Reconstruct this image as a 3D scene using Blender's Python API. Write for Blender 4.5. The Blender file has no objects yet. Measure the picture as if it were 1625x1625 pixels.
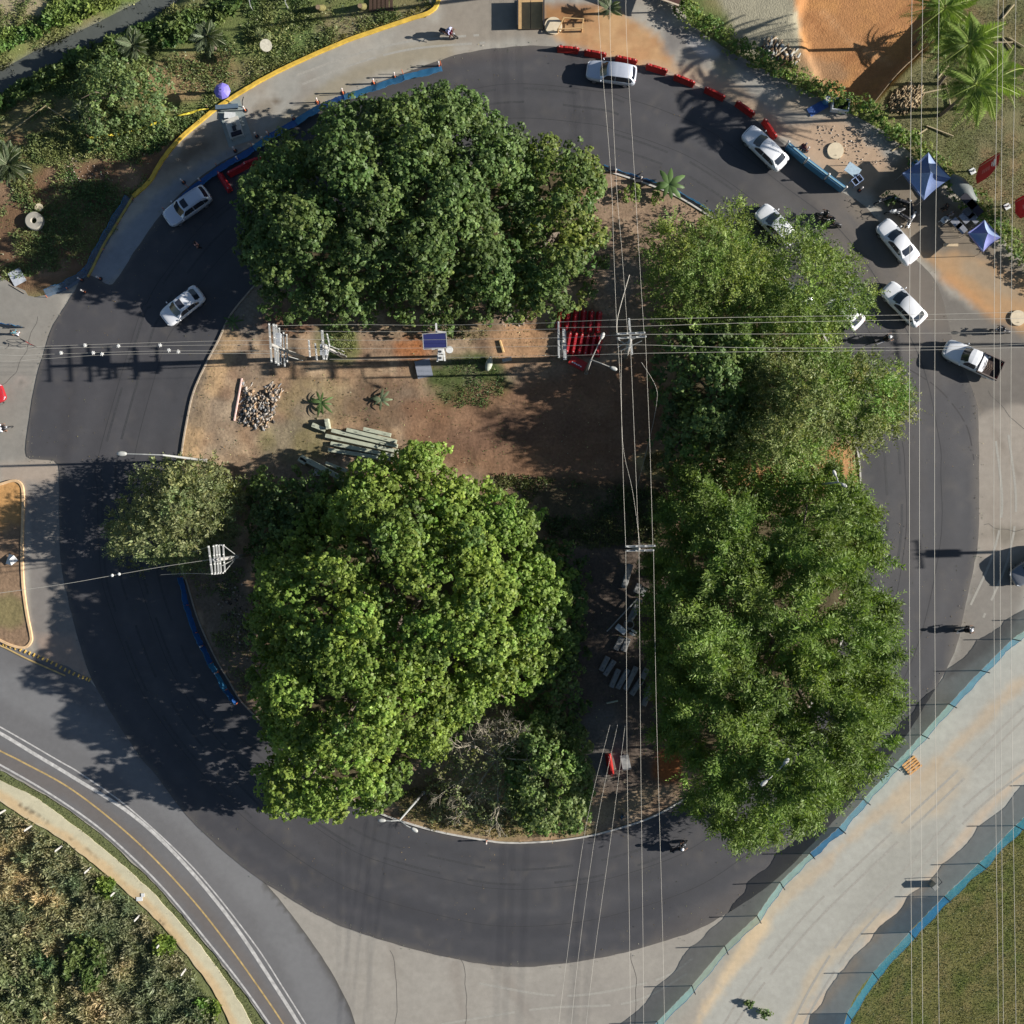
import bpy, math, random
import numpy as np
from mathutils import Vector, Matrix
from mathutils.geometry import delaunay_2d_cdt

random.seed(7)
RNG = np.random.default_rng(11)
C = bpy.context.scene.collection
SC = bpy.context.scene

# ------------------------------------------------------------------ camera, sky, sun, exposure
H = 100.0          # flying height above the road (m)
S = 18.0           # photo pixels per metre on the ground
cam_d = bpy.data.cameras.new('camera'); cam = bpy.data.objects.new('camera', cam_d); C.objects.link(cam)
cam.location = (0, 0, H); cam.rotation_euler = (0, 0, 0)
cam_d.sensor_width = 36; cam_d.lens = 36 * H / (1625 / S)
cam_d.clip_start = 0.5; cam_d.clip_end = 2000
SC.camera = cam
SUN_EL, SUN_AZ = 23.0, 1.5
w = bpy.data.worlds.new('World'); SC.world = w; w.use_nodes = True
nt = w.node_tree; bg = nt.nodes['Background']
sky = nt.nodes.new('ShaderNodeTexSky'); sky.sky_type = 'NISHITA'; sky.sun_disc = False
sky.sun_elevation = math.radians(SUN_EL); sky.sun_rotation = math.radians(90 - SUN_AZ)
sky.air_density = 1.0; sky.dust_density = 0.6; sky.ozone_density = 1.6
nt.links.new(sky.outputs[0], bg.inputs[0]); bg.inputs[1].default_value = 0.05
sd = bpy.data.lights.new('sun', 'SUN'); sd.energy = 5.0; sd.angle = math.radians(0.5); sd.color = (1.0, 0.95, 0.88)
so = bpy.data.objects.new('sun', sd); C.objects.link(so); so.location = (60, 0, 60)
_e, _a = math.radians(SUN_EL), math.radians(SUN_AZ)
so.rotation_euler = Vector((math.cos(_e)*math.cos(_a), math.cos(_e)*math.sin(_a), math.sin(_e))).to_track_quat('Z', 'Y').to_euler()
SC.view_settings.view_transform = 'Standard'; SC.view_settings.look = 'None'
SC.view_settings.gamma = 1.0; SC.view_settings.use_curve_mapping = False
SC.view_settings.exposure = 0.85

# ------------------------------------------------------------------ helpers
def P(px, py, z=0.0):
    """ground plan position of something at height z seen at photo pixel px, py"""
    k = (H - z) / H / S
    return Vector(((px - 812.5) * k, (812.5 - py) * k, z))
def lin(c):
    c = c / 255.0
    return c / 12.92 if c <= 0.04045 else ((c + 0.055) / 1.055) ** 2.4
def alb(r, g, b, k=1.25):
    """albedo of a surface that reads r,g,b (0-255) when lit by this sun"""
    return (lin(r) / k, lin(g) / k, lin(b) / k)

def hash2(ix, iy, seed):
    n = (ix.astype(np.int64) * 374761393 + iy.astype(np.int64) * 668265263 + seed * 982451653) & 0xffffffff
    n = ((n ^ (n >> 13)) * 1274126177) & 0xffffffff
    n = n ^ (n >> 16)
    return (n & 0xffffff) / float(0xffffff)
def vnoise(x, y, seed=0):
    x = np.asarray(x, float); y = np.asarray(y, float)
    ix = np.floor(x); iy = np.floor(y); fx = x - ix; fy = y - iy
    fx = fx * fx * (3 - 2 * fx); fy = fy * fy * (3 - 2 * fy)
    a = hash2(ix, iy, seed); b = hash2(ix + 1, iy, seed); c = hash2(ix, iy + 1, seed); d = hash2(ix + 1, iy + 1, seed)
    return (a * (1 - fx) + b * fx) * (1 - fy) + (c * (1 - fx) + d * fx) * fy
def fbm(x, y, seed=0, oct=4):
    s = 0; a = 0.5; t = 0
    for i in range(oct):
        s = s + a * vnoise(x * 2 ** i, y * 2 ** i, seed + i); t += a; a *= 0.5
    return s / t * 2 - 1          # -1..1

def sdf(px, py, poly):
    """signed distance (inside positive) to a polygon, in pixels"""
    poly = np.asarray(poly, float); n = len(poly)
    best = np.full(px.shape, 1e18); ins = np.zeros(px.shape, bool)
    for i in range(n):
        ax, ay = poly[i]; bx, by = poly[(i + 1) % n]
        ex, ey = bx - ax, by - ay; L2 = ex * ex + ey * ey + 1e-9
        t = np.clip(((px - ax) * ex + (py - ay) * ey) / L2, 0, 1)
        dx = px - ax - t * ex; dy = py - ay - t * ey
        best = np.minimum(best, dx * dx + dy * dy)
        c = (ay > py) != (by > py)
        if abs(ey) > 1e-9:
            ins ^= c & (px < ex * (py - ay) / ey + ax)
    d = np.sqrt(best)
    return np.where(ins, d, -d)
def line_d(px, py, pts):
    best = np.full(px.shape, 1e18)
    for (ax, ay), (bx, by) in zip(pts[:-1], pts[1:]):
        ex, ey = bx - ax, by - ay; L2 = ex * ex + ey * ey + 1e-9
        t = np.clip(((px - ax) * ex + (py - ay) * ey) / L2, 0, 1)
        best = np.minimum(best, (px - ax - t * ex) ** 2 + (py - ay - t * ey) ** 2)
    return np.sqrt(best)
def smooth(pts, n=8, closed=False):
    pts = [tuple(map(float, p)) for p in pts]; out = []; m = len(pts)
    rng = range(m) if closed else range(m - 1)
    for i in rng:
        p0 = pts[(i - 1) % m] if (closed or i > 0) else pts[i]
        p1 = pts[i]; p2 = pts[(i + 1) % m]
        p3 = pts[(i + 2) % m] if (closed or i + 2 < m) else p2
        for k in range(n):
            t = k / n
            out.append(tuple(0.5 * ((2 * b) + (-a + c) * t + (2 * a - 5 * b + 4 * c - d) * t * t + (-a + 3 * b - 3 * c + d) * t ** 3)
                             for a, b, c, d in zip(p0, p1, p2, p3)))
    if not closed: out.append(pts[-1])
    return out
def offset_line(pts, d):
    out = []
    for i, p in enumerate(pts):
        a = pts[max(i - 1, 0)]; b = pts[min(i + 1, len(pts) - 1)]
        tx, ty = b[0] - a[0], b[1] - a[1]; L = math.hypot(tx, ty) + 1e-9
        out.append((p[0] - ty / L * d, p[1] + tx / L * d))
    return out

# ------------------------------------------------------------------ materials
MATS = {}
def new_mat(name):
    m = bpy.data.materials.new(name); m.use_nodes = True
    return m, m.node_tree.nodes, m.node_tree.links, m.node_tree.nodes['Principled BSDF']
def mat(name, col, rough=0.7, metal=0.0, vary=0.15, scale=6.0, bump=0.0, spec=0.4, coat=0.0):
    if name in MATS: return MATS[name]
    m, N, L, b = new_mat(name)
    b.inputs['Roughness'].default_value = rough; b.inputs['Metallic'].default_value = metal
    b.inputs['Specular IOR Level'].default_value = spec; b.inputs['Coat Weight'].default_value = coat
    tc = N.new('ShaderNodeTexCoord'); nz = N.new('ShaderNodeTexNoise'); nz.inputs['Scale'].default_value = scale
    nz.inputs['Detail'].default_value = 5
    L.new(tc.outputs['Object'], nz.inputs['Vector'])
    mr = N.new('ShaderNodeMapRange'); mr.inputs[1].default_value = 0.25; mr.inputs[2].default_value = 0.75
    mr.inputs[3].default_value = 1 - vary; mr.inputs[4].default_value = 1 + vary
    L.new(nz.outputs['Fac'], mr.inputs[0])
    vm = N.new('ShaderNodeVectorMath'); vm.operation = 'SCALE'; vm.inputs[0].default_value = col[:3]
    L.new(mr.outputs[0], vm.inputs['Scale']); L.new(vm.outputs[0], b.inputs['Base Color'])
    if bump:
        bp = N.new('ShaderNodeBump'); bp.inputs['Distance'].default_value = bump; bp.inputs['Strength'].default_value = 1
        L.new(nz.outputs['Fac'], bp.inputs['Height']); L.new(bp.outputs[0], b.inputs['Normal'])
    MATS[name] = m; return m
def paint_mat(name, rough=0.9, scales=(0.35, 3.0, 22.0), vary=(0.10, 0.12, 0.16), bump=0.02, bscale=9.0, spec=0.2):
    m, N, L, b = new_mat(name)
    b.inputs['Roughness'].default_value = rough; b.inputs['Specular IOR Level'].default_value = spec
    tc = N.new('ShaderNodeTexCoord'); at = N.new('ShaderNodeAttribute'); at.attribute_name = 'paint'
    cur = at.outputs['Color']
    for s, v in zip(scales, vary):
        nz = N.new('ShaderNodeTexNoise'); nz.inputs['Scale'].default_value = s; nz.inputs['Detail'].default_value = 6
        nz.inputs['Roughness'].default_value = 0.6
        L.new(tc.outputs['Object'], nz.inputs['Vector'])
        mr = N.new('ShaderNodeMapRange'); mr.inputs[1].default_value = 0.3; mr.inputs[2].default_value = 0.7
        mr.inputs[3].default_value = 1 - v; mr.inputs[4].default_value = 1 + v
        L.new(nz.outputs['Fac'], mr.inputs[0])
        vm = N.new('ShaderNodeVectorMath'); vm.operation = 'SCALE'; L.new(cur, vm.inputs[0]); L.new(mr.outputs[0], vm.inputs['Scale'])
        cur = vm.outputs[0]
    L.new(cur, b.inputs['Base Color'])
    nz = N.new('ShaderNodeTexNoise'); nz.inputs['Scale'].default_value = bscale; nz.inputs['Detail'].default_value = 8
    L.new(tc.outputs['Object'], nz.inputs['Vector'])
    bp = N.new('ShaderNodeBump'); bp.inputs['Distance'].default_value = bump; bp.inputs['Strength'].default_value = 1
    L.new(nz.outputs['Fac'], bp.inputs['Height']); L.new(bp.outputs[0], b.inputs['Normal'])
    return m
def leaf_mat(name, col, trans=0.3, rough=0.5):
    m, N, L, b = new_mat(name)
    b.inputs['Roughness'].default_value = rough; b.inputs['Specular IOR Level'].default_value = 0.25
    at = N.new('ShaderNodeAttribute'); at.attribute_name = 'tint'
    vm = N.new('ShaderNodeVectorMath'); vm.operation = 'MULTIPLY'; vm.inputs[1].default_value = col
    L.new(at.outputs['Color'], vm.inputs[0]); L.new(vm.outputs[0], b.inputs['Base Color'])
    tr = N.new('ShaderNodeBsdfTranslucent')
    v2 = N.new('ShaderNodeVectorMath'); v2.operation = 'MULTIPLY'; v2.inputs[1].default_value = (1.25, 1.35, 0.6)
    L.new(vm.outputs[0], v2.inputs[0]); L.new(v2.outputs[0], tr.inputs['Color'])
    mx = N.new('ShaderNodeMixShader'); mx.inputs[0].default_value = trans
    L.new(b.outputs[0], mx.inputs[1]); L.new(tr.outputs[0], mx.inputs[2])
    L.new(mx.outputs[0], N['Material Output'].inputs['Surface'])
    return m

# ------------------------------------------------------------------ mesh building
class MB:
    def __init__(s): s.v = []; s.f = []
    def add(s, vs, fs):
        o = len(s.v); s.v += [tuple(p) for p in vs]; s.f += [tuple(i + o for i in f) for f in fs]; return s
    def box(s, c, size, rz=0.0, M=None):
        x, y, z = (d / 2 for d in size)
        vs = [Vector((sx * x, sy * y, sz * z)) for sz in (-1, 1) for sy in (-1, 1) for sx in (-1, 1)]
        R = Matrix.Rotation(rz, 3, 'Z') if M is None else M
        vs = [R @ q + Vector(c) for q in vs]
        return s.add(vs, [(0, 2, 3, 1), (4, 5, 7, 6), (0, 1, 5, 4), (2, 6, 7, 3), (0, 4, 6, 2), (1, 3, 7, 5)])
    def bar(s, a, b, wd, ht):
        """box bar from a to b, wd across, ht in the upright sense"""
        a = Vector(a); b = Vector(b); d = b - a; L = d.length
        if L < 1e-6: return s
        q = d.to_track_quat('X', 'Z').to_matrix()
        return s.box((a + b) / 2, (L, wd, ht), M=q)
    def cyl(s, a, b, r0, r1=None, n=8, cap=True):
        r1 = r0 if r1 is None else r1
        a = Vector(a); b = Vector(b); d = b - a
        if d.length < 1e-6: return s
        q = d.to_track_quat('Z', 'Y').to_matrix(); vs = []
        for r, c in ((r0, a), (r1, b)):
            for i in range(n):
                t = 2 * math.pi * i / n
                vs.append(q @ Vector((r * math.cos(t), r * math.sin(t), 0)) + c)
        fs = [(i, (i + 1) % n, n + (i + 1) % n, n + i) for i in range(n)]
        if cap: fs += [tuple(range(n))[::-1], tuple(range(n, 2 * n))]
        return s.add(vs, fs)
    def tube(s, pts, r, n=5):
        pts = [Vector(p) for p in pts]; vs = []
        for i, p in enumerate(pts):
            d = (pts[min(i + 1, len(pts) - 1)] - pts[max(i - 1, 0)]).normalized()
            q = d.to_track_quat('Z', 'Y').to_matrix()
            rr = r(i / (len(pts) - 1)) if callable(r) else r
            for k in range(n):
                t = 2 * math.pi * k / n
                vs.append(q @ Vector((rr * math.cos(t), rr * math.sin(t), 0)) + p)
        fs = [(i * n + k, i * n + (k + 1) % n, (i + 1) * n + (k + 1) % n, (i + 1) * n + k) for i in range(len(pts) - 1) for k in range(n)]
        return s.add(vs, fs)
    def ball(s, c, r, nu=10, nv=6, sc=(1, 1, 1)):
        vs = [(c[0], c[1], c[2] + r * sc[2])]
        for j in range(1, nv):
            t = math.pi * j / nv
            for i in range(nu):
                a = 2 * math.pi * i / nu
                vs.append((c[0] + r * sc[0] * math.sin(t) * math.cos(a), c[1] + r * sc[1] * math.sin(t) * math.sin(a), c[2] + r * sc[2] * math.cos(t)))
        vs.append((c[0], c[1], c[2] - r * sc[2])); e = len(vs) - 1
        fs = [(0, 1 + i, 1 + (i + 1) % nu) for i in range(nu)]
        for j in range(nv - 2):
            for i in range(nu):
                a = 1 + j * nu + i; b = 1 + j * nu + (i + 1) % nu
                fs.append((a, a + nu, b + nu, b))
        fs += [(1 + (nv - 2) * nu + i, e, 1 + (nv - 2) * nu + (i + 1) % nu) for i in range(nu)]
        return s.add(vs, fs)
    def loft(s, rings, cap=True):
        n = len(rings[0]); vs = [p for r in rings for p in r]
        fs = [(i * n + k, (i + 1) * n + k, (i + 1) * n + (k + 1) % n, i * n + (k + 1) % n) for i in range(len(rings) - 1) for k in range(n)]
        if cap: fs += [tuple(range(n)), tuple(range((len(rings) - 1) * n, len(rings) * n))[::-1]]
        return s.add(vs, fs)
    def torus(s, c, R, r, axis='Y', nu=16, nv=6):
        vs = []
        for i in range(nu):
            a = 2 * math.pi * i / nu
            for j in range(nv):
                b = 2 * math.pi * j / nv; rr = R + r * math.cos(b); h = r * math.sin(b)
                p = {'Y': (rr * math.cos(a), h, rr * math.sin(a)), 'Z': (rr * math.cos(a), rr * math.sin(a), h)}[axis]
                vs.append((c[0] + p[0], c[1] + p[1], c[2] + p[2]))
        fs = [(i * nv + j, i * nv + (j + 1) % nv, ((i + 1) % nu) * nv + (j + 1) % nv, ((i + 1) % nu) * nv + j) for i in range(nu) for j in range(nv)]
        return s.add(vs, fs)
    def mesh(s, name, m=None, sm=False):
        me = bpy.data.meshes.new(name); me.from_pydata(s.v, [], s.f)
        if m: me.materials.append(m)
        if sm: me.polygons.foreach_set('use_smooth', [True] * len(me.polygons))
        me.update(); return me
    def build(s, name, m, parent=None, sm=False):
        return link(name, s.mesh(name, m, sm), parent)
def link(name, me, parent=None):
    o = bpy.data.objects.new(name, me); C.objects.link(o)
    if parent: o.parent = parent
    return o
def tag(o, label=None, cat=None, group=None, kind=None):
    if label: o['label'] = label
    if cat: o['category'] = cat
    if group: o['group'] = group
    if kind: o['kind'] = kind
    return o
def thing(name, label, cat, loc=(0, 0, 0), rz=0.0, group=None):
    o = bpy.data.objects.new(name, None); C.objects.link(o); o.empty_display_size = 0.3
    o.location = loc; o.rotation_euler = (0, 0, rz)
    return tag(o, label, cat, group)
KIDS = {}
def copy_thing(o, loc, rz=0.0, label=None, group=None, scale=None):
    if o.name not in KIDS: KIDS[o.name] = [(c, list(c.children)) for c in o.children]
    r = o.copy(); C.objects.link(r); r.location = loc; r.rotation_euler = (0, 0, rz)
    if scale: r.scale = scale
    if label: r['label'] = label
    if group: r['group'] = group
    for ch, gr in KIDS[o.name]:
        c = ch.copy(); C.objects.link(c); c.parent = r
        for g in gr:
            d = g.copy(); C.objects.link(d); d.parent = c
    return r
def np_mesh(name, V, F, mats, attr=None, attr_name='tint', smooth_sh=False):
    """V (n,3), F (m,k) index array"""
    me = bpy.data.meshes.new(name); n = len(V); m, k = F.shape
    me.vertices.add(n); me.vertices.foreach_set('co', np.ascontiguousarray(V, np.float32).ravel())
    me.loops.add(m * k); me.loops.foreach_set('vertex_index', np.ascontiguousarray(F, np.int32).ravel())
    me.polygons.add(m); me.polygons.foreach_set('loop_start', np.arange(0, m * k, k, dtype=np.int32))
    me.polygons.foreach_set('loop_total', np.full(m, k, np.int32))
    if smooth_sh: me.polygons.foreach_set('use_smooth', np.ones(m, bool))
    me.update(calc_edges=True)
    if attr is not None:
        a = me.color_attributes.new(attr_name, 'FLOAT_COLOR', 'POINT')
        col = np.ones((n, 4), np.float32); col[:, :3] = attr; a.data.foreach_set('color', col.ravel())
    for q in mats: me.materials.append(q)
    return me

# ------------------------------------------------------------------ painted ground sheets
def apply_paint(x, y, base, layers):
    px = x * S + 812.5; py = 812.5 - y * S
    col = np.tile(np.array(base), (len(x), 1)).astype(float)
    for i, ly in enumerate(layers):
        kind, geo, c, soft, nz, strength = ly[:6]
        n = fbm(px / 28.0 + 7 * i, py / 28.0, seed=100 + i, oct=5) * nz
        if kind == 'poly': d = sdf(px, py, geo)
        elif kind == 'ell':
            cx, cy, rx, ry = geo[:4]; an = math.radians(geo[4]) if len(geo) > 4 else 0
            ux = (px - cx) * math.cos(an) + (py - cy) * math.sin(an); uy = -(px - cx) * math.sin(an) + (py - cy) * math.cos(an)
            d = (1 - np.sqrt((ux / rx) ** 2 + (uy / ry) ** 2)) * min(rx, ry)
        elif kind == 'line': d = geo[1] - line_d(px, py, geo[0])
        elif kind == 'noise':      # geo = (scale px, threshold, seed[, poly])
            q = fbm(px / geo[0], py / geo[0], seed=geo[2], oct=5); d = (q - geo[1]) * geo[0]; n = 0
            if len(geo) > 3: d = np.minimum(d, sdf(px, py, geo[3]))
        a = np.clip((d + n) / (2 * soft) + 0.5, 0, 1); a = a * a * (3 - 2 * a) * strength
        col = col * (1 - a[:, None]) + np.array(c) * a[:, None]
    return np.clip(col, 0.003, 0.9)
def sheet(name, poly, z, m, base, layers, spacing=0.5, ragged=0.0, skirt=0.1, relief=None, seed=1):
    pts = [P(a, b) for a, b in poly]; B = []
    for i, a in enumerate(pts):
        b = pts[(i + 1) % len(pts)]; L = (b - a).length; k = max(1, int(L / 0.35)) if ragged else max(1, int(L / spacing))
        for j in range(k): B.append(a.lerp(b, j / k))
    B = np.array([(p.x, p.y) for p in B])
    if ragged:
        B[:, 0] += fbm(B[:, 0] * 1.1, B[:, 1] * 1.1, seed, 4) * ragged; B[:, 1] += fbm(B[:, 0] * 1.1 + 50, B[:, 1] * 1.1, seed + 9, 4) * ragged
    x0, y0 = B.min(0); x1, y1 = B.max(0)
    gx, gy = np.meshgrid(np.arange(x0, x1, spacing), np.arange(y0, y1, spacing)); gx = gx.ravel(); gy = gy.ravel()
    gx = gx + (np.random.default_rng(seed).random(len(gx)) - 0.5) * spacing * 0.5
    ok = sdf(gx, gy, B) > spacing * 0.35; gx = gx[ok]; gy = gy[ok]
    nb = len(B); co = [Vector(p) for p in B] + [Vector((a, b)) for a, b in zip(gx, gy)]
    r = delaunay_2d_cdt(co, [(i, (i + 1) % nb) for i in range(nb)], [list(range(nb))], 1, 1e-5)
    V2 = np.array([(p.x, p.y) for p in r[0]]); F = np.array([f[:3] for f in r[2]])
    a = V2[F[:, 1]] - V2[F[:, 0]]; b = V2[F[:, 2]] - V2[F[:, 0]]; fl = a[:, 0] * b[:, 1] - a[:, 1] * b[:, 0] < 0
    F[fl] = F[fl][:, ::-1]
    Z = np.full(len(V2), z)
    if relief is not None: Z = Z + relief(V2[:, 0], V2[:, 1])
    V = np.column_stack([V2, Z]); col = apply_paint(V2[:, 0], V2[:, 1], base, layers)
    # skirt
    bz = np.full(nb, z)
    n0 = len(V); V = np.vstack([V, np.column_stack([B, bz]), np.column_stack([B, bz - skirt])])
    cb = apply_paint(B[:, 0], B[:, 1], base, layers); col = np.vstack([col, cb, cb])
    i = np.arange(nb); j = (i + 1) % nb
    F = np.vstack([F, np.column_stack([n0 + i, n0 + nb + i, n0 + j]), np.column_stack([n0 + j, n0 + nb + i, n0 + nb + j])])
    me = np_mesh(name, V, F, [m], col, 'paint')
    return tag(link(name, me), kind='structure')
def ribbon(name, pts, width, z0, z1, m, n=6, parent=None, wob=0.0, gaps=None):
    """raised strip of rectangular section following a pixel line on the ground"""
    pts = smooth(pts, n); mb = MB()
    W = [P(a, b) for a, b in pts]; rings = []
    for i, p in enumerate(W):
        a = W[max(i - 1, 0)]; b = W[min(i + 1, len(W) - 1)]; t = (b - a).normalized(); nn = Vector((-t.y, t.x, 0)) * width / 2
        j = random.uniform(-wob, wob)
        o = nn.normalized() * j
        c = 0.2 * (z1 - z0)
        rings.append([p + nn + o + Vector((0, 0, z0)), p - nn + o + Vector((0, 0, z0)), p - nn + o + Vector((0, 0, z1 - c)), p - nn * 0.82 + o + Vector((0, 0, z1)),
                      p + nn * 0.82 + o + Vector((0, 0, z1)), p + nn + o + Vector((0, 0, z1 - c))])
    if gaps is None: mb.loft(rings)
    else:
        i = 0
        while i < len(rings) - 1:
            k = gaps(i)
            if k > 0: mb.loft(rings[i:i + k + 1]); i += k
            else: i += -k
    return mb.build(name, m, parent)
def stripe(name, pts, width, z, m, n=8, wear=0.0, dash=None):
    pts = smooth(pts, n); W = [P(a, b) for a, b in pts]; mb = MB(); acc = 0
    for i in range(len(W) - 1):
        t = (W[i + 1] - W[i]); acc += t.length
        if dash and (acc % sum(dash)) > dash[0]: continue
        ta = (W[i + 1] - W[max(i - 1, 0)]).normalized(); tb = (W[min(i + 2, len(W) - 1)] - W[i]).normalized()
        na = Vector((-ta.y, ta.x, 0)) * width / 2; nb_ = Vector((-tb.y, tb.x, 0)) * width / 2; u = Vector((0, 0, z))
        mb.add([W[i] - na + u, W[i + 1] - nb_ + u, W[i + 1] + nb_ + u, W[i] + na + u], [(0, 1, 2, 3)])
    return tag(mb.build(name, m), kind='structure')

# ---- key lines of the place (photo pixels on the ground)
RING_OUT = [(690, 99), (740, 84), (800, 76), (860, 73), (915, 80), (960, 90), (1010, 103), (1060, 119), (1110, 139), (1160, 166), (1200, 192), (1237, 224),
            (1290, 268), (1338, 306), (1375, 330), (1420, 385), (1462, 420), (1488, 455), (1503, 505), (1517, 560), (1538, 607), (1551, 650), (1553, 720), (1553, 820),
            (1550, 873), (1532, 957), (1514, 1035), (1470, 1115), (1420, 1190), (1330, 1295), (1235, 1392), (1166, 1441), (1106, 1475), (1050, 1494),
            (983, 1513), (905, 1527), (825, 1534), (770, 1530), (714, 1519), (635, 1500), (547, 1471), (486, 1441), (440, 1412), (400, 1386), (355, 1350),
            (314, 1312), (283, 1278), (249, 1231), (222, 1200), (177, 1130), (146, 1078), (121, 1002), (103, 926), (96, 876), (94, 800), (93, 738), (70, 730), (43, 724),
            (45, 683), (52, 635), (61, 589), (71, 561), (79, 531), (91, 506), (119, 463), (128, 446), (141, 438), (153, 441), (174, 453), (185, 444),
            (200, 422), (227, 380), (262, 333), (300, 296), (345, 262), (400, 232), (450, 206), (520, 168), (600, 132)]
ISLAND = [(956, 270), (997, 283), (1032, 295), (1075, 313), (1128, 346), (1200, 398), (1260, 460), (1310, 540), (1342, 620), (1354, 692), (1362, 730), (1365, 780),
          (1366, 850), (1355, 940), (1330, 1030), (1290, 1110), (1230, 1182), (1160, 1232), (1094, 1263), (1048, 1289), (1009, 1305), (946, 1323), (892, 1332),
          (839, 1336), (800, 1336), (774, 1333), (701, 1320), (643, 1304), (601, 1289), (545, 1258), (480, 1205), (430, 1158), (386, 1115), (363, 1078), (341, 1040),
          (315, 982), (298, 926), (290, 901), (285, 850), (284, 790), (289, 720), (298, 665), (308, 622), (328, 577), (348, 539), (366, 501), (399, 460),
          (450, 412), (520, 355), (600, 308), (700, 274), (800, 258), (880, 257)]
YKERB = [(700, -30), (690, 14), (645, 33), (560, 62), (500, 87), (430, 120), (385, 146), (345, 172), (325, 188), (285, 222), (258, 255), (238, 288), (212, 312)]
YKERB2 = [(212, 312), (188, 352), (165, 390), (148, 425), (140, 440)]
FENCE1 = [(1700, 945), (1652, 982), (1606, 1014), (1556, 1064), (1506, 1117), (1462, 1166), (1417, 1216), (1370, 1268), (1331, 1313), (1285, 1354), (1238, 1400), (1201, 1453), (1150, 1501), (1098, 1564), (1043, 1621), (1000, 1680)]
FENCE2 = [(1680, 1245), (1611, 1310), (1553, 1370), (1498, 1422), (1443, 1479), (1385, 1543), (1344, 1608), (1325, 1690)]
HEDGE = [(1075, -10), (1092, 22), (1130, 52), (1200, 95), (1260, 128), (1310, 150), (1370, 178), (1430, 220), (1470, 255), (1520, 300), (1560, 340), (1600, 385), (1660, 450)]
OUTLINE = [(650, -90), (690, 14), (645, 33), (560, 62), (500, 87), (430, 120), (385, 146), (345, 172), (325, 188), (285, 222), (258, 255), (238, 288), (212, 312), (188, 352),
           (165, 390), (148, 425), (110, 452), (70, 468), (45, 470), (20, 452), (-120, 440), (-120, 1165), (0, 1222), (73, 1262), (147, 1313), (204, 1362), (262, 1420), (327, 1498), (387, 1574), (440, 1650),
           (500, 1760), (1310, 1760), (1325, 1690), (1344, 1608), (1385, 1543), (1443, 1479), (1498, 1422), (1553, 1370), (1611, 1310), (1680, 1245), (1800, 1130), (1800, 600), (1700, 480),
           (1625, 415), (1560, 346), (1500, 290), (1450, 250), (1400, 208), (1300, 155), (1200, 104), (1110, 50), (1085, 20), (1040, -90)]
ring_s = smooth(RING_OUT, 3, True); isl_s = smooth(ISLAND, 4, True)

# ------------------------------------------------------------------ ground
BRL = [(0, 0), (80, -20)]
RIVER = [(-150, 205), (-60, 160), (0, 122), (60, 88), (120, 62), (170, 38), (225, 10), (300, -40)]
def ground_h(x, y):
    px = x * S + 812.5; py = 812.5 - y * S
    h = -0.02 - 0.0 * px
    d = line_d(px, py, RIVER)
    h = h - 1.1 * np.clip(1 - (d - 12) / 26, 0, 1) ** 1.5
    sc = sdf(px, py, [(-300, 1240), (20, 1290), (105, 1345), (236, 1455), (340, 1580), (400, 1700), (400, 1900), (-300, 1900)])
    m = np.clip(sc / 30, 0, 1); h = h + m * (0.25 + 0.35 * fbm(px / 45, py / 45, 5))
    d2 = sdf(px, py, [(1262, 30), (1290, -60), (1560, -60), (1500, 40), (1440, 105), (1388, 160), (1345, 158), (1300, 130)])
    h = h - 0.8 * np.clip(d2 / 8 + 0.2, 0, 1)
    return h + 0.035 * fbm(px / 20, py / 20, 3)
edge = np.concatenate([-400 + np.cumsum(np.concatenate([[0], np.geomspace(60, 1, 20)]))])
edge = edge[edge < -53]
fine = np.arange(-53, 53.01, 0.42)
ax = np.concatenate([edge, fine, -edge[::-1]])
gx, gy = np.meshgrid(ax, ax); n = len(ax); gx = gx.ravel(); gy = gy.ravel()
GR = alb(98, 118, 62); DRY = alb(128, 121, 84); SOIL = alb(128, 98, 74); TAN = alb(168, 146, 112); ORG = alb(180, 130, 86)
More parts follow.
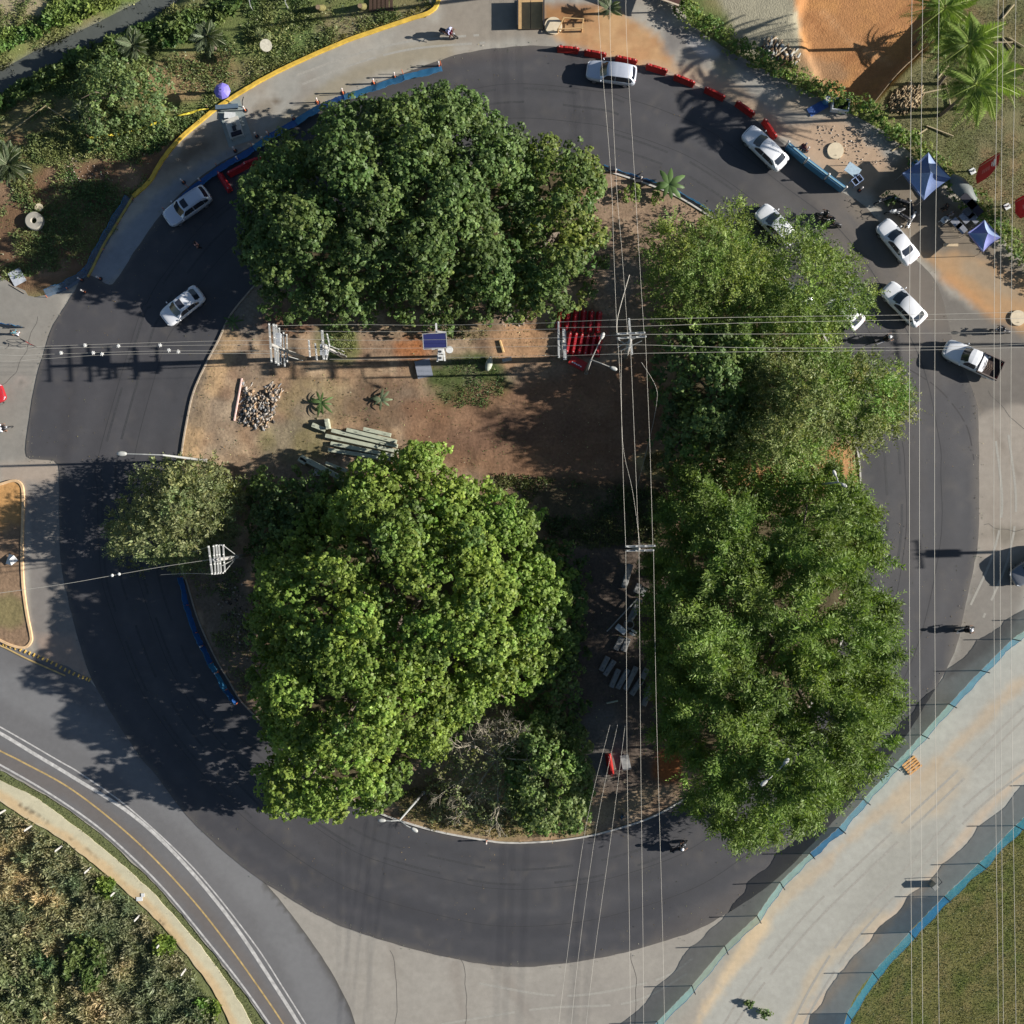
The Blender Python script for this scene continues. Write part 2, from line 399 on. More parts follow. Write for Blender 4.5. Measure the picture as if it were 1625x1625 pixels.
gl = [('noise', (60, 0.0, 21), GR, 14, 0, 0.7),
      ('poly', [(-400, -400), (240, -60), (200, 0), (60, 60), (-400, 240)], alb(100, 120, 58), 20, 20, 0.8),
      ('ell', (20, 22, 70, 34), alb(172, 158, 128), 10, 14, 0.9),
      ('ell', (285, 125, 80, 38, -20), alb(158, 130, 98), 12, 16, 0.85),
      ('ell', (560, 40, 90, 22, -18), alb(142, 132, 100), 10, 14, 0.8),
      ('ell', (450, 60, 60, 48), alb(92, 118, 62), 16, 16, 0.8),
      ('poly', [(0, 215), (150, 215), (330, 185), (230, 300), (140, 440), (60, 470), (-100, 440), (-100, 300)], alb(122, 94, 72), 16, 26, 0.95),
      ('noise', (30, 0.15, 41, [(0, 225), (320, 190), (140, 440), (-100, 440)]), alb(156, 130, 104), 8, 0, 0.7),
      ('ell', (120, 235, 90, 22, -12), alb(100, 116, 62), 12, 18, 0.85),
      ('line', (RIVER, 17), alb(122, 122, 112), 4, 5, 1.0),
      ('poly', [(1100, -80), (1280, -80), (1270, 100), (1180, 90)], alb(162, 156, 134), 8, 10, 1),
      ('poly', [(1255, -80), (1275, 95), (1310, 140), (1375, 170), (1450, 95), (1540, 0), (1560, -80)], ORG, 5, 8, 1.0),
      ('noise', (26, 0.2, 51, [(1255, -80), (1275, 95), (1310, 140), (1375, 170), (1450, 95), (1540, 0), (1560, -80)]), alb(204, 150, 92), 8, 0, 0.5),
      ('line', ([(1290, 20), (1330, 70), (1400, 110)], 2), alb(150, 100, 62), 4, 5, .6), ('line', ([(1310, 10), (1352, 60), (1420, 96)], 2), alb(206, 160, 116), 4, 5, .6), ('line', ([(1480, -20), (1400, 40), (1320, 120)], 2), alb(146, 98, 62), 4, 5, .6), ('ell', (1300, 110, 40, 24), alb(160, 130, 100), 10, 16, .7),
      ('poly', [(1395, 170), (1460, 100), (1560, -60), (2000, -60), (2000, 640), (1640, 420), (1480, 255)], alb(122, 118, 84), 6, 8, 1),
      ('noise', (40, 0.05, 61, [(1395, 170), (1560, -60), (2000, -60), (2000, 640), (1480, 255)]), alb(104, 112, 68), 10, 0, 0.75),
      ('noise', (22, 0.2, 62, [(1395, 170), (1560, -60), (2000, -60), (2000, 640), (1480, 255)]), alb(138, 116, 84), 7, 0, 0.6),
      ('poly', [(1700, 1200), (1340, 1600), (1300, 1900), (2200, 1900), (2200, 1200)], alb(116, 114, 66), 5, 5, 1),
      ('noise', (34, 0.1, 71, [(1700, 1200), (1340, 1600), (1300, 1900), (2200, 1900), (2200, 1200)]), alb(92, 104, 48), 8, 0, 0.8),
      ('noise', (16, 0.15, 72, [(1700, 1200), (1340, 1600), (1300, 1900), (2200, 1900), (2200, 1200)]), alb(136, 120, 82), 6, 0, 0.6),
      ('poly', [(-300, 1180), (0, 1215), (147, 1306), (262, 1413), (387, 1567), (460, 1700), (420, 1900), (-300, 1900)], alb(108, 114, 74), 3, 3, 1),
      ('ell', (40, 1380, 50, 60), alb(190, 158, 110), 12, 20, 0.8), ('ell', (95, 1470, 50, 34, 40), alb(176, 146, 100), 12, 20, 0.7),
      ('ell', (110, 1590, 70, 40), alb(150, 140, 84), 12, 20, 0.6)]
DIRTM = paint_mat('soil and dry grass', 0.95, bump=0.05, bscale=7)
col = apply_paint(gx, gy, DRY, gl)
gz = ground_h(gx, gy)
idx = np.arange(n * n).reshape(n, n)
F = np.column_stack([idx[:-1, :-1].ravel(), idx[:-1, 1:].ravel(), idx[1:, 1:].ravel(), idx[1:, :-1].ravel()])
tag(link('ground', np_mesh('ground', np.column_stack([gx, gy, gz]), F, [DIRTM], col, 'paint', True)), kind='structure')
# stream water lying in its channel
mb = MB(); rv = smooth(RIVER, 8)
W = [P(a, b) for a, b in rv]
for i in range(len(W) - 1):
    t = (W[i + 1] - W[i]).normalized(); nn = Vector((-t.y, t.x, 0)) * 1.25; u = Vector((0, 0, -0.82))
    mb.add([W[i] - nn + u, W[i + 1] - nn + u, W[i + 1] + nn + u, W[i] + nn + u], [(0, 1, 2, 3)])
tag(mb.build('stream_water', mat('murky water', alb(92, 96, 92), rough=0.25, vary=0.12, scale=0.8, bump=0.01)), kind='structure')

CONC = alb(174, 168, 156)
PAVM = paint_mat('worn concrete', 0.85, scales=(0.25, 1.6, 18.0), vary=(0.07, 0.08, 0.08), bump=0.008, bscale=30)
ROADM = paint_mat('old asphalt', 0.85, scales=(0.2, 2.0, 40.0), vary=(0.06, 0.05, 0.12), bump=0.006, bscale=60)
RINGM = paint_mat('fresh asphalt', 0.62, scales=(0.12, 1.2, 60.0), vary=(0.07, 0.05, 0.14), bump=0.005, bscale=80, spec=0.3)
ISLM = paint_mat('island soil', 0.95, scales=(0.5, 4.0, 20.0), vary=(0.12, 0.2, 0.18), bump=0.03, bscale=4)
pl = [('noise', (120, 0.05, 31), alb(158, 157, 150), 30, 0, 0.7), ('noise', (45, 0.25, 32), alb(146, 134, 120), 14, 0, 0.5),
      # top carriageway
      ('poly', [(400, 230), (520, 130), (620, 80), (720, 60), (720, 90), (600, 120), (480, 180)], alb(156, 146, 124), 8, 8, 0.8),
      ('poly', [(700, -60), (860, -60), (870, 60), (700, 70)], alb(150, 140, 126), 6, 6, 0.8),
      ('ell', (420, 172, 22, 12, -30), alb(132, 120, 102), 6, 8, 0.6), ('ell', (438, 160, 6, 5), alb(110, 96, 80), 3, 3, 0.8),
      ('poly', [(330, 190), (400, 190), (400, 235), (240, 300), (270, 250)], alb(164, 152, 136), 8, 10, 0.8),
      ('ell', (312, 238, 45, 12, -28), alb(96, 84, 72), 8, 10, 0.7),
      # orange spill right of the gate
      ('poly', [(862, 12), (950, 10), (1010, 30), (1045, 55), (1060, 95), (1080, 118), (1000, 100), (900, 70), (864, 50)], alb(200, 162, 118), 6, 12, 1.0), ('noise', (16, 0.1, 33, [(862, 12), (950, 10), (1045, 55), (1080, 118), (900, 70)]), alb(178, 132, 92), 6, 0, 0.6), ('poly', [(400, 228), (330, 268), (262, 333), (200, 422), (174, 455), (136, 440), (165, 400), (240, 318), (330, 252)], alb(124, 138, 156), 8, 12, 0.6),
      ('poly', [(862, 6), (960, 6), (930, 40), (864, 36)], alb(150, 104, 64), 6, 8, 0.7),
      ('poly', [(990, 100), (1110, 105), (1180, 140), (1250, 200), (1230, 215), (1120, 140), (1060, 116)], alb(190, 166, 138), 8, 8, 0.8),
      ('poly', [(1050, 40), (1100, 40), (1200, 100), (1320, 160), (1420, 215), (1440, 290), (1340, 190), (1220, 130), (1120, 90), (1060, 80)], alb(128, 124, 120), 12, 14, 0.9),
      ('ell', (1122, 78, 26, 12, 30), alb(196, 192, 188), 5, 12, 0.9), ('ell', (1150, 105, 26, 14, 20), alb(170, 158, 126), 8, 12, 0.7),
      ('poly', [(1235, 205), (1330, 190), (1400, 230), (1410, 270), (1380, 300), (1345, 300), (1290, 265)], alb(186, 160, 134), 8, 12, 1.0),
      ('ell', (1385, 215, 40, 12, 40), alb(162, 162, 156), 6, 12, 0.7), ('ell', (1290, 170, 50, 10, 10), alb(178, 158, 130), 8, 10, 0.6),
      ('poly', [(1375, 300), (1440, 240), (1560, 370), (1640, 440), (1700, 560), (1640, 560), (1480, 430)], alb(128, 116, 100), 8, 8, 0.9),
      ('poly', [(1465, 405), (1520, 400), (1625, 445), (1700, 500), (1700, 580), (1625, 530), (1560, 500)], alb(186, 150, 110), 8, 12, 0.9),
      ('ell', (1560, 440, 60, 14, 30), alb(160, 146, 124), 8, 12, 0.7), ('ell', (1540, 470, 50, 9, 38), alb(206, 154, 104), 6, 8, 0.7),
      # right hand apron
      ('poly', [(1500, 570), (1640, 560), (1640, 900), (1553, 900)], alb(160, 150, 138), 10, 10, 0.8),
      ('poly', [(1480, 440), (1560, 500), (1700, 580), (1700, 650), (1600, 640), (1550, 660), (1500, 600)], alb(112, 107, 101), 8, 10, 0.85),
      ('line', ([(1550, 640), (1620, 760)], 3), alb(136, 126, 114), 3, 6, 0.5), ('ell', (1600, 845, 70, 12), alb(110, 104, 90), 8, 14, 0.6),  # flat dark ellipse: blurry palm shadow painted into the apron colour
      ('poly', [(1550, 880), (1640, 900), (1600, 1010), (1500, 1080), (1515, 1035), (1532, 957)], alb(136, 130, 122), 6, 6, 0.9),
      # haul road between the two net fences
      ('poly', [(1800, 860), (1625, 1000), (1000, 1690), (1320, 1720), (1383, 1560), (1700, 1240)], alb(178, 176, 166), 4, 4, 1.0),
      ('line', ([(1625, 1080), (1500, 1200), (1360, 1320), (1230, 1440), (1130, 1560), (1090, 1640)], 9), alb(196, 172, 142), 6, 8, 0.6),
      ('line', ([(1210, 1470), (1080, 1640)], 14), alb(214, 190, 156), 6, 8, 0.8),
      ('line', ([(1660, 1190), (1560, 1290), (1470, 1400), (1390, 1480), (1330, 1560), (1260, 1640)], 7), alb(204, 182, 156), 5, 6, 0.7),
      ('line', ([(1400, 1450), (1300, 1530), (1250, 1640)], 9), alb(200, 180, 150), 8, 10, 0.6),
      ('ell', (1470, 1260, 70, 30, -45), alb(196, 176, 148), 14, 20, 0.6), ('ell', (1420, 1380, 90, 40, -40), alb(160, 158, 148), 18, 20, 0.5),
      # bottom apron streaks
      ('poly', [(400, 1390), (560, 1475), (800, 1535), (1050, 1495), (1230, 1400), (1080, 1660), (520, 1660)], alb(164, 158, 148), 6, 6, 0.9),
      ('ell', (960, 1590, 120, 40), alb(152, 146, 138), 30, 20, 0.5),
      ('line', ([(720, 1530), (740, 1640)], 4), alb(140, 130, 120), 6, 12, 0.35), ('line', ([(620, 1500), (640, 1600)], 4), alb(142, 134, 124), 6, 12, 0.35),
      ('line', ([(800, 1540), (850, 1640)], 5), alb(142, 132, 122), 8, 14, 0.4),
      # left apron
      ('poly', [(-120, 450), (110, 450), (60, 600), (45, 730), (-120, 760)], alb(142, 138, 130), 10, 10, 0.8),
      ('ell', (34, 604, 14, 12), alb(164, 152, 142), 4, 5, 0.6), ('ell', (35, 608, 5, 5), alb(120, 116, 108), 2, 2, 0.7),
      ('poly', [(0, 735), (94, 735), (96, 770), (0, 770)], alb(172, 156, 140), 6, 6, 0.8),
      ('poly', [(42, 765), (100, 765), (105, 930), (146, 1078), (60, 1040), (50, 1000)], alb(136, 130, 124), 5, 6, 0.9),
      ('poly', [(60, 1010), (118, 1005), (146, 1078), (70, 1050)], alb(176, 152, 134), 6, 8, 0.6)]
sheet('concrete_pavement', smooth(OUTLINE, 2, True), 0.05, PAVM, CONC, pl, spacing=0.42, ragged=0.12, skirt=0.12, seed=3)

# lower left carriageway with its lines
ROADP = [(-120, 980), (0, 1020), (70, 1045), (140, 1076), (200, 1160), (283, 1278), (355, 1350), (400, 1387), (421, 1400), (465, 1454), (497, 1498), (523, 1537), (546, 1579), (566, 1630), (590, 1760),
         (510, 1760), (440, 1650), (387, 1572), (327, 1496), (262, 1418), (204, 1360), (147, 1311), (73, 1260), (0, 1219), (-120, 1160)]
rl = [('line', ([(-120, 1150), (0, 1205), (118, 1258), (215, 1338), (301, 1426), (370, 1508), (460, 1640)], 14), alb(118, 112, 108), 5, 3, 0.9),
      ('line', ([(-60, 1060), (60, 1110), (200, 1200), (330, 1320), (430, 1440), (520, 1620)], 26), alb(134, 134, 134), 10, 8, 0.6),
      ('poly', [(0, 1022), (140, 1078), (283, 1278), (200, 1180)], alb(112, 110, 110), 8, 8, 0.7),
      ('line', ([(421, 1400), (465, 1454), (497, 1498), (523, 1537), (546, 1579), (566, 1630)], 2.2), alb(84, 80, 74), 1.5, 2, 0.8)]
sheet('asphalt_road', smooth(ROADP, 2, True), 0.058, ROADM, alb(118, 117, 117), rl, spacing=0.6, ragged=0.05, skirt=0.06, seed=5)
WHITE = mat('worn white road paint', alb(200, 197, 192), 0.7, vary=0.3, scale=3); YEL = mat('worn yellow road paint', alb(196, 168, 112), 0.7, vary=0.3, scale=3)
stripe('white_edge_line', [(-60, 1180), (0, 1213), (73, 1255), (147, 1305), (204, 1354), (262, 1412), (327, 1490), (387, 1566), (440, 1642)], 0.16, 0.066, WHITE)
stripe('yellow_centre_line', [(-60, 1160), (0, 1191), (38, 1210), (118, 1255), (215, 1333), (301, 1422), (366, 1504), (425, 1587), (460, 1640)], 0.14, 0.066, YEL)
stripe('white_lane_line', [(-60, 1133), (0, 1163), (58, 1198), (118, 1234), (209, 1292), (285, 1362), (366, 1459), (439, 1568), (478, 1630)], 0.30, 0.066, WHITE)
stripe('white_border_line', [(-60, 1123), (0, 1153), (92, 1206), (131, 1229), (209, 1285), (309, 1379), (400, 1492), (450, 1568), (490, 1632)], 0.12, 0.066, WHITE)

# fresh asphalt of the roundabout
al = [('noise', (160, 0.0, 81), alb(84, 82, 84), 40, 0, 0.5),
      ('poly', [(1250, 250), (1500, 400), (1540, 560), (1500, 600), (1430, 560), (1320, 400)], alb(112, 105, 98), 26, 20, 0.8),
      ('ell', (1385, 330, 50, 22, 30), alb(132, 120, 104), 14, 14, 0.7), ('ell', (1470, 470, 60, 40, 35), alb(122, 112, 100), 20, 14, 0.6),
      ('line', ([(1553, 640), (1556, 900), (1514, 1040)], 10), alb(118, 110, 102), 9, 8, 0.5),
      ('line', ([(1520, 560), (1450, 640), (1440, 900)], 16), alb(92, 88, 86), 16, 12, 0.5),
      ('line', ([(1050, 1490), (1230, 1395), (1330, 1290)], 22), alb(104, 98, 94), 14, 10, 0.6),
      ('line', ([(690, 100), (860, 76), (960, 92)], 8), alb(98, 90, 86), 8, 8, 0.5),
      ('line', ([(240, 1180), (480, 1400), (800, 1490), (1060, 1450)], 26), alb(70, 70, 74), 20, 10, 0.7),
      ('line', ([(120, 560), (100, 735)], 9), alb(70, 68, 70), 5, 5, 0.5), ('line', ([(456, 1310), (462, 1380), (474, 1430)], 1.6), alb(96, 92, 86), 1.2, 1, 0.6),
      ('ell', (1230, 320, 40, 30), alb(96, 92, 88), 18, 10, 0.5)]
def mixline(t):
    out = []
    for k in range(0, len(isl_s), 6):
        a = isl_s[k]; dd = [(a[0] - b[0]) ** 2 + (a[1] - b[1]) ** 2 for b in ring_s]; b = ring_s[int(np.argmin(dd))]; out.append((a[0] * (1 - t) + b[0] * t, a[1] * (1 - t) + b[1] * t))
    out.append(out[0]); return out
for t_, w_, c_ in ((.16, 3, 68), (.30, 4, 88), (.44, 3, 70), (.56, 4, 90), (.70, 3, 68), (.84, 4, 90)): al.append(('line', (mixline(t_), w_), alb(c_, c_ - 1, c_ + 1), 7, 6, 0.5))
al += [('line', (ring_s + ring_s[:1], 3), alb(112, 106, 98), 4, 5, 0.55), ('line', (isl_s + isl_s[:1], 5), alb(98, 90, 82), 4, 6, 0.5), ('noise', (11, 0.42, 88), alb(100, 96, 92), 3, 0, 0.5)]
sheet('fresh_asphalt_road', ring_s, 0.09, RINGM, alb(76, 76, 79), al, spacing=0.55, ragged=0.07, skirt=0.05, seed=8)
# old wearing-course patch joint and tyre arcs on the right
stripe('tyre_arc_marks', [(1440, 585), (1480, 610), (1510, 640), (1535, 680), (1545, 730)], 0.10, 0.0945, mat('tyre rubber smear', alb(70, 68, 68), 0.8), dash=(2.0, 0.5))

seam = mat('paving seam', alb(62, 62, 64), 0.8)
stripe('paving_seam', mixline(.38), 0.05, 0.0945, seam); stripe('paving_seam', mixline(.68), 0.05, 0.0945, seam)
TM = mat('tyre mark on concrete', alb(167, 163, 153), 0.85, vary=.12); TA = mat('tyre mark on fresh asphalt', alb(68, 68, 70), 0.7, vary=.2); CR = mat('crack filler', alb(96, 92, 86), 0.9, vary=.2)
for q in ([(1625, 1120), (1520, 1222), (1400, 1335), (1280, 1450), (1190, 1560), (1140, 1640)], [(1625, 1140), (1530, 1235), (1410, 1350), (1292, 1465), (1205, 1570), (1158, 1640)], [(1625, 1205), (1540, 1270), (1440, 1375), (1350, 1470), (1290, 1560), (1250, 1640)], [(1625, 1226), (1550, 1285), (1452, 1388), (1364, 1484), (1305, 1572), (1268, 1640)],
          [(760, 1560), (900, 1580), (1040, 1555), (1100, 1520)], [(700, 1625), (860, 1600), (1000, 1590), (1090, 1545)], [(1580, 700), (1590, 800), (1575, 880), (1540, 960)], [(1600, 690), (1612, 800), (1598, 890), (1560, 980)], [(470, 120), (560, 88), (650, 66), (760, 56)], [(480, 134), (565, 101), (655, 78), (770, 68)]):
    stripe('tyre_track', q, 0.2, 0.0545, TM, dash=(7.3, .9))
for q in ([(620, 1510), (632, 1560), (628, 1640)], [(730, 1522), (742, 1580), (736, 1640)], [(1000, 1512), (1010, 1570), (1002, 1650)], [(1570, 620), (1600, 660), (1640, 690)], [(1560, 830), (1600, 842), (1650, 838)], [(60, 500), (40, 560), (20, 600), (-10, 612)]):
    stripe('pavement_crack', [(a + random.uniform(-3, 3), b + random.uniform(-3, 3)) for a, b in smooth(q, 4)], 0.045, 0.0545, CR, n=2)
for t_ in (.22, .34, .52, .64): stripe('tyre_track', mixline(t_)[:26] if t_ < .4 else mixline(t_)[20:52], 0.2, 0.0942, TA, dash=(5, 2.5))

# central island
def isl_h(x, y):
    px = x * S + 812.5; py = 812.5 - y * S
    d = sdf(px, py, np.array(ISLAND)); m = np.clip(d / 25, 0, 1)
    return m * (0.10 + 0.10 * fbm(px / 40, py / 40, 15) + 0.05 * fbm(px / 9, py / 9, 16))
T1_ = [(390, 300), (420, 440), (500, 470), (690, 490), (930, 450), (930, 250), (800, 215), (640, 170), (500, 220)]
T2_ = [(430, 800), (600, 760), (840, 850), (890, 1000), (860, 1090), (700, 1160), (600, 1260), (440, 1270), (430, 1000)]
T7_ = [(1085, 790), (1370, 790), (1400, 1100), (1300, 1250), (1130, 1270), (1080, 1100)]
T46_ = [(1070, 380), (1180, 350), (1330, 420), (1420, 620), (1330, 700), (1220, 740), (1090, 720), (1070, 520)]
il = [('noise', (70, 0.05, 91), alb(146, 120, 98), 16, 0, 0.85), ('noise', (24, 0.2, 92), alb(204, 178, 146), 8, 0, 0.75), ('noise', (14, 0.25, 97), alb(104, 82, 64), 5, 0, 0.7),
      ('line', (ISLAND[37:48], 14), alb(176, 156, 128), 8, 10, 0.8), ('line', ([(300, 720), (322, 640), (370, 540)], 16), alb(204, 170, 128), 6, 8, 0.8),
      ('line', (ISLAND[41:47], 6), alb(120, 108, 94), 4, 8, 0.6),
      ('ell', (400, 505, 40, 30), alb(110, 112, 108), 12, 14, 0.8), ('ell', (470, 515, 60, 16), alb(116, 78, 58), 8, 14, 0.7),
      ('ell', (540, 545, 34, 34), alb(120, 126, 76), 8, 14, 0.85), ('ell', (720, 520, 70, 18), alb(128, 112, 82), 8, 16, 0.7), ('ell', (650, 555, 30, 22), alb(176, 104, 50), 8, 12, 0.7),
      ('ell', (745, 608, 66, 46), alb(76, 92, 48), 8, 14, 0.95), ('ell', (500, 640, 60, 40), alb(150, 136, 100), 14, 20, 0.6), ('ell', (470, 700, 60, 34), alb(126, 122, 84), 12, 16, 0.7),
      ('ell', (600, 640, 60, 40), alb(118, 96, 76), 14, 20, 0.8), ('noise', (50, 0.1, 98), alb(148, 134, 116), 14, 0, 0.6), ('noise', (9, 0.3, 99), alb(120, 104, 88), 3, 0, 0.5), ('ell', (820, 545, 50, 34), alb(196, 152, 112), 10, 14, 0.7),
      ('poly', [(640, 640), (1050, 560), (1050, 780), (850, 780), (700, 740), (640, 700)], alb(134, 100, 76), 16, 16, 0.8),
      ('ell', (800, 690, 110, 26, -8), alb(116, 90, 74), 16, 16, 0.7),
      ('poly', [(940, 260), (1130, 340), (1060, 420), (1040, 520), (940, 480)], alb(150, 128, 108), 10, 14, 0.8), ('ell', (990, 440, 30, 30), alb(130, 124, 118), 10, 14, 0.6),
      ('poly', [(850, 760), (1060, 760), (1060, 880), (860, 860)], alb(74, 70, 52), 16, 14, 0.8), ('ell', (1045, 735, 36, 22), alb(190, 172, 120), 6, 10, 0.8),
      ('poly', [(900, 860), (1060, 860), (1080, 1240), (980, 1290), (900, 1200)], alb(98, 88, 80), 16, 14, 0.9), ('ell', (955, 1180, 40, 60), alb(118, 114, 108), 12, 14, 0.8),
      ('ell', (1060, 1215, 24, 26), alb(176, 104, 56), 8, 12, 0.8), ('ell', (990, 1275, 80, 16, -20), alb(160, 140, 112), 8, 12, 0.8),
      ('poly', [(600, 1230), (900, 1230), (940, 1320), (800, 1336), (640, 1300)], alb(158, 140, 100), 8, 12, 0.8), ('ell', (680, 1250, 50, 24, 10), alb(112, 92, 78), 8, 12, 0.8),
      ('poly', [(290, 900), (390, 880), (410, 1130), (380, 1110)], alb(126, 110, 94), 8, 12, 0.9), ('poly', [(1150, 690), (1350, 700), (1360, 780), (1150, 780)], alb(186, 140, 96), 8, 12, 0.9)]
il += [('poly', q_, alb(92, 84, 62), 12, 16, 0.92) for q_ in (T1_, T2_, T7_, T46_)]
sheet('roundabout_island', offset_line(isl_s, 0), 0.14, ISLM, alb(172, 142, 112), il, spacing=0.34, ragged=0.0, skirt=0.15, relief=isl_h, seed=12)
KW = mat('whitewashed kerb', alb(202, 198, 190), 0.8, vary=0.2, scale=2, bump=0.01); KY = mat('yellow painted kerb', alb(222, 184, 74), 0.75, vary=0.28, scale=2.5, bump=0.01)
KG = mat('bare concrete kerb', alb(172, 158, 140), 0.85, vary=0.2, scale=3, bump=0.01)
tag(ribbon('white_kerb', ISLAND[:10] + ISLAND[10:14], 0.17, 0.05, 0.26, KW, 5), kind='structure')
tag(ribbon('white_kerb', ISLAND[13:29], 0.17, 0.05, 0.26, KW, 5), kind='structure')
tag(ribbon('weathered_kerb', ISLAND[28:47], 0.15, 0.05, 0.24, KG, 5), kind='structure')
tag(ribbon('weathered_kerb', ISLAND[46:] + ISLAND[:1], 0.15, 0.05, 0.24, KG, 5), kind='structure')
tag(ribbon('yellow_kerb', YKERB, 0.36, 0.0, 0.24, KY, 6, wob=0.015), kind='structure')
tag(ribbon('faded_yellow_kerb', YKERB2, 0.2, 0.0, 0.2, mat('faded yellow kerb paint', alb(176, 156, 84), 0.8, vary=0.35, scale=2), 6), kind='structure')
# left island with peach kerb
LI = [(-120, 790), (-40, 778), (0, 769), (22, 763), (34, 768), (38, 785), (37, 830), (36, 880), (38, 930), (44, 975), (50, 1005), (50, 1018), (40, 1027), (20, 1024), (0, 1015), (-120, 960)]
sheet('traffic_island', LI, 0.16, ISLM, alb(196, 150, 96), [('poly', [(-100, 840), (60, 830), (60, 1040), (-100, 1000)], alb(140, 118, 98), 14, 16, 0.9), ('ell', (10, 970, 30, 26), alb(132, 124, 84), 8, 10, 0.8)], spacing=0.3, skirt=0.15, relief=lambda x, y: 0.04 * fbm(x * 2, y * 2, 4), seed=14)
tag(ribbon('peach_kerb', LI[1:15], 0.24, 0.05, 0.24, mat('peach painted kerb', alb(226, 190, 146), 0.8, vary=0.18, scale=2), 4), kind='structure')
# footpath lower left
PT = [(-120, 1190), (0, 1239), (52, 1263), (118, 1310), (183, 1362), (249, 1423), (314, 1496), (366, 1566), (400, 1624), (440, 1700), (400, 1700), (364, 1621), (340, 1574), (296, 1514), (236, 1446), (170, 1388), (105, 1336), (39, 1297), (0, 1271), (-120, 1215)]
sheet('footpath', smooth(PT, 2, True), 0.08, PAVM, alb(206, 198, 168), [('line', ([(-100, 1208), (0, 1262), (39, 1290), (105, 1328), (170, 1380), (236, 1438), (296, 1506), (345, 1574), (380, 1650)], 7), alb(214, 184, 140), 4, 5, 0.8),
      ('line', ([(22, 1272), (60, 1292), (110, 1330), (130, 1341), (190, 1393), (246, 1449), (275, 1490), (330, 1560)], 0.8), alb(110, 96, 76), 1.3, 2.5, 0.8)], spacing=0.3, ragged=0.1, skirt=0.1, seed=17)
# row of yellow lane studs
stud = thing('lane_stud', 'yellow plastic lane stud in the row closing the gore', 'lane stud', P(70, 1046, 0.06), 0, 'yellow lane studs along the road edge')
MB().loft([[(-0.16 * a, -0.07 * a, zz), (0.16 * a, -0.07 * a, zz), (0.16 * a, 0.07 * a, zz), (-0.16 * a, 0.07 * a, zz)] for a, zz in ((1, 0), (1, 0.03), (0.7, 0.07))]).build('stud_body', mat('yellow plastic', alb(222, 184, 96), 0.5), stud)
sp = smooth([(6, 1022), (40, 1034), (75, 1048), (110, 1066), (142, 1079)], 5)
for i, (a, b) in enumerate(sp):
    if i: copy_thing(stud, P(a, b, 0.06), math.radians(60 + random.uniform(-8, 8)))
    else: stud.location = P(a, b, 0.06); stud.rotation_euler.z = math.radians(60)
tag(ribbon('yellow_kerb', [(-60, 1002), (0, 1024), (45, 1046), (95, 1068), (104, 1072)], 0.12, 0.05, 0.12, YEL, 5), kind='structure')

# ------------------------------------------------------------------ foliage generator
def rand_unit(n, rng):
    v = rng.normal(size=(n, 3)); return v / np.linalg.norm(v, axis=1, keepdims=True)
def norm(v): return v / (np.linalg.norm(v, axis=-1, keepdims=True) + 1e-9)
def leaf_quads(pos, nrm, axis, length, width, fold=0.15):
    """rhombus leaves: pos base, axis direction, nrm normal"""
    side = norm(np.cross(axis, nrm)); up = norm(np.cross(side, axis))
    L = length[:, None]; Wd = width[:, None]
    a = pos; b = pos + axis * L * 0.45 + side * Wd * 0.5 + up * Wd * fold; c = pos + axis * L; d = pos + axis * L * 0.45 - side * Wd * 0.5 + up * Wd * fold
    return np.stack([a, b, c, d], 1).reshape(-1, 3)
def lobes_in(poly, zref, z0, z1, D, spacing, Rr, seed, jit=0.6):
    rng = np.random.default_rng(seed)
    wp = np.array([P(a, b, zref)[:2] for a, b in poly]); x0, y0 = wp.min(0); x1, y1 = wp.max(0)
    pts = []; cand = rng.random((6000, 2)) * [x1 - x0, y1 - y0] + [x0, y0]
    d = sdf(cand[:, 0], cand[:, 1], wp); ok = (d > 0.2) | ((d > -0.75) & (rng.random(len(d)) < 0.10)); cand = cand[ok]; d = d[ok]
    keep = []; K = np.zeros((0, 2))
    for c, dd in zip(cand, d):
        if len(K) == 0 or np.min(np.sum((K - c) ** 2, 1)) > spacing ** 2: K = np.vstack([K, c]); keep.append(dd)
    keep = np.array(keep)
    if D > 2.8:      # boughs: groups of lobes that stand proud, with clefts between them
        Sc = np.zeros((0, 2)); sp2 = 2.9 + 0.12 * D
        for c in rng.permutation(cand):
            if len(Sc) == 0 or np.min(np.sum((Sc - c) ** 2, 1)) > sp2 ** 2: Sc = np.vstack([Sc, c])
        ds = np.sqrt(((K[:, None, :] - Sc[None]) ** 2).sum(2)).min(1) / (sp2 * 0.62)
        ok = (ds < 0.98) | (rng.random(len(K)) < 0.5); K = K[ok]; keep = keep[ok]; ds = ds[ok]
        bough = 1.0 - 1.9 * ds ** 2
    else: bough = 0
    outl = keep < 0.2; keep = np.maximum(keep, 0.15)
    h = np.sin(np.clip(keep / D, 0, 1) * math.pi / 2) ** 0.85
    z = z0 + (z1 - z0) * h + rng.uniform(-jit, jit, len(K)) + 1.3 * fbm(K[:, 0] / 3.2, K[:, 1] / 3.2, seed, 3) * np.clip(keep / 2, 0.2, 1) + bough * np.clip(keep / 2, 0.3, 1)
    R = rng.uniform(Rr[0], Rr[1], len(K)); R = np.minimum(R, keep * 0.9 + 0.45)
    return np.column_stack([K, z - R * 0.6, R])
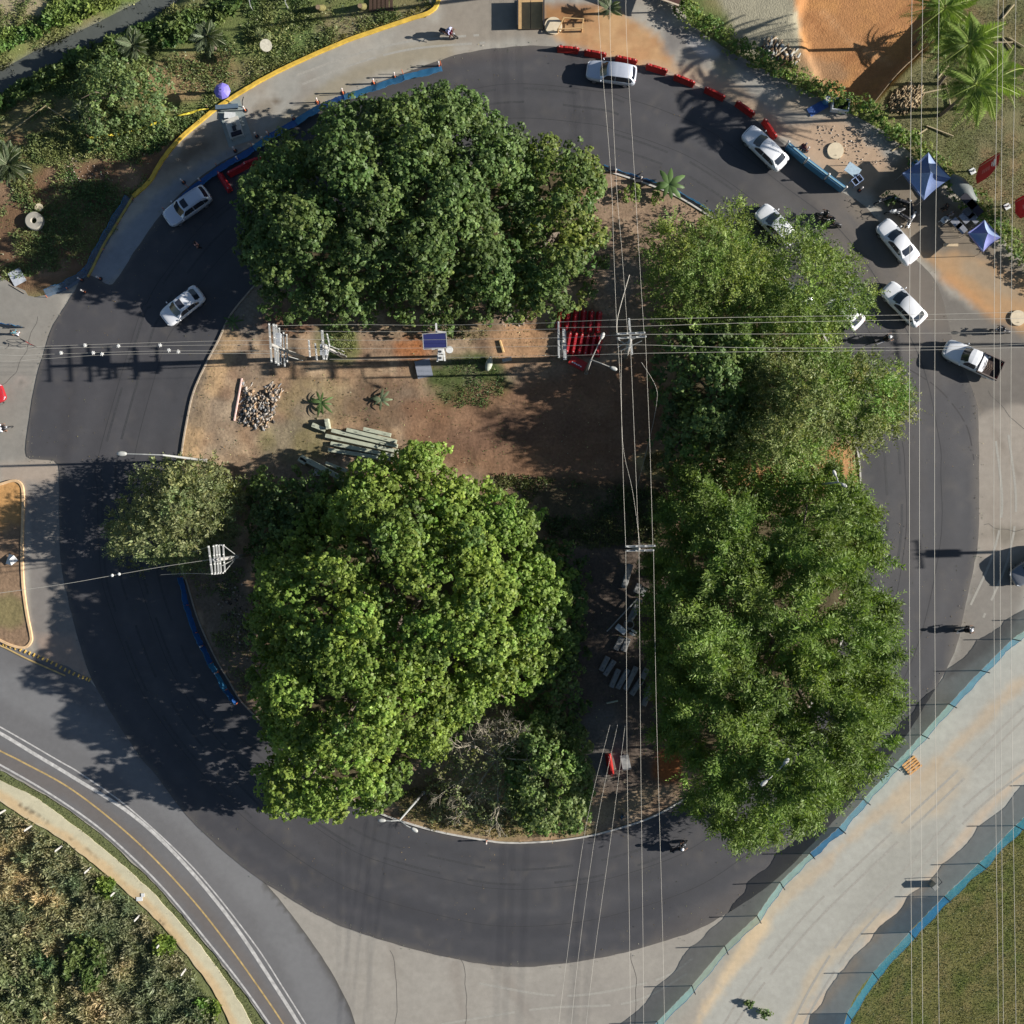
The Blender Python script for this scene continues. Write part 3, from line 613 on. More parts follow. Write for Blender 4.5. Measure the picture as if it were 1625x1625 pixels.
def crown_mesh(name, lobes, m, seed, dens=4.2, nleaf=11, leaf=(0.2, 0.4), aspect=0.7, style='blob', rc=0.36, tint_var=(0.17, 0.15, 0.12), hue=0.045, flat=0.8, mix=None, parent=None, sink=0.25):
    rng = np.random.default_rng(seed)
    R = lobes[:, 3]; nc = np.maximum(4, (dens * (4.8 if style == 'blob' else 9.0) * R * R).astype(int)); li = np.repeat(np.arange(len(lobes)), nc); n = len(li)
    u = rand_unit(n, rng); u[:, 2] = np.where(u[:, 2] < -0.1, -u[:, 2], u[:, 2])
    rad = R[li] * (1 - sink * rng.random(n) ** 2)
    cc = lobes[li, :3] + u * rad[:, None] * np.array([1, 1, flat])
    lt = 1 + rng.normal(0, tint_var[0], len(lobes)); lh = rng.normal(0, hue, len(lobes))
    ct = lt[li] * (1 + rng.normal(0, tint_var[1], n)); ch = lh[li] + rng.normal(0, hue * 0.5, n)
    crad = rc * rng.uniform(0.7, 1.3, n)
    k = nleaf; N = n * k; ci = np.repeat(np.arange(n), k)
    if style == 'blob':
        q = rand_unit(N, rng); q[:, 2] = np.abs(q[:, 2]) * 1.0 - 0.25
        q = norm(q + u[ci] * 0.5); pos = cc[ci] + q * crad[ci][:, None] * rng.uniform(0.45, 1, (N, 1))
        nr = norm(q * 0.8 + np.array([0, 0, 0.45]) + rng.normal(0, 0.35, (N, 3)))
        ax = norm(np.cross(nr, rand_unit(N, rng)))
        ln = rng.uniform(leaf[0], leaf[1], N); wd = ln * aspect
        pos = pos - ax * ln[:, None] * 0.5
    else:      # sprays: leaves in two ranks along a drooping shoot
        if style == 'plume':
            ctr = lobes[:, :2].mean(0); outv = lobes[:, :2] - ctr; th = np.arctan2(outv[:, 1], outv[:, 0]) + rng.normal(0, 1.1, len(lobes))
            axl = norm(np.column_stack([np.cos(th), np.sin(th), rng.uniform(0.25, 0.75, len(lobes))]))
            tt = rng.random(n) ** 0.8; pr = rand_unit(n, rng)
            cc = lobes[li, :3] + axl[li] * (tt * R[li] * 2.0 - R[li] * .5)[:, None] + pr * (R[li] * (0.46 - 0.38 * tt))[:, None]
            u = norm(axl[li] * 1.6 + pr * 0.7)
        sa = norm(u * np.array([1, 1, 0.35]) + np.array([0, 0, 0.35]) + rng.normal(0, 0.28, (n, 3)))
        Ls = crad * 2.6
        t = np.tile(np.linspace(0.05, 1, k), n) + rng.uniform(-0.03, 0.03, N)
        side0 = norm(np.cross(sa, [0, 0, 1.0]) + 1e-6)
        rot = rng.uniform(-0.9, 0.9, n)[:, None]; up0 = norm(np.cross(side0, sa)); side0 = norm(side0 * np.cos(rot) + up0 * np.sin(rot))
        sg = np.where(np.tile(np.arange(k), n) % 2 == 0, 1.0, -1.0)[:, None]
        pos = cc[ci] + sa[ci] * (t * Ls[ci])[:, None] - np.array([0, 0, 1.0]) * (0.35 * (t ** 2) * Ls[ci])[:, None]
        ax = norm(sa[ci] * 0.75 + side0[ci] * sg * 0.85 + rng.normal(0, 0.22, (N, 3)) - np.array([0, 0, 0.15]))
        nr = norm(np.array([0, 0, 1.0]) + rng.normal(0, 0.45, (N, 3)))
        ln = rng.uniform(leaf[0], leaf[1], N) * (1.15 - 0.5 * t); wd = ln * aspect
    V = leaf_quads(pos, nr, ax, ln, wd)
    tv = ct[ci] * (1 + rng.normal(0, tint_var[2], N)); hv = ch[ci] + rng.normal(0, 0.04, N)
    T = np.column_stack([tv * (1 + hv * 1.3), tv * (1 + hv * 0.25), tv * (1 - np.abs(hv) * 1.2)])
    if mix is not None:      # second leaf colour ratio on some lobes
        s = (np.random.default_rng(seed + 5).random(len(lobes)) < mix[0])[li][ci]; T[s] *= np.array(mix[1])
    T = np.clip(T, 0.15, 2.2)
    F = np.arange(N * 4).reshape(N, 4)
    o = link(name, np_mesh(name, V, F, [m], np.repeat(T, 4, 0)), parent)
    return tag(o, kind='stuff')
BARK = mat('grey brown bark', (0.14, 0.11, 0.085), 0.9, vary=0.3, scale=5, bump=0.03)
def woody(root, base, lobes, tr=0.35, nl=7, seed=0, m=None):
    """trunk plus limbs reaching into the lobes; base is a world position, root at the origin of base"""
    m = m or BARK; rng = random.Random(seed)
    c = Vector(np.mean(lobes[:, :3], 0)); top = Vector((base[0] * 0.75 + c.x * 0.25, base[1] * 0.75 + c.y * 0.25, c.z * 0.42))
    b = Vector(base); mid = b.lerp(top, 0.5) + Vector((rng.uniform(-.15, .15), rng.uniform(-.15, .15), 0))
    MB().tube([p - b for p in (b - Vector((0, 0, 0.1)), b + (mid - b) * 0.25, mid, top)], lambda t: tr * (1.25 - 0.5 * t), 10).build('trunk', m, root, True)
    pick = [lobes[int(i)] for i in np.linspace(0, len(lobes) - 1, nl + 2)[1:-1]]
    for q in pick:
        e = Vector(q[:3]); a = top.lerp(e, 0.33) + Vector((0, 0, 0.5)); d = top.lerp(e, 0.7) + Vector((rng.uniform(-.3, .3), rng.uniform(-.3, .3), 0.5))
        MB().tube([p - b for p in (top - Vector((0, 0, 0.25)), a, d, e)], lambda t: tr * (0.55 - 0.43 * t), 7).build('limb', m, root, True)
TREE_LOBES = {}
def tree(name, label, poly, z0, z1, D, base_px, m, seed, spacing=1.25, Rr=(0.9, 1.7), tr=0.35, nl=7, group=None, zref=6.5, under=2, **kw):
    b = P(*base_px, 0); b.z = 0.12
    lo = lobes_in(poly, zref, z0, z1, D, spacing, Rr, seed)
    root = thing(name, label, 'tree', b, 0, group)
    woody(root, b, lo, tr, nl, seed)
    low = lo.copy(); low[:, 2] = np.maximum(low[:, 2] - 1.8, 1.2); low = low[::under]          # under-storey of the crown, seen in the gaps
    al_ = np.vstack([lo, low]); al_[:, :3] -= np.array(b)
    crown_mesh('crown', al_, m, seed, parent=root, **kw)
    return root

LM_DARK = leaf_mat('dark broad leaves', (0.112, 0.17, 0.055)); LM_BRIGHT = leaf_mat('fresh green leaves', (0.20, 0.28, 0.06), trans=0.35)
LM_MID = leaf_mat('mid green leaves', (0.11, 0.165, 0.05)); LM_FEA = leaf_mat('feathery yellow green leaves', (0.20, 0.265, 0.07), trans=0.35)
LM_OLIVE = leaf_mat('olive leaves', (0.195, 0.23, 0.08)); LM_SPRAY = leaf_mat('glossy shoot leaves', (0.15, 0.22, 0.05), trans=0.35)
LM_RND = leaf_mat('soft green leaves', (0.17, 0.225, 0.08)); LM_PALE = leaf_mat('pale long leaves', (0.20, 0.225, 0.105)); LM_GREY = leaf_mat('grey green leaves', (0.20, 0.225, 0.105))

T1a = [(365, 300), (375, 345), (365, 375), (390, 420), (420, 470), (450, 485), (500, 480), (545, 490), (600, 472), (650, 500), (690, 505), (730, 480), (790, 480), (830, 470), (835, 400), (850, 300), (840, 215), (815, 200),
       (790, 165), (740, 130), (690, 125), (640, 125), (610, 150), (560, 150), (510, 165), (490, 200), (440, 210), (400, 240), (385, 280)]
T1b = [(820, 235), (870, 205), (915, 220), (950, 240), (960, 330), (955, 400), (940, 460), (900, 480), (870, 500), (830, 480), (810, 400)]
T2 = [(690, 700), (700, 745), (760, 770), (820, 790), (855, 830), (850, 870), (885, 885), (900, 930), (918, 1030), (900, 1060), (870, 1090), (830, 1110), (780, 1130), (730, 1150), (700, 1210), (650, 1230), (620, 1270), (600, 1300),
      (560, 1298), (530, 1310), (480, 1298), (440, 1310), (405, 1300), (400, 1270), (422, 1200), (400, 1150), (388, 1090), (402, 1030), (382, 1000), (388, 950), (402, 900), (422, 850), (480, 800), (540, 770), (560, 735), (610, 722), (650, 705)]
T2b = [(388, 800), (400, 770), (470, 755), (550, 750), (560, 800), (500, 880), (430, 900), (395, 880)]
T2c = [(860, 860), (900, 870), (930, 930), (925, 1040), (915, 1130), (880, 1150), (850, 1100), (860, 980)]
T3 = [(838, 1135), (880, 1150), (915, 1180), (935, 1230), (937, 1280), (905, 1318), (860, 1325), (825, 1300), (808, 1250), (822, 1200)]
T4 = [(1042, 360), (1080, 352), (1130, 358), (1172, 332), (1192, 305), (1198, 352), (1225, 392), (1252, 388), (1262, 352), (1285, 350), (1330, 390), (1365, 410), (1400, 448), (1388, 482), (1350, 492), (1335, 540), (1300, 560), (1200, 520), (1130, 510), (1060, 490), (1035, 430)]
T5 = [(1075, 530), (1120, 508), (1180, 505), (1225, 530), (1240, 600), (1205, 680), (1185, 740), (1130, 760), (1080, 740), (1062, 690), (1075, 640), (1045, 600), (1050, 560)]
T6 = [(1220, 560), (1300, 552), (1370, 572), (1455, 600), (1448, 640), (1420, 690), (1385, 702), (1340, 690), (1320, 730), (1260, 760), (1195, 765), (1180, 700), (1200, 620)]
T7 = [(1072, 765), (1150, 755), (1240, 775), (1300, 748), (1350, 758), (1385, 790), (1385, 850), (1400, 885), (1380, 910), (1400, 960), (1422, 1000), (1412, 1060), (1418, 1110), (1404, 1160), (1406, 1190), (1368, 1236),
      (1330, 1260), (1300, 1310), (1250, 1310), (1180, 1345), (1128, 1335), (1114, 1275), (1088, 1200), (1052, 1130), (1065, 1070), (1042, 1000), (1048, 900), (1062, 820)]
T8 = [(168, 862), (188, 812), (222, 765), (262, 735), (320, 742), (362, 775), (370, 812), (345, 862), (310, 885), (270, 900), (230, 890), (200, 884)]
T9 = [(112, 150), (125, 105), (160, 85), (200, 92), (250, 115), (262, 160), (240, 195), (190, 206), (140, 202)]

tree('broadleaf_tree', 'huge dark green broad-crowned tree filling the north of the roundabout', T1a, 3.4, 10.4, 6.0, (620, 350), LM_DARK, 21, 1.25, (0.9, 1.7), 0.55, 9, under=1)
tree('broadleaf_tree', 'mid green tree joining the right side of the huge dark tree', T1b, 3.0, 7.8, 3.5, (885, 370), LM_MID, 22, 1.2, (0.8, 1.4), 0.3, 6, mix=(0.35, (1.35, 1.15, 0.95)))
tree('broadleaf_tree', 'largest bright green tree overhanging the south-west kerb of the roundabout', T2, 3.2, 10.2, 6.5, (650, 980), LM_BRIGHT, 23, 1.2, (0.85, 1.6), 0.55, 10, rc=0.33, under=1, mix=(0.12, (0.7, 0.75, 0.9)))
tree('shrubby_tree', 'low dark bushy tree tucked behind the bright green tree beside the concrete beams', T2b, 1.5, 4.5, 2.5, (470, 820), LM_DARK, 24, 1.1, (0.6, 1.1), 0.15, 5, zref=3.5)
tree('shrubby_tree', 'low shaded tree on the right flank of the bright green tree', T2c, 1.5, 4.4, 2.5, (890, 1010), LM_MID, 25, 1.1, (0.6, 1.1), 0.15, 5, zref=3.5)
tree('round_tree', 'small round grey-green tree at the south kerb beside the leafless tree', T3, 2.0, 6.8, 3.0, (870, 1225), LM_RND, 26, 0.85, (0.6, 1.05), 0.22, 6, zref=4.5, dens=6, leaf=(0.18, 0.36), under=1, mix=(0.5, (0.8, 0.92, 0.7)))
tree('feathery_tree', 'loose yellow-green feathery tree over the north-east lane and the queueing cars', T4, 3.2, 7.0, 4.5, (1190, 450), LM_FEA, 27, 1.15, (0.7, 1.3), 0.3, 8, style='spray', dens=4.6, nleaf=11, leaf=(0.2, 0.4), aspect=0.4, rc=0.46, mix=(0.35, (0.72, 0.8, 0.8)))
tree('broadleaf_tree', 'dark green tree between the feathery tree and the tall shoots tree', T5, 2.4, 6.2, 3.6, (1130, 630), LM_DARK, 28, 1.15, (0.8, 1.4), 0.3, 6, mix=(0.25, (1.25, 1.2, 0.9)))
tree('feathery_tree', 'olive and straw tinted feathery tree reaching right over the east lane', T6, 3.0, 10.0, 6.0, (1260, 660), LM_OLIVE, 29, 1.1, (0.7, 1.3), 0.32, 8, style='spray', dens=4.6, nleaf=11, leaf=(0.2, 0.4), aspect=0.4, rc=0.46, mix=(0.4, (0.8, 1.05, 0.7)))
tree('shoots_tree', 'long deep green tree with bristling upright shoots along the east lane', T7, 3.6, 10.2, 5.0, (1235, 1030), LM_SPRAY, 30, 1.2, (1.1, 1.8), 0.5, 10, under=1, style='plume', dens=2.3, nleaf=11, leaf=(0.3, 0.56), aspect=0.3, rc=0.52, hue=0.03)
tree('kerbside_tree', 'small pale long-leaved tree leaning over the west lane by the double arm pole', T8, 2.2, 6.0, 3.0, (300, 815), LM_PALE, 31, 0.9, (0.55, 1.0), 0.18, 6, zref=4, style='spray', dens=4, nleaf=9, leaf=(0.24, 0.46), aspect=0.42, rc=0.34)
tree('bushy_tree', 'bushy green tree on the verge beside the stream', T9, 1.2, 4.6, 2.6, (195, 150), LM_RND, 32, 1.0, (0.6, 1.1), 0.2, 6, zref=3.5, leaf=(0.16, 0.3), mix=(0.4, (0.75, 0.8, 0.9)))

# leafless tree on the south kerb
def bare_tree():
    b = P(790, 1195); b.z = 0.15
    root = thing('leafless_tree', 'leafless grey-branched tree between the bright tree and the south kerb', 'tree', b)
    rng = random.Random(5); grey = mat('bleached bark', alb(184, 174, 154), 0.9, vary=0.2)
    MB().tube([(0, 0, 0), (0.1, 0, 1.2), (0, 0.15, 2.2)], lambda t: 0.22 * (1.2 - 0.4 * t), 9).build('trunk', grey, root, True)
    tw = MB()
    def grow(p, d, L, r, lev):
        d = d.normalized(); q = p + d * L * 0.5 + Vector([rng.uniform(-.1, .1) * L for _ in range(3)]); e = q + (d + Vector([rng.uniform(-.25, .25) for _ in range(3)])).normalized() * L * 0.5
        tw.tube([p, q, e], lambda t: r * (1 - 0.45 * t), 4)
        if lev <= 0: return
        for i in range(rng.choice((3, 3, 4))):
            nd = (d + Vector((rng.uniform(-.9, .9), rng.uniform(-.9, .9), rng.uniform(-.35, .45)))).normalized()
            grow(q.lerp(e, rng.uniform(0.2, 1)), nd, L * rng.uniform(0.55, 0.8), r * 0.55, lev - 1)
    for k in range(9):
        a = math.radians(k * 40 + rng.uniform(-12, 12)); out = 2.7 if -2.8 < math.atan2(math.sin(a), math.cos(a)) < -0.4 else 1.25
        d = Vector((math.cos(a) * out, math.sin(a) * out, 0.8)); s0 = Vector((0, 0.1, 1.9 + rng.uniform(-.3, .2)))
        e = s0 + d.normalized() * (2.1 + out)
        MB().tube([s0, s0.lerp(e, 0.5) + Vector((0, 0, 0.3)), e], lambda t: 0.10 * (1 - 0.65 * t), 6).build('branch', grey, root, True)
        for f in (0.35, 0.55, 0.75, 0.95): grow(s0.lerp(e, f), d + Vector((rng.uniform(-.9, .9), rng.uniform(-.9, .9), 0.1)), 1.2, 0.04, 3)
    tag(tw.build('twig', grey, root), kind='stuff')
    lo = lobes_in([(690, 1190), (760, 1150), (850, 1120), (850, 1240), (820, 1310), (700, 1305), (680, 1250)], 2.5, 1.4, 3.8, 2.5, 1.0, (0.5, 0.9), 5); lo[:, :3] -= np.array(b)
    crown_mesh('sparse_leaf', lo, LM_GREY, 77, dens=5, nleaf=8, leaf=(0.13, 0.27), parent=root)
bare_tree()

# ------------------------------------------------------------------ ground cover
def cover(name, label, cat, poly, n, m, seed, size=(0.12, 0.3), aspect=0.35, up=0.9, z=0.0, zf=None, tintf=None, clump=0.0, hz=0.1, thr=None, scale=30, parent=None):
    rng = np.random.default_rng(seed); pp = np.array(poly, float); x0, y0 = pp.min(0); x1, y1 = pp.max(0)
    c = rng.random((n * 4, 2)) * [x1 - x0, y1 - y0] + [x0, y0]; c = c[sdf(c[:, 0], c[:, 1], pp) + fbm(c[:, 0] / 14, c[:, 1] / 14, seed) * 7 > 0]
    if thr is not None: c = c[fbm(c[:, 0] / scale, c[:, 1] / scale, seed + 3) + rng.normal(0, 0.12, len(c)) > thr]
    c = c[:n]; N = len(c); X = (c[:, 0] - 812.5) / S; Y = (812.5 - c[:, 1]) / S
    hh = np.clip(fbm(c[:, 0] / 16, c[:, 1] / 16, seed + 7) + 0.3, 0, 1) * clump
    Z = (zf(X, Y) if zf else np.full(N, z)) + hh * rng.random(N)
    ax = norm(rng.normal(0, 1, (N, 3)) * [1, 1, 0.4] + [0, 0, up]); nr = norm(rng.normal(0, 0.5, (N, 3)) + [0, 0, 1])
    ln = rng.uniform(size[0], size[1], N) * (1 + hh)
    V = leaf_quads(np.column_stack([X, Y, Z]), nr, ax, ln, ln * aspect)
    base = np.ones((N, 3)) * (1 + rng.normal(0, 0.2, N))[:, None]
    t = fbm(c[:, 0] / 40, c[:, 1] / 40, seed + 11)[:, None]
    T = base * (1 + np.array([0.75, 0.35, 0.45]) * t)
    if tintf: T = tintf(c[:, 0], c[:, 1], T, rng)
    T = np.clip(T, 0.1, 4)
    o = link(name, np_mesh(name, V, np.arange(N * 4).reshape(N, 4), [m], np.repeat(T, 4, 0)), parent)
    return tag(o, label, cat, kind='stuff')
G1 = leaf_mat('verge grass', (0.15, 0.185, 0.065), 0.2); G2 = leaf_mat('field grass', (0.125, 0.125, 0.055), 0.2); G3 = leaf_mat('scrub leaves', (0.195, 0.205, 0.11), 0.2)
gh = lambda x, y: ground_h(x, y)
def straw(cx, cy, r, colr=(1.5, 1.3, 1.25)):
    def f(px, py, T, rng):
        for (a, b, q) in zip(cx, cy, r):
            d = 1 - np.hypot(px - a, (py - b) * 0.9) / q + fbm(px / 20, py / 20, 9) * 0.35
            s = (d + rng.normal(0, 0.1, len(px))) > 0.15; T[s] = T[s] * np.array(colr)
        return T
    return f
cover('scrub_vegetation', 'tangled green and straw coloured scrub behind the white posts', 'scrub', [(-40, 1270), (40, 1300), (105, 1341), (170, 1392), (234, 1452), (294, 1520), (342, 1600), (372, 1680), (-40, 1680)], 62000, G3, 41, size=(0.12, 0.34), aspect=0.26, up=0.7, zf=gh, clump=1.0,
      tintf=straw([38, 92, 130, 210], [1375, 1465, 1600, 1540], [70, 55, 55, 26]))
cover('scrub_bush', 'round leafy bush in the scrub near the bottom left', 'bush', [(110, 1500), (130, 1480), (165, 1490), (175, 1530), (160, 1570), (125, 1565), (108, 1535)], 5000, LM_MID, 42, size=(0.12, 0.26), aspect=0.6, up=0.3, z=0.7, clump=0.9)
cover('scrub_bush', 'dark green bush filling the bottom left corner', 'bush', [(-40, 1500), (40, 1470), (100, 1520), (90, 1600), (60, 1660), (-40, 1660)], 9000, LM_GREY, 43, size=(0.12, 0.28), aspect=0.5, up=0.3, z=0.6, clump=1.2)
for i, (cx, cy, r, lb) in enumerate([(168, 1404, 16, 'bright weed clump touching the footpath beside the third white post'), (262, 1500, 18, 'bright weed clump around the sixth white post'), (330, 1600, 22, 'leafy weed clump at the lower end of the footpath')]):
    cover('weed_clump', lb, 'weeds', [(cx + r * math.cos(t), cy + r * math.sin(t)) for t in np.linspace(0, 6.28, 9)[:-1]], 900, LM_BRIGHT, 60 + i, size=(0.14, 0.3), aspect=0.6, up=0.4, z=0.3, clump=0.6)
cover('verge_grass', 'strip of thin grass between the footpath and the white edge line', 'grass', [(-20, 1214), (73, 1261), (147, 1312), (204, 1362), (262, 1420), (327, 1498), (387, 1574), (440, 1660), (415, 1660), (366, 1566), (314, 1496), (249, 1423), (183, 1362), (118, 1310), (52, 1263), (-20, 1236)], 9000, G2, 44, size=(0.06, 0.16), z=0.02, tintf=lambda a, b, T, r: T * np.array([0.85, 0.95, 0.9]))
TLP = [(-30, -20), (700, -20), (690, 8), (640, 28), (560, 58), (500, 82), (430, 114), (385, 140), (330, 176), (280, 215), (240, 275), (150, 420), (-30, 450)]
cover('verge_grass', 'rough green grass on both banks of the stream', 'grass', TLP, 60000, G1, 45, size=(0.1, 0.3), aspect=0.3, up=0.7, zf=gh, clump=0.35, thr=0.0, scale=34,
      tintf=lambda a, b, T, r: np.where((line_d(a, b, RIVER) < 19)[:, None], T * 0 + 0.12, T))
cover('bank_bushes', 'thick green growth along the near bank of the stream', 'bushes', [(-30, 150), (40, 125), (110, 80), (160, 60), (230, 40), (300, 20), (400, -10), (330, 60), (230, 80), (150, 95), (110, 120), (60, 150), (-30, 190)], 16000, LM_MID, 46, size=(0.14, 0.34), aspect=0.5, up=0.4, zf=gh, clump=1.1)
cover('bank_bushes', 'thick green growth along the far bank of the stream', 'bushes', [(-30, 95), (50, 60), (120, 30), (190, 0), (180, -20), (90, -10), (60, 30), (-30, 70)], 9000, G1, 47, size=(0.14, 0.34), aspect=0.5, up=0.4, zf=gh, clump=0.9, tintf=lambda a, b, T, r: T * np.array([1.1, 1.25, 0.9]))
cover('dark_bushes', 'dark weeds below the bushy tree along the barricade tape', 'weeds', [(40, 215), (150, 205), (300, 185), (330, 180), (250, 240), (140, 240), (60, 260)], 9000, G1, 48, size=(0.1, 0.28), aspect=0.4, up=0.5, zf=gh, clump=0.4)
cover('kerb_weeds', 'weeds growing along the back of the yellow kerb', 'weeds', offset_line(YKERB, 5) [1:] + offset_line(YKERB, -3)[1:][::-1] if False else [(690, 2), (640, 22), (560, 50), (500, 74), (430, 106), (380, 134), (383, 142), (432, 116), (502, 83), (562, 59), (644, 30), (692, 10)], 3500, G1, 49, size=(0.1, 0.26), up=0.7, z=0.0, clump=0.3, tintf=lambda a, b, T, r: T * np.array([1.0, 0.8, 0.6]))
FP = [(1400, 175), (1460, 110), (1560, -20), (1660, -20), (1660, 440), (1560, 335), (1480, 258)]
cover('field_grass', 'short dry grass of the field behind the hedge', 'grass', FP, 30000, G2, 50, size=(0.05, 0.16), aspect=0.3, up=0.8, zf=gh, thr=-0.25, scale=26)
cover('field_grass', 'mown olive grass beyond the lower blue net fence', 'grass', [(1660, 1265), (1611, 1316), (1553, 1378), (1498, 1430), (1443, 1488), (1388, 1550), (1350, 1612), (1335, 1660), (1660, 1660)], 36000, G2, 51, size=(0.06, 0.17), aspect=0.3, up=0.8, zf=gh, tintf=lambda a, b, T, r: T * np.array([0.85, 0.98, 0.75]))
cover('tall_grass', 'round dark green weed patch in the middle of the island', 'weeds', [(690, 600), (715, 572), (770, 568), (800, 590), (800, 625), (770, 648), (720, 648), (692, 625)], 2600, G1, 52, size=(0.1, 0.3), aspect=0.2, up=0.7, z=0.2, clump=0.2, thr=-0.25, scale=14, tintf=lambda a, b, T, r: T * np.array([0.75, 0.85, 0.75]))
cover('tall_grass', 'pale green grass tuft beside the double crossarm pole', 'grass', [(515, 520), (540, 512), (565, 530), (562, 560), (530, 565), (512, 545)], 1500, G1, 53, size=(0.12, 0.34), aspect=0.2, up=0.8, z=0.2, clump=0.2, tintf=lambda a, b, T, r: T * 1.25)
cover('tall_grass', 'dry weeds with white flowers above the solar panel', 'weeds', [(690, 500), (780, 500), (775, 535), (705, 540)], 1500, G2, 54, size=(0.1, 0.26), aspect=0.3, up=0.6, z=0.2, clump=0.2, tintf=lambda a, b, T, r: np.where((r.random(len(T)) < .12)[:, None], np.array([4.5, 4.6, 7.5]), T))
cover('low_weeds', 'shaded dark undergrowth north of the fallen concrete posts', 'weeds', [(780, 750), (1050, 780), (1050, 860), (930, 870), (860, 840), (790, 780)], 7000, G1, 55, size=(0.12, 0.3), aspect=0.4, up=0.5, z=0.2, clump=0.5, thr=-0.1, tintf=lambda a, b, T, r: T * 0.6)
cover('dry_grass', 'pale dry grass patch beside the wires at the east of the island', 'grass', [(1015, 722), (1050, 715), (1075, 735), (1070, 755), (1030, 758)], 1400, G2, 56, size=(0.1, 0.25), up=0.7, z=0.2, clump=0.2, tintf=lambda a, b, T, r: T * np.array([1.3, 1.15, 1.0]))
cover('dry_grass', 'dry grass around the foot of the leafless tree', 'grass', [(620, 1260), (700, 1240), (860, 1290), (940, 1310), (890, 1326), (790, 1328), (690, 1312), (640, 1295)], 5000, G2, 57, size=(0.1, 0.28), up=0.6, z=0.2, clump=0.3, tintf=lambda a, b, T, r: T * np.array([1.2, 1.1, 0.9]))
cover('low_weeds', 'leaf litter and weeds along the shaded west kerb', 'weeds', [(300, 900), (390, 900), (410, 1110), (385, 1105), (345, 1030)], 3000, G1, 58, size=(0.08, 0.22), aspect=0.5, up=0.5, z=0.2, clump=0.3, thr=0.0)
cover('low_weeds', 'sparse olive weeds dotted over the bare island soil', 'weeds', [tuple(p) for p in ISLAND], 9000, G1, 161, size=(0.06, 0.2), aspect=0.4, up=0.5, z=0.26, thr=0.28, scale=22, tintf=lambda a, b, T, r: T * 0.85)
# fallen leaves and litter scattered over the island
cover('leaf_litter', 'small pale leaves and litter scattered over the island soil', 'litter', [tuple(p) for p in ISLAND], 5200, G2, 59, size=(0.05, 0.15), aspect=0.7, up=0.15, z=0.3, tintf=lambda a, b, T, r: T * np.where((r.random(len(T)) < .3)[:, None], np.array([3.2, 3.0, 5.0]), np.array([1.5, 1.0, 0.8])))
cover('leaf_litter', 'bits of litter scattered over the north-west verge', 'litter', TLP, 900, G2, 159, size=(0.06, 0.18), aspect=0.8, up=0.15, z=0.1, zf=lambda x, y: ground_h(x, y) + 0.1, tintf=lambda a, b, T, r: T * np.array([3.2, 3.1, 5.0]))
band = lambda d: [tuple(p) for p in offset_line(ring_s + ring_s[:1], d)]
cover('loose_gravel', 'loose gravel and sand grains along the ragged outer edge of the fresh asphalt', 'gravel', band(9) + band(-7)[::-1], 6500, G2, 163, size=(0.04, 0.12), aspect=0.8, up=0.1, z=0.1, tintf=lambda a, b, T, r: T * np.array([2.0, 1.9, 3.4]) * (0.5 + r.random((len(T), 1)) * .7))
cover('fallen_leaves', 'fallen leaves scattered on the fresh asphalt near the trees', 'leaves', [tuple(p) for p in ring_s], 2600, G2, 164, size=(0.05, 0.13), aspect=0.6, up=0.1, z=0.105, thr=0.05, scale=60, tintf=lambda a, b, T, r: T * np.array([1.4, 1.1, 1.2]) * (0.5 + r.random((len(T), 1))))
# hedge
hl = smooth(HEDGE, 4); rngh = np.random.default_rng(8)
hp = []
for i, (a, b) in enumerate(hl):
    for k in range(5):
        p = P(a + rngh.uniform(-11, 11), b + rngh.uniform(-11, 11)); hp.append((p.x, p.y, 0.45 + rngh.uniform(-.2, .35), rngh.uniform(0.45, 0.75)))
hr = thing('hedge', 'long leafy creeper-covered fence line along the north-east verge', 'hedge', (0, 0, 0))
crown_mesh('foliage', np.array(hp), LM_FEA, 91, dens=5, nleaf=11, leaf=(0.1, 0.24), aspect=0.6, rc=0.22, parent=hr, mix=(0.4, (0.55, 0.75, 0.7)))
for i in range(0, len(hl), 4):
    p = P(*hl[i]); MB().cyl((p.x, p.y, -0.1), (p.x, p.y, 1.2), 0.05).build('post', mat('weathered post', alb(150, 140, 120), 0.9), hr)

# ------------------------------------------------------------------ palms and banana plants
def frond_mesh(name, L, m, droop=0.6, leaflet=0.45, pairs=24, wide=0.05):
    V = []; F = []; T = []
    def mid(t): return np.array([L * t * (1 - 0.12 * t), 0, L * (0.35 * t - (0.35 + droop) * t * t)])
    for i in range(pairs):
        t = 0.12 + 0.88 * i / (pairs - 1); p = mid(t); q = mid(min(t + 0.02, 1.02)); tang = (q - p) / np.linalg.norm(q - p)
        ll = leaflet * math.sin(math.pi * min(0.95, 0.15 + t * 0.85)) + 0.08
        for sg in (1, -1):
            d = np.array([tang[0] * 0.65, sg * 0.8, -0.25 + random.uniform(-.15, .1)]); d /= np.linalg.norm(d); s = np.array([1, 0, 0.2]) * wide
            o = len(V); V += [p - s * .5, p + d * ll * 0.5 + s, p + d * ll, p + d * ll * 0.5 - s]; F.append((o, o + 1, o + 2, o + 3))
            tv = random.uniform(0.75, 1.25); T += [(tv, tv, tv)] * 4
    for i in range(6):
        a = mid(i / 6); b = mid((i + 1) / 6); o = len(V); wv = np.array([0, 0.03, 0.01])
        V += [a - wv, a + wv, b + wv * .7, b - wv * .7]; F.append((o, o + 1, o + 2, o + 3)); T += [(1.5, 1.3, 1.4)] * 4
    return np_mesh(name, np.array(V), np.array(F), [m], np.array(T))
PALM = leaf_mat('palm leaves', (0.20, 0.28, 0.07), 0.3); PALMG = leaf_mat('silver green palm leaves', (0.14, 0.175, 0.10), 0.25); BAN = leaf_mat('banana leaves', (0.09, 0.15, 0.05), 0.3)
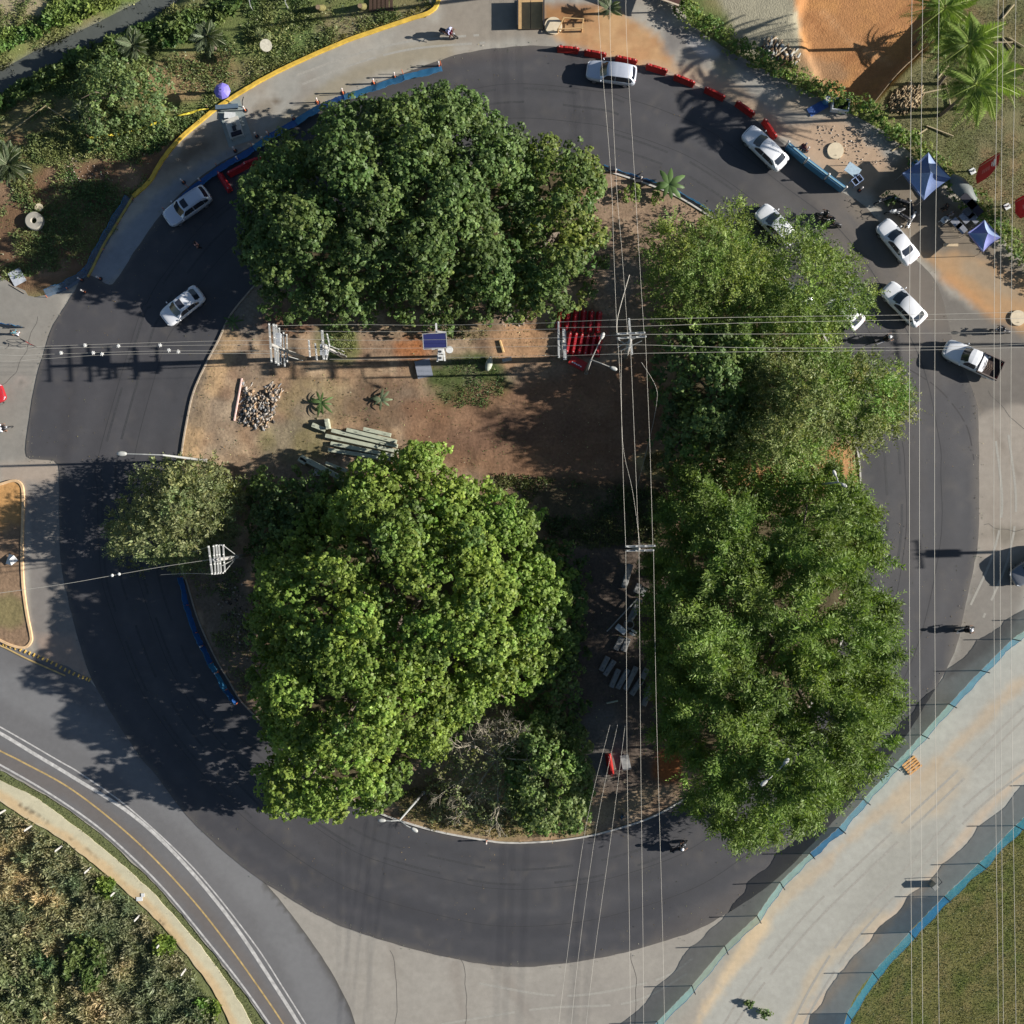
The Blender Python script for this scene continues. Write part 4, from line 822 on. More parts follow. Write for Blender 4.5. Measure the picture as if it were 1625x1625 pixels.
FR = {k: [frond_mesh('frond', L, m, d, ll, 26, wd) for _ in range(2)] for k, (L, m, d, ll, wd) in dict(big=(2.7, PALM, 0.8, 0.75, 0.055), small=(1.5, PALMG, 0.3, 0.42, 0.06), fan=(1.9, PALMG, 0.35, 0.5, 0.07)).items()}
def palm(label, base_px, h, kind, nf, seed, lean=(0, 0), name='palm_tree', tr=0.14, sc=1.0, tilt=0.9):
    b = P(*base_px); b.z = -0.05; root = thing(name, label, 'palm tree', b); rng = random.Random(seed); top = Vector((lean[0], lean[1], h))
    MB().tube([(0, 0, 0), top * 0.5 + Vector((-lean[0] * .1, 0, 0)), top], lambda t: tr * (1.2 - .5 * t), 8).build('trunk', BARK, root, True)
    for i in range(nf):
        o = link('frond', rng.choice(FR[kind]), root); o.location = top
        el = rng.uniform(-0.15, tilt); o.rotation_euler = (rng.uniform(-.3, .3), -el, 2 * math.pi * i / nf * 1.0 + rng.uniform(-.25, .25)); s = sc * rng.uniform(0.8, 1.15); o.scale = (s, s, s)
    return root
palm('silver-green round palm on the verge north of the blue umbrella', (342, 78), 2.6, 'small', 30, 1, tilt=1.2)
palm('round silver-green palm at the left edge above the concrete ring', (36, 278), 3.0, 'fan', 34, 2, tilt=1.2)
palm('small grey-green palm on the upper side of the bushy tree', (228, 92), 2.6, 'small', 22, 3)
palm('small grey-green palm on the lower left side of the bushy tree', (142, 190), 2.0, 'small', 22, 4, sc=0.8)
palm('tall arching palm at the top right, nearest the top edge', (1450, 70), 7.0, 'big', 30, 5)
palm('tall arching palm at the top right, in the middle of the clump', (1490, 133), 8.0, 'big', 32, 6, lean=(-.6, .2))
palm('tall palm at the top right with fronds hanging to the lower left', (1492, 183), 8.5, 'big', 32, 7, lean=(-.3, -.5))
palm('tall palm at the top right, rightmost of the clump', (1520, 172), 7.0, 'big', 26, 8, lean=(.3, -.2))
palm('dark short palm at the left of the top right clump', (1492, 70), 1.3, 'big', 22, 9, sc=0.7)
def banana(label, px, h, n, L, seed, wd=0.32, m=None):
    b = P(*px); b.z = 0.15; root = thing('banana_plant', label, 'plant', b); rng = random.Random(seed)
    MB().tube([(0, 0, 0), (0, 0, h)], lambda t: 0.12 * (1 - .4 * t), 7).build('stem', mat('fleshy stem', alb(140, 140, 90), 0.7), root, True)
    for i in range(n):
        a = 2 * math.pi * i / n + rng.uniform(-.3, .3); mb = MB(); l = L * rng.uniform(.75, 1.15); rg = []
        K = 7; d = Vector((math.cos(a), math.sin(a), 0)); s = Vector((-d.y, d.x, 0))
        vs = []
        for k in range(K + 1):
            t = k / K; c = d * l * t + Vector((0, 0, h + 0.6 * l * t - 0.75 * l * t * t)); w_ = wd * l * 0.5 * math.sin(math.pi * min(1, 0.08 + t * 0.92)) ** .6
            if 0 < k < K: w_ *= rng.uniform(.75, 1.1)
            vs += [c + s * w_ - Vector((0, 0, w_ * .35)), c, c - s * w_ - Vector((0, 0, w_ * .35))]
        fs = [(3 * k + j, 3 * k + j + 1, 3 * k + 4 + j, 3 * k + 3 + j) for k in range(K) for j in (0, 1)]
        me = np_mesh('leaf', np.array([tuple(v) for v in vs]), np.array(fs), [m or BAN], np.ones((len(vs), 3)) * rng.uniform(.8, 1.3)); link('leaf', me, root)
banana('banana-like plant with paddle leaves at the north-east kerb', (1058, 300), 1.2, 9, 1.5, 3)
banana('small green spiky plant right of the rubble heap', (512, 640), 0.5, 10, 1.2, 4, wd=0.2)
banana('small pale-leaved plant in the middle of the bare soil', (606, 636), 0.4, 8, 1.0, 5, wd=0.26, m=PALMG)
banana('spiky plant hanging over the west kerb', (372, 512), 0.3, 9, 0.9, 6, wd=0.2)
def bush(label, cx, cy, r, h, m, seed, n=14, **kw):
    b = P(cx, cy); b.z = 0.15; root = thing('bush', label, 'bush', b); rng = np.random.default_rng(seed); lo = []
    for i in range(n):
        a = rng.uniform(0, 6.28); q = math.sqrt(rng.random()) * r; lo.append((q * math.cos(a), q * math.sin(a), h * (0.45 + 0.4 * rng.random()), rng.uniform(.3, .5) * min(1, r)))
    crown_mesh('foliage', np.array(lo), m, seed, dens=5, nleaf=9, leaf=(0.1, 0.22), rc=0.18, parent=root, **kw)
    for i in range(3): MB().tube([(0, 0, 0), (rng.uniform(-.3, .3) * r, rng.uniform(-.3, .3) * r, h * .6)], lambda t: .03 * (1 - .5 * t), 5).build('stem', BARK, root)
bush('small yellow-green bush under the wires at the north kerb', 1000, 312, 0.75, 0.9, LM_FEA, 1)
bush('small yellow-green bush beside the banana-like plant', 1042, 318, 0.5, 0.7, LM_FEA, 2, 9)
bush('dark bush among the parked motorcycles near the umbrella-like tent', 1408, 318, 0.5, 0.6, LM_DARK, 3, 9)
bush('low shrub beside the white and blue sign at the kerb', 420, 60, 0.5, 0.7, LM_PALE, 4, 9)
bush('clump of dark weeds on the haul road, left of the pair', 1188, 1590, 0.28, 0.25, LM_DARK, 5, 6)
bush('clump of dark weeds on the haul road, right of the pair', 1212, 1605, 0.42, 0.3, LM_DARK, 6, 9)

# ------------------------------------------------------------------ vehicles
GLASS = mat('tinted car glass', (0.02, 0.025, 0.035), 0.08, vary=0.05, spec=0.8)
TYRE = mat('tyre rubber', (0.03, 0.03, 0.03), 0.85); RIM = mat('alloy rim', (0.5, 0.5, 0.52), 0.3, 0.8); TRIM = mat('black trim', (0.03, 0.03, 0.035), 0.5)
WPAINT = mat('white car paint', (0.72, 0.73, 0.75), 0.25, vary=0.03, scale=1.5, spec=0.5, coat=0.5); SPAINT = mat('silver white car paint', (0.56, 0.59, 0.66), 0.22, metal=0.25, vary=0.03, coat=0.6)
RPAINT = mat('red car paint', alb(176, 40, 48), 0.25, vary=0.04, coat=0.5); GPAINT = mat('dark grey paint', (0.20, 0.21, 0.23), 0.25, 0.4, vary=0.04, coat=0.5)
LAMPR = mat('red lamp lens', (0.35, 0.02, 0.02), 0.2); LAMPW = mat('clear lamp lens', (0.55, 0.57, 0.6), 0.15)
BEDW = mat('grey brown bed side', alb(110, 98, 92), .6, vary=.1)
def car(name, label, px, py, ang, kind, paint, group=None, L=4.4, Wd=1.78, sunroof=None, rails=False, zroof=None, cat='car'):
    """ang: heading of the bonnet in degrees, 0 = right of the photo, 90 = up"""
    zz = dict(sedan=1.45, hatch=1.5, suv=1.68, pickup=1.75)[kind]
    root = thing(name, label, cat, P(px, py, 0.0) + Vector((0, 0, 0.095)), math.radians(ang), group)
    hw = Wd / 2; up = 0.12 if kind in ('suv', 'pickup') else 0
    fr = [(.50, .40, .52, .38), (.494, .60, .61, .34), (.478, .75, .68, .28), (.445, .87, .74, .23), (.39, .95, .78, .20), (.32, .99, .82, .19), (.25, 1, .86, .19), (.14, 1, .92, .19)]
    if kind == 'sedan': rr = [(-.1, 1, .93, .19), (-.3, 1, .95, .2), (-.38, .985, .97, .22), (-.44, .95, .95, .26), (-.478, .86, .88, .32), (-.493, .72, .76, .36), (-.50, .5, .62, .42)]
    else: rr = [(-.1, 1, .93, .19), (-.3, 1, .96, .2), (-.40, .98, .98, .22), (-.455, .93, .96, .28), (-.482, .84, .90, .34), (-.495, .70, .76, .38), (-.50, .52, .6, .42)]
    if kind == 'pickup': rr = [(-.05, 1, .92, .19), (-.12, 1, .90, .2), (-.3, 1, .62, .2), (-.44, 1, .62, .24), (-.485, .98, .60, .34), (-.50, .95, .58, .4)]
    rings = []
    for (fx, fw, zt, zb) in fr + rr:
        w_ = hw * fw; zt += up; zb += up * 0.6; x = fx * L; h = zt - zb
        half = [(w_ * .90, zb), (w_ * .985, zb + .25 * h), (w_, zb + .55 * h), (w_ * .975, zb + .82 * h), (w_ * .90, zt - .015), (w_ * .72, zt + .012), (w_ * .36, zt + .03)]
        rings.append([(x, y, z) for y, z in half] + [(x, 0, zt + .036)] + [(x, -y, z) for y, z in half[::-1]])
    MB().loft(rings).build('body', paint, root, True)
    belt = .90 + up; wb = hw * .90; wr = hw * .69
    pf = dict(sedan=(.235, .085, -.175, -.345), hatch=(.25, .09, -.30, -.445), suv=(.235, .105, -.40, -.478), pickup=(.215, .12, -.075, -.115))[kind]
    xs = [pf[0] * L, pf[1] * L, (pf[1] * .6 + pf[2] * .4) * L, (pf[1] * .2 + pf[2] * .8) * L, pf[2] * L, pf[3] * L]
    zs = [belt + .02, zz - .05, zz, zz - .015, zz - .07, belt + .05]; ws = [wb, wr, wr * 1.03, wr * 1.01, wr * .95, wb * .94]
    ts = [-1, -.82, -.5, 0, .5, .82, 1]
    def pt(i, t, lift=0.0):
        fi = min(int(i), 4); f = i - fi
        x = xs[fi] * (1 - f) + xs[fi + 1] * f; z = zs[fi] * (1 - f) + zs[fi + 1] * f; w_ = ws[fi] * (1 - f) + ws[fi + 1] * f
        bow = [.16, .10, 0, 0, -.05, -.08]; b = bow[fi] * (1 - f) + bow[fi + 1] * f
        crown = .05 if 0 < i < 5 else .02
        return Vector((x - b * L * .25 * t * t, w_ * t, z - crown * t * t + lift))
    V = [pt(i, t) for i in range(6) for t in ts]; n = len(ts)
    F = [(i * n + j, i * n + j + 1, (i + 1) * n + j + 1, (i + 1) * n + j) for i in range(1, 4) for j in range(n - 1)]
    cab = MB(); cab.add(V, F + [(0 * n + j, j + 1, n + j + 1, n + j) for j in range(n - 1)] + [(4 * n + j, 4 * n + j + 1, 5 * n + j + 1, 5 * n + j) for j in range(n - 1)])
    cab.add([pt(i, t) for t in (1, -1) for i in range(6)], [tuple(range(6)), tuple(range(6, 12))[::-1]])
    cab.build('roof', paint, root, False if kind == 'pickup' else True)
    def patch(nm, i0, i1, t0, t1, m, lift=.012, ni=3, nt=7):
        vs = [pt(i0 + (i1 - i0) * a / ni, t0 + (t1 - t0) * b / nt, lift) for a in range(ni + 1) for b in range(nt + 1)]
        fs = [(a * (nt + 1) + b, a * (nt + 1) + b + 1, (a + 1) * (nt + 1) + b + 1, (a + 1) * (nt + 1) + b) for a in range(ni) for b in range(nt)]
        return MB().add(vs, fs).build(nm, m, root, True)
    patch('windshield', .04, .97, -.90, .90, GLASS); patch('rear_window', 4.12 if kind != 'suv' else 4.06, 4.86, -.84, .84, GLASS)
    for sg in (1, -1):
        spans = ((.55, 1.9), (2.0, 3.25), (3.33, 4.35)) if kind != 'pickup' else ((.55, 2.0), (2.1, 4.2))
        for (a, b) in spans:
            def sp(i, v):
                q = pt(i, sg); base = Vector((q.x, sg * (wb + .004), belt + .035)); top = q - Vector((0, 0, .05))
                if i < 1: top = pt(i, sg) - Vector((0, 0, .03)); 
                return base.lerp(top, v) + Vector((0, sg * .014, 0))
            st = [a + (b - a) * k / 3 for k in range(4)]
            vs = [sp(i, v) for v in (0, 1) for i in st]; m_ = MB(); m_.add(vs, [(k, k + 1, k + 5, k + 4) for k in range(3)]); m_.build('side_window', GLASS, root)
        MB().ball((xs[0] - .18, sg * (hw + .09), belt + .06), .1, 8, 5, (.6, 1, .6)).build('wing_mirror', paint, root, True)
        MB().box((.462 * L, sg * hw * .70, .66 + up), (.08, .30, .10), rz=sg * .8).build('headlight', LAMPW, root)
        MB().box((-.478 * L, sg * hw * .68, .80 + up), (.06, .28, .12), rz=-sg * .5).build('taillight', LAMPR, root)
        for fx in (.315, -.31):
            wl = MB().cyl((fx * L, sg * (hw - .2), .31), (fx * L, sg * (hw - .01), .31), .31, n=16).build('wheel', TYRE, root)
            MB().cyl((fx * L, sg * (hw - .02), .31), (fx * L, sg * (hw + .004), .31), .2, n=12).build('rim', RIM, wl)
        if rails: MB().tube([(xs[1] - .15, sg * wr * .9, zz - .03), (xs[1] - .3, sg * wr * .92, zz + .05), (xs[4] + .3, sg * wr * .9, zz + .04), (xs[4] + .1, sg * wr * .88, zz - .03)], .022, 5).build('roof_rail', TRIM if paint is WPAINT else RIM, root)
    if sunroof: patch('sunroof', *sunroof, -.62, .62, mat('dark sunroof glass', (.03, .035, .05), .1), .012, 3, 5)
    # bonnet shut line and bumpers
    MB().tube([(.462 * L, -.62 * hw, .715 + up), (.478 * L, 0, .73 + up), (.462 * L, .62 * hw, .715 + up)], .012, 4).build('grille', TRIM, root)
    MB().box((-.497 * L, 0, .5 + up), (.05, Wd * .42, .12)).build('rear_bumper', TRIM if kind == 'pickup' else paint, root)
    if kind == 'pickup':
        x0, x1 = -.13 * L, -.495 * L
        for sg in (1, -1): MB().box(((x0 + x1) / 2, sg * (hw - .05), .88 + up), (x0 - x1, .10, .36)).build('bed_wall', BEDW, root)
        MB().box((x0 + .02, 0, .93 + up), (.06, Wd - .22, .34)).build('bed_front', TRIM, root)
        MB().box((x1 + .03, 0, .88 + up), (.06, Wd - .22, .34)).build('tailgate', BEDW, root)
        MB().box(((x0 + x1) / 2, 0, .735 + up), (x0 - x1 - .1, Wd - .22, .02)).build('bed_floor', mat('dark bed liner', alb(62, 50, 46), .9, vary=.3, scale=3), root)
        for k in range(5): MB().tube([(x0 - .2 - .25 * k, -.5 + .1 * k, .79 + up), (x0 - .5 - .2 * k, .1, .83 + up), (x0 - .35 - .2 * k, .55 - .08 * k, .78 + up)], .02, 4).build('rope', mat('pale rope', alb(150, 130, 110), .9), root)
    return root
car('suv', 'silver-white SUV passing the red barriers at the top of the roundabout', 969, 121, 172, 'suv', SPAINT, L=4.4)
car('sedan', 'white sedan with round tail beside the last red barrier', 1211, 239, 136, 'hatch', WPAINT, L=4.55)
car('sedan', 'white sedan with a bonnet scoop half hidden by the feathery tree', 1229, 361, 134, 'hatch', WPAINT, L=4.2)
car('sedan', 'white boxy sedan in the open lane below the larger blue tent', 1420, 387, 129, 'sedan', WPAINT, L=4.45, Wd=1.72)
car('sedan', 'white fastback sedan with leaves over its bonnet at the edge of the feathery tree', 1430, 485, 134, 'hatch', WPAINT, L=4.5)
car('hatchback', 'white hatchback almost hidden under the feathery tree, only its tail showing', 1334, 494, 136, 'hatch', WPAINT, L=4.1)
car('sedan', 'grey car glimpsed deep under the feathery tree', 1262, 478, 146, 'sedan', GPAINT, L=4.2)
car('pickup_truck', 'white pickup with a dark open load bed on the east approach', 1537, 572, 155.5, 'pickup', WPAINT, L=5.25, Wd=1.85, cat='pickup')
car('suv', 'white SUV with sunroof and roof rails beside the blue kerb netting', 301, 331, 214.5, 'suv', SPAINT, L=4.45, sunroof=(1.15, 1.75), rails=True)
car('hatchback', 'white hatchback with a dark sunroof in the shaded west lane', 293, 488, 218, 'hatch', WPAINT, L=4.1, sunroof=(1.15, 2.0))
car('suv', 'dark grey SUV entering at the right edge', 1634, 898, 214, 'suv', GPAINT, L=4.5)
car('hatchback', 'red car nosing in at the left edge', -22, 634, 20, 'hatch', RPAINT, L=4.0)
MB().ball((0, 0, 0), .11, 8, 5).build('sack', mat('white sack cloth', alb(230, 228, 224), .8), None).name = 'sack'
_s = bpy.data.objects['sack']; _s.location = P(1563, 569, 0) + Vector((0, 0, 1.02)); tag(_s, 'small white sack in the load bed of the pickup', 'sack')

# ------------------------------------------------------------------ people
SKIN = mat('brown skin', (.22, .12, .075), .6)
def person_body(m, joints, edges, radii, root):
    me = bpy.data.meshes.new('body'); me.from_pydata(joints, edges, []); me.materials.append(m)
    o = link('body', me, root); sk = o.modifiers.new('skin', 'SKIN'); sk.use_smooth_shade = True
    for i, r in enumerate(radii): me.skin_vertices[0].data[i].radius = (r, r); me.skin_vertices[0].data[i].use_root = (i == 0)
    o.modifiers.new('sub', 'SUBSURF').levels = 1; o.modifiers['sub'].render_levels = 1
    return o
def person(label, loc, rz, pose, shirt, trousers, helmet=None, hair=(.02, .015, .012)):
    root = thing('person', label, 'person', loc, rz); J = []; E = []; R = []
    def add(p, r, par=None):
        J.append(p); R.append(r)
        if par is not None: E.append((par, len(J) - 1))
        return len(J) - 1
    if pose == 'stand':
        pel = (0, 0, .93); ch = (.02, 0, 1.3); nk = (.02, 0, 1.48); hd = (.03, 0, 1.64)
        leg = lambda s: [((.0, s * .1, .9), .085), ((.06 * s, s * .11, .5), .06), ((.0 - .1 * s, s * .11, .09), .045), ((.12 - .1 * s, s * .12, .04), .04)]
        arm = lambda s: [((.02, s * .19, 1.40), .055), ((-.02 * s, s * .25, 1.12), .042), ((.12, s * .24, .90), .032)]
    else:
        pel = (-.12, 0, .82); ch = (.06, 0, 1.18); nk = (.12, 0, 1.34); hd = (.17, 0, 1.50)
        leg = lambda s: [((-.08, s * .12, .80), .09), ((.30, s * .24, .74), .068), ((.20, s * .25, .34), .05), ((.34, s * .25, .29), .045)]
        arm = lambda s: [((.07, s * .19, 1.28), .055), ((.22, s * .32, 1.06), .042), ((.46, s * .31, 1.02), .032)]
    p0 = add(pel, .13); p1 = add(((pel[0] + ch[0]) / 2, 0, (pel[2] + ch[2]) / 2), .125, p0); p2 = add(ch, .15, p1); p3 = add(nk, .055, p2); add(hd, .095, p3)
    for s in (1, -1):
        q = p0
        for p, r in leg(s): q = add(p, r, q)
        q = p2
        for p, r in arm(s): q = add(p, r, q)
        hx, hy, hz = J[q]; d = (.07, 0, -.02) if pose != 'stand' else (.02, 0, -.07)
        q = add((hx + d[0], hy, hz + d[2]), .028, q)
        for k in range(4): q2 = add((J[q][0] + d[0] * .6, hy + (k - 1.5) * .021, J[q][2] + d[2] * .6 - .01), .009, q); add((J[q2][0] + d[0] * .3 * (1 - abs(k - 1.3) * .1), J[q2][1], J[q2][2] - .03), .008, q2)
        add((hx + d[0] * .8, hy - s * .05, hz + d[2] * .8), .010, q)
    person_body(SKIN, J, E, R, root)
    def shell(nm, chain, m):
        for a, b, ra, rb in chain: pass
        mb = MB()
        for a, b, ra, rb in chain: mb.tube([Vector(a), Vector(a).lerp(Vector(b), .5), Vector(b)], lambda t: ra * (1 - t) + rb * t, 10)
        return mb.build(nm, m, root, True)
    A = {s: [J for J in arm(s)] for s in (1, -1)}; Lg = {s: leg(s) for s in (1, -1)}
    shell('shirt', [((pel[0], 0, pel[2] - .02), ch, .15, .185), (ch, nk, .185, .07)] + [(ch, A[s][0][0], .12, .085) for s in (1, -1)] + [(A[s][0][0], A[s][1][0], .08, .06) for s in (1, -1)], shirt)
    shell('trousers', [((pel[0], 0, pel[2] + .02), Lg[s][0][0], .15, .11) for s in (1, -1)] + [(Lg[s][0][0], Lg[s][1][0], .11, .082) for s in (1, -1)] + [(Lg[s][1][0], Lg[s][2][0], .08, .06) for s in (1, -1)], trousers)
    if helmet: MB().ball((hd[0], 0, hd[2] + .03), .145, 12, 8, (1.08, 1, .95)).build('helmet', helmet, root, True)
    else:
        MB().ball((hd[0] - .015, 0, hd[2] + .045), .108, 10, 7).build('hair', mat('black hair', hair, .6), root, True)
        MB().box((hd[0] + .10, 0, hd[2] - .005), (.03, .025, .04)).build('nose', SKIN, root)
    return root
CL = {k: mat(k + ' cloth', alb(*c), .85, vary=.12) for k, c in dict(white=(220, 222, 230), navy=(44, 48, 70), black=(34, 34, 36), maroon=(96, 34, 50), grey=(120, 120, 124), lilac=(176, 176, 214), pink=(200, 150, 140), blue=(70, 96, 140), teal=(90, 130, 140)).items()}
HW = mat('white helmet shell', (.75, .75, .78), .25); HB = mat('black helmet shell', (.02, .02, .022), .25); HBl = mat('pale blue helmet shell', alb(196, 204, 236), .25)
def motorcycle(label, px, py, ang, col, group=None, rider=None):
    root = thing('motorcycle', label, 'motorcycle', P(px, py) + Vector((0, 0, .093)), math.radians(ang), group)
    for x, nm in ((.66, 'front_wheel'), (-.62, 'rear_wheel')):
        wl = MB().torus((x, 0, .30), .25, .055, nu=18, nv=6).build(nm, TYRE, root, True); MB().cyl((x, -.03, .3), (x, .03, .3), .17, n=12).build('rim', RIM, wl)
    MB().loft([[(x, y * w_, z0 + (z1 - z0) * v) for y, v in ((1, 0), (1, .6), (.6, 1), (-.6, 1), (-1, .6), (-1, 0))] for x, w_, z0, z1 in ((.42, .08, .6, .86), (.3, .15, .45, .94), (.05, .14, .3, .88), (-.2, .11, .3, .78), (-.5, .12, .5, .80), (-.78, .05, .62, .82))]).build('body', col, root, True)
    MB().loft([[(x, y * w_, z + v) for y, v in ((1, -.04), (.9, .03), (-.9, .03), (-1, -.04))] for x, w_, z in ((.12, .08, .84), (-.1, .13, .82), (-.45, .12, .84), (-.72, .07, .88))]).build('seat', TRIM, root, True)
    MB().tube([(.36, -.36, 1.0), (.44, -.2, 1.04), (.42, 0, .98), (.44, .2, 1.04), (.36, .36, 1.0)], .018, 6).build('handlebar', TRIM, root)
    for s in (1, -1):
        MB().cyl((.66, s * .08, .3), (.44, s * .08, .92), .025, n=6).build('fork', RIM, root)
        MB().tube([(.42, s * .2, 1.02), (.44, s * .3, 1.16)], .008, 4).ball((.44, s * .32, 1.18), .05, 6, 4, (.4, 1, .7)).build('mirror', TRIM, root)
    MB().cyl((.52, 0, .85), (.60, 0, .84), .08, n=10).build('headlight', LAMPW, root); MB().cyl((.0, -.16, .28), (-.75, -.18, .36), .04, n=8).build('exhaust', RIM, root)
    return root
def rider(label, px, py, ang, shirt, tr, hel): return person(label, P(px, py) + Vector((0, 0, .093)), math.radians(ang), 'sit', shirt, tr, hel)
BKP = mat('black motorcycle paint', (.02, .02, .022), .25, coat=.5); MRP = mat('maroon motorcycle paint', alb(120, 30, 50), .25, coat=.5); WHP = mat('white fairing', (.7, .7, .7), .3)
motorcycle('maroon motorcycle on the concrete lane at the top', 712, 57, -22, MRP); rider('person in a pale lilac shirt riding the maroon motorcycle', 712, 57, -22, CL['lilac'], CL['maroon'], HBl)
motorcycle('black motorcycle on the south lane beside the shoots tree', 1076, 1341, 32, BKP); rider('person in black with a white helmet riding on the south lane', 1076, 1341, 32, CL['black'], CL['grey'], HW)
motorcycle('black motorcycle with white fairing in the east lane', 1527, 998, 12, WHP); rider('person in black with a white helmet riding in the east lane', 1527, 998, 12, CL['black'], CL['black'], HW)
motorcycle('black motorcycle at the left edge, behind the red car', 8, 682, 18, BKP); rider('person in a white shirt riding at the left edge', 8, 682, 18, CL['white'], CL['black'], HB)
motorcycle('grey motorcycle near the pale round lid at the right', 1584, 527, 170, mat('grey motorcycle paint', alb(110, 110, 114), .3)); rider('person in grey riding near the pale round lid', 1584, 527, 170, CL['grey'], CL['grey'], HB)
motorcycle('upper black motorcycle of the pair beside the feathery tree', 1308, 346, 160, BKP); rider('person in black on the upper motorcycle of the pair', 1308, 346, 160, CL['black'], CL['black'], HB)
motorcycle('lower black motorcycle of the pair beside the feathery tree', 1318, 357, 160, BKP); rider('person in black on the lower motorcycle of the pair', 1318, 357, 160, CL['black'], CL['navy'], HB)
motorcycle('black motorcycle standing under the edge of the feathery tree below the fastback', 1400, 540, 20, BKP); rider('person in black waiting on a motorcycle below the fastback', 1400, 540, 20, CL['black'], CL['black'], HW)
for a, b, an, c, lb in [(1400, 320, 200, BKP, 'parked motorcycle furthest left near the dark bush'), (1425, 322, 160, BKP, 'parked black motorcycle nearest the lower corner of the larger tent'), (1441, 333, 100, BKP, 'parked motorcycle touching the shadow of the larger tent'),
                    (1417, 338, 190, WHP, 'parked motorcycle with white fairing in the cluster'), (1428, 346, 150, BKP, 'parked black motorcycle at the bottom of the cluster'), (1442, 350, 60, WHP, 'parked pale motorcycle behind the boxy sedan')]:
    motorcycle(lb, a, b, an, c, 'motorcycles parked by the tents')
person('person in a pink top walking across the shaded west lane', P(318, 393) + Vector((0, 0, .093)), math.radians(200), 'stand', CL['pink'], CL['black'])
person('person in teal standing by the red bicycle at the left edge', P(31, 530) + Vector((0, 0, .055)), math.radians(-60), 'stand', CL['teal'], CL['white'])
person('person in black standing between the two tents', P(1494, 334) + Vector((0, 0, .055)), math.radians(180), 'stand', CL['black'], CL['black'])
person('person in grey standing at the black chairs between the tents', P(1502, 345) + Vector((0, 0, .055)), math.radians(120), 'stand', CL['grey'], CL['navy'])
person('person in navy standing at the upper side of the blue umbrella', P(357, 147) + Vector((0, 0, .055)), math.radians(-90), 'stand', CL['navy'], CL['black'])
person('person in maroon standing behind the blue panel barrier', P(1270, 240) + Vector((0, 0, .055)), math.radians(40), 'stand', CL['maroon'], CL['black'])
# bicycle
bk = thing('bicycle', 'red bicycle with big wheels at the left edge of the fresh asphalt', 'bicycle', P(48, 545) + Vector((0, 0, .055)), math.radians(-28)); RF = mat('red frame paint', alb(170, 50, 50), .3)
for x in (.5, -.5): MB().torus((x, 0, .34), .32, .02, nu=20, nv=5).build('wheel', TYRE, bk, True)
MB().tube([(-.5, 0, .34), (-.05, 0, .3), (.38, 0, .75), (-.15, 0, .8), (-.05, 0, .3)], .02, 5).tube([(.5, 0, .34), (.38, 0, .9)], .02, 5).build('frame', RF, bk)
MB().tube([(.34, -.3, .98), (.4, 0, .95), (.34, .3, .98)], .015, 5).build('handlebar', TRIM, bk); MB().box((-.17, 0, .88), (.25, .14, .06)).build('saddle', TRIM, bk)

# ------------------------------------------------------------------ road works furniture
REDP = mat('red plastic', alb(176, 44, 40), .45, vary=.08); REDD = mat('weathered red plastic', alb(190, 52, 60), .5, vary=.12)
def barrier_mesh(name='barrier_body', L=1.85):
    prof = [(.27, 0), (.27, .12), (.13, .42), (.09, .78), (-.09, .78), (-.13, .42), (-.27, .12), (-.27, 0)]
    st = [(-.5, .45), (-.485, .85), (-.44, 1), (-.30, 1), (-.28, .94), (-.19, .94), (-.17, 1), (-.02, 1), (0, .94), (.02, 1), (.17, 1), (.19, .94), (.28, .94), (.30, 1), (.44, 1), (.485, .85), (.5, .45)]
    return MB().loft([[(L * x, y * (.8 + .2 * k), z * k if z > .5 else z) for y, z in prof] for x, k in st]).mesh(name, None, False)
BM = barrier_mesh(); 
def barrier(label, px, py, ang, m, z=.095, group=None, rx=0.0):
    t = thing('plastic_barrier', label, 'barrier', P(px, py) + Vector((0, 0, z)), math.radians(ang), group)
    if m.name not in MATS: MATS[m.name] = m
    key = 'bm' + m.name
    if key not in MATS: q = BM.copy(); q.materials.append(m); MATS[key] = q
    link('barrier_body', MATS[key], t).rotation_euler.x = rx
    for x in (.52, -.52): MB().cyl((x * 1.85, 0, .1), (x * 1.85, 0, .72), .035, n=8).build('connector', m, t)
    for x in (-.42, .42): MB().cyl((x * 1.85, 0, .78), (x * 1.85, 0, .81), .05, n=8).build('filler_cap', mat('pale reflective cap', alb(226, 190, 180), .4), t)
    return t
ordn = ['first', 'second', 'third', 'fourth', 'fifth', 'sixth', 'seventh', 'eighth']
for i, (a, b, an) in enumerate([(901, 81, -5), (944, 88, -10), (993, 98, -12), (1041, 112, -17), (1085, 130, -22), (1133, 151, -26), (1181, 175, -36), (1220, 207, -56)]):
    barrier('%s red barrier from the left in the curved row round the top lane' % ordn[i], a, b, an, REDP, group='red barriers in the curved row')
for a, b, an, lb in [(358, 291, -58, 'faded red barrier nearest the white SUV in the shade'), (379, 271, 28, 'faded red barrier second from the white SUV, at the blue netting'), (404, 258, 20, 'faded red barrier touching the huge dark tree at the blue netting')]:
    barrier(lb, a, b, an, REDD)
barrier('red barrier standing on end-on soil near the grey slab', 967, 1211, 100, REDP, z=.25)
rows = ['upper row', 'lower row']
for r_ in range(2):
    for k in range(6):
        px = (888 + 12.2 * k, 902 + 9.4 * k)[r_]; py = (508, 546)[r_] + k * 1.0
        barrier('red barrier parked in the stack beside the crossarm, %s, %s from the left' % (rows[r_], ordn[k]), px, py, (84, 80)[r_], REDD, z=.28, group='red barriers stacked beside the crossarm')
rb = thing('cooler_box', 'bright red box with a pale streak of lettering below the barrier stack', 'box', P(916, 578) + Vector((0, 0, .25)), math.radians(-28))
MB().box((0, 0, .3), (1.45, .75, .6)).build('box_body', REDP, rb); MB().box((0, 0, .63), (1.5, .8, .07)).build('lid', REDP, rb)
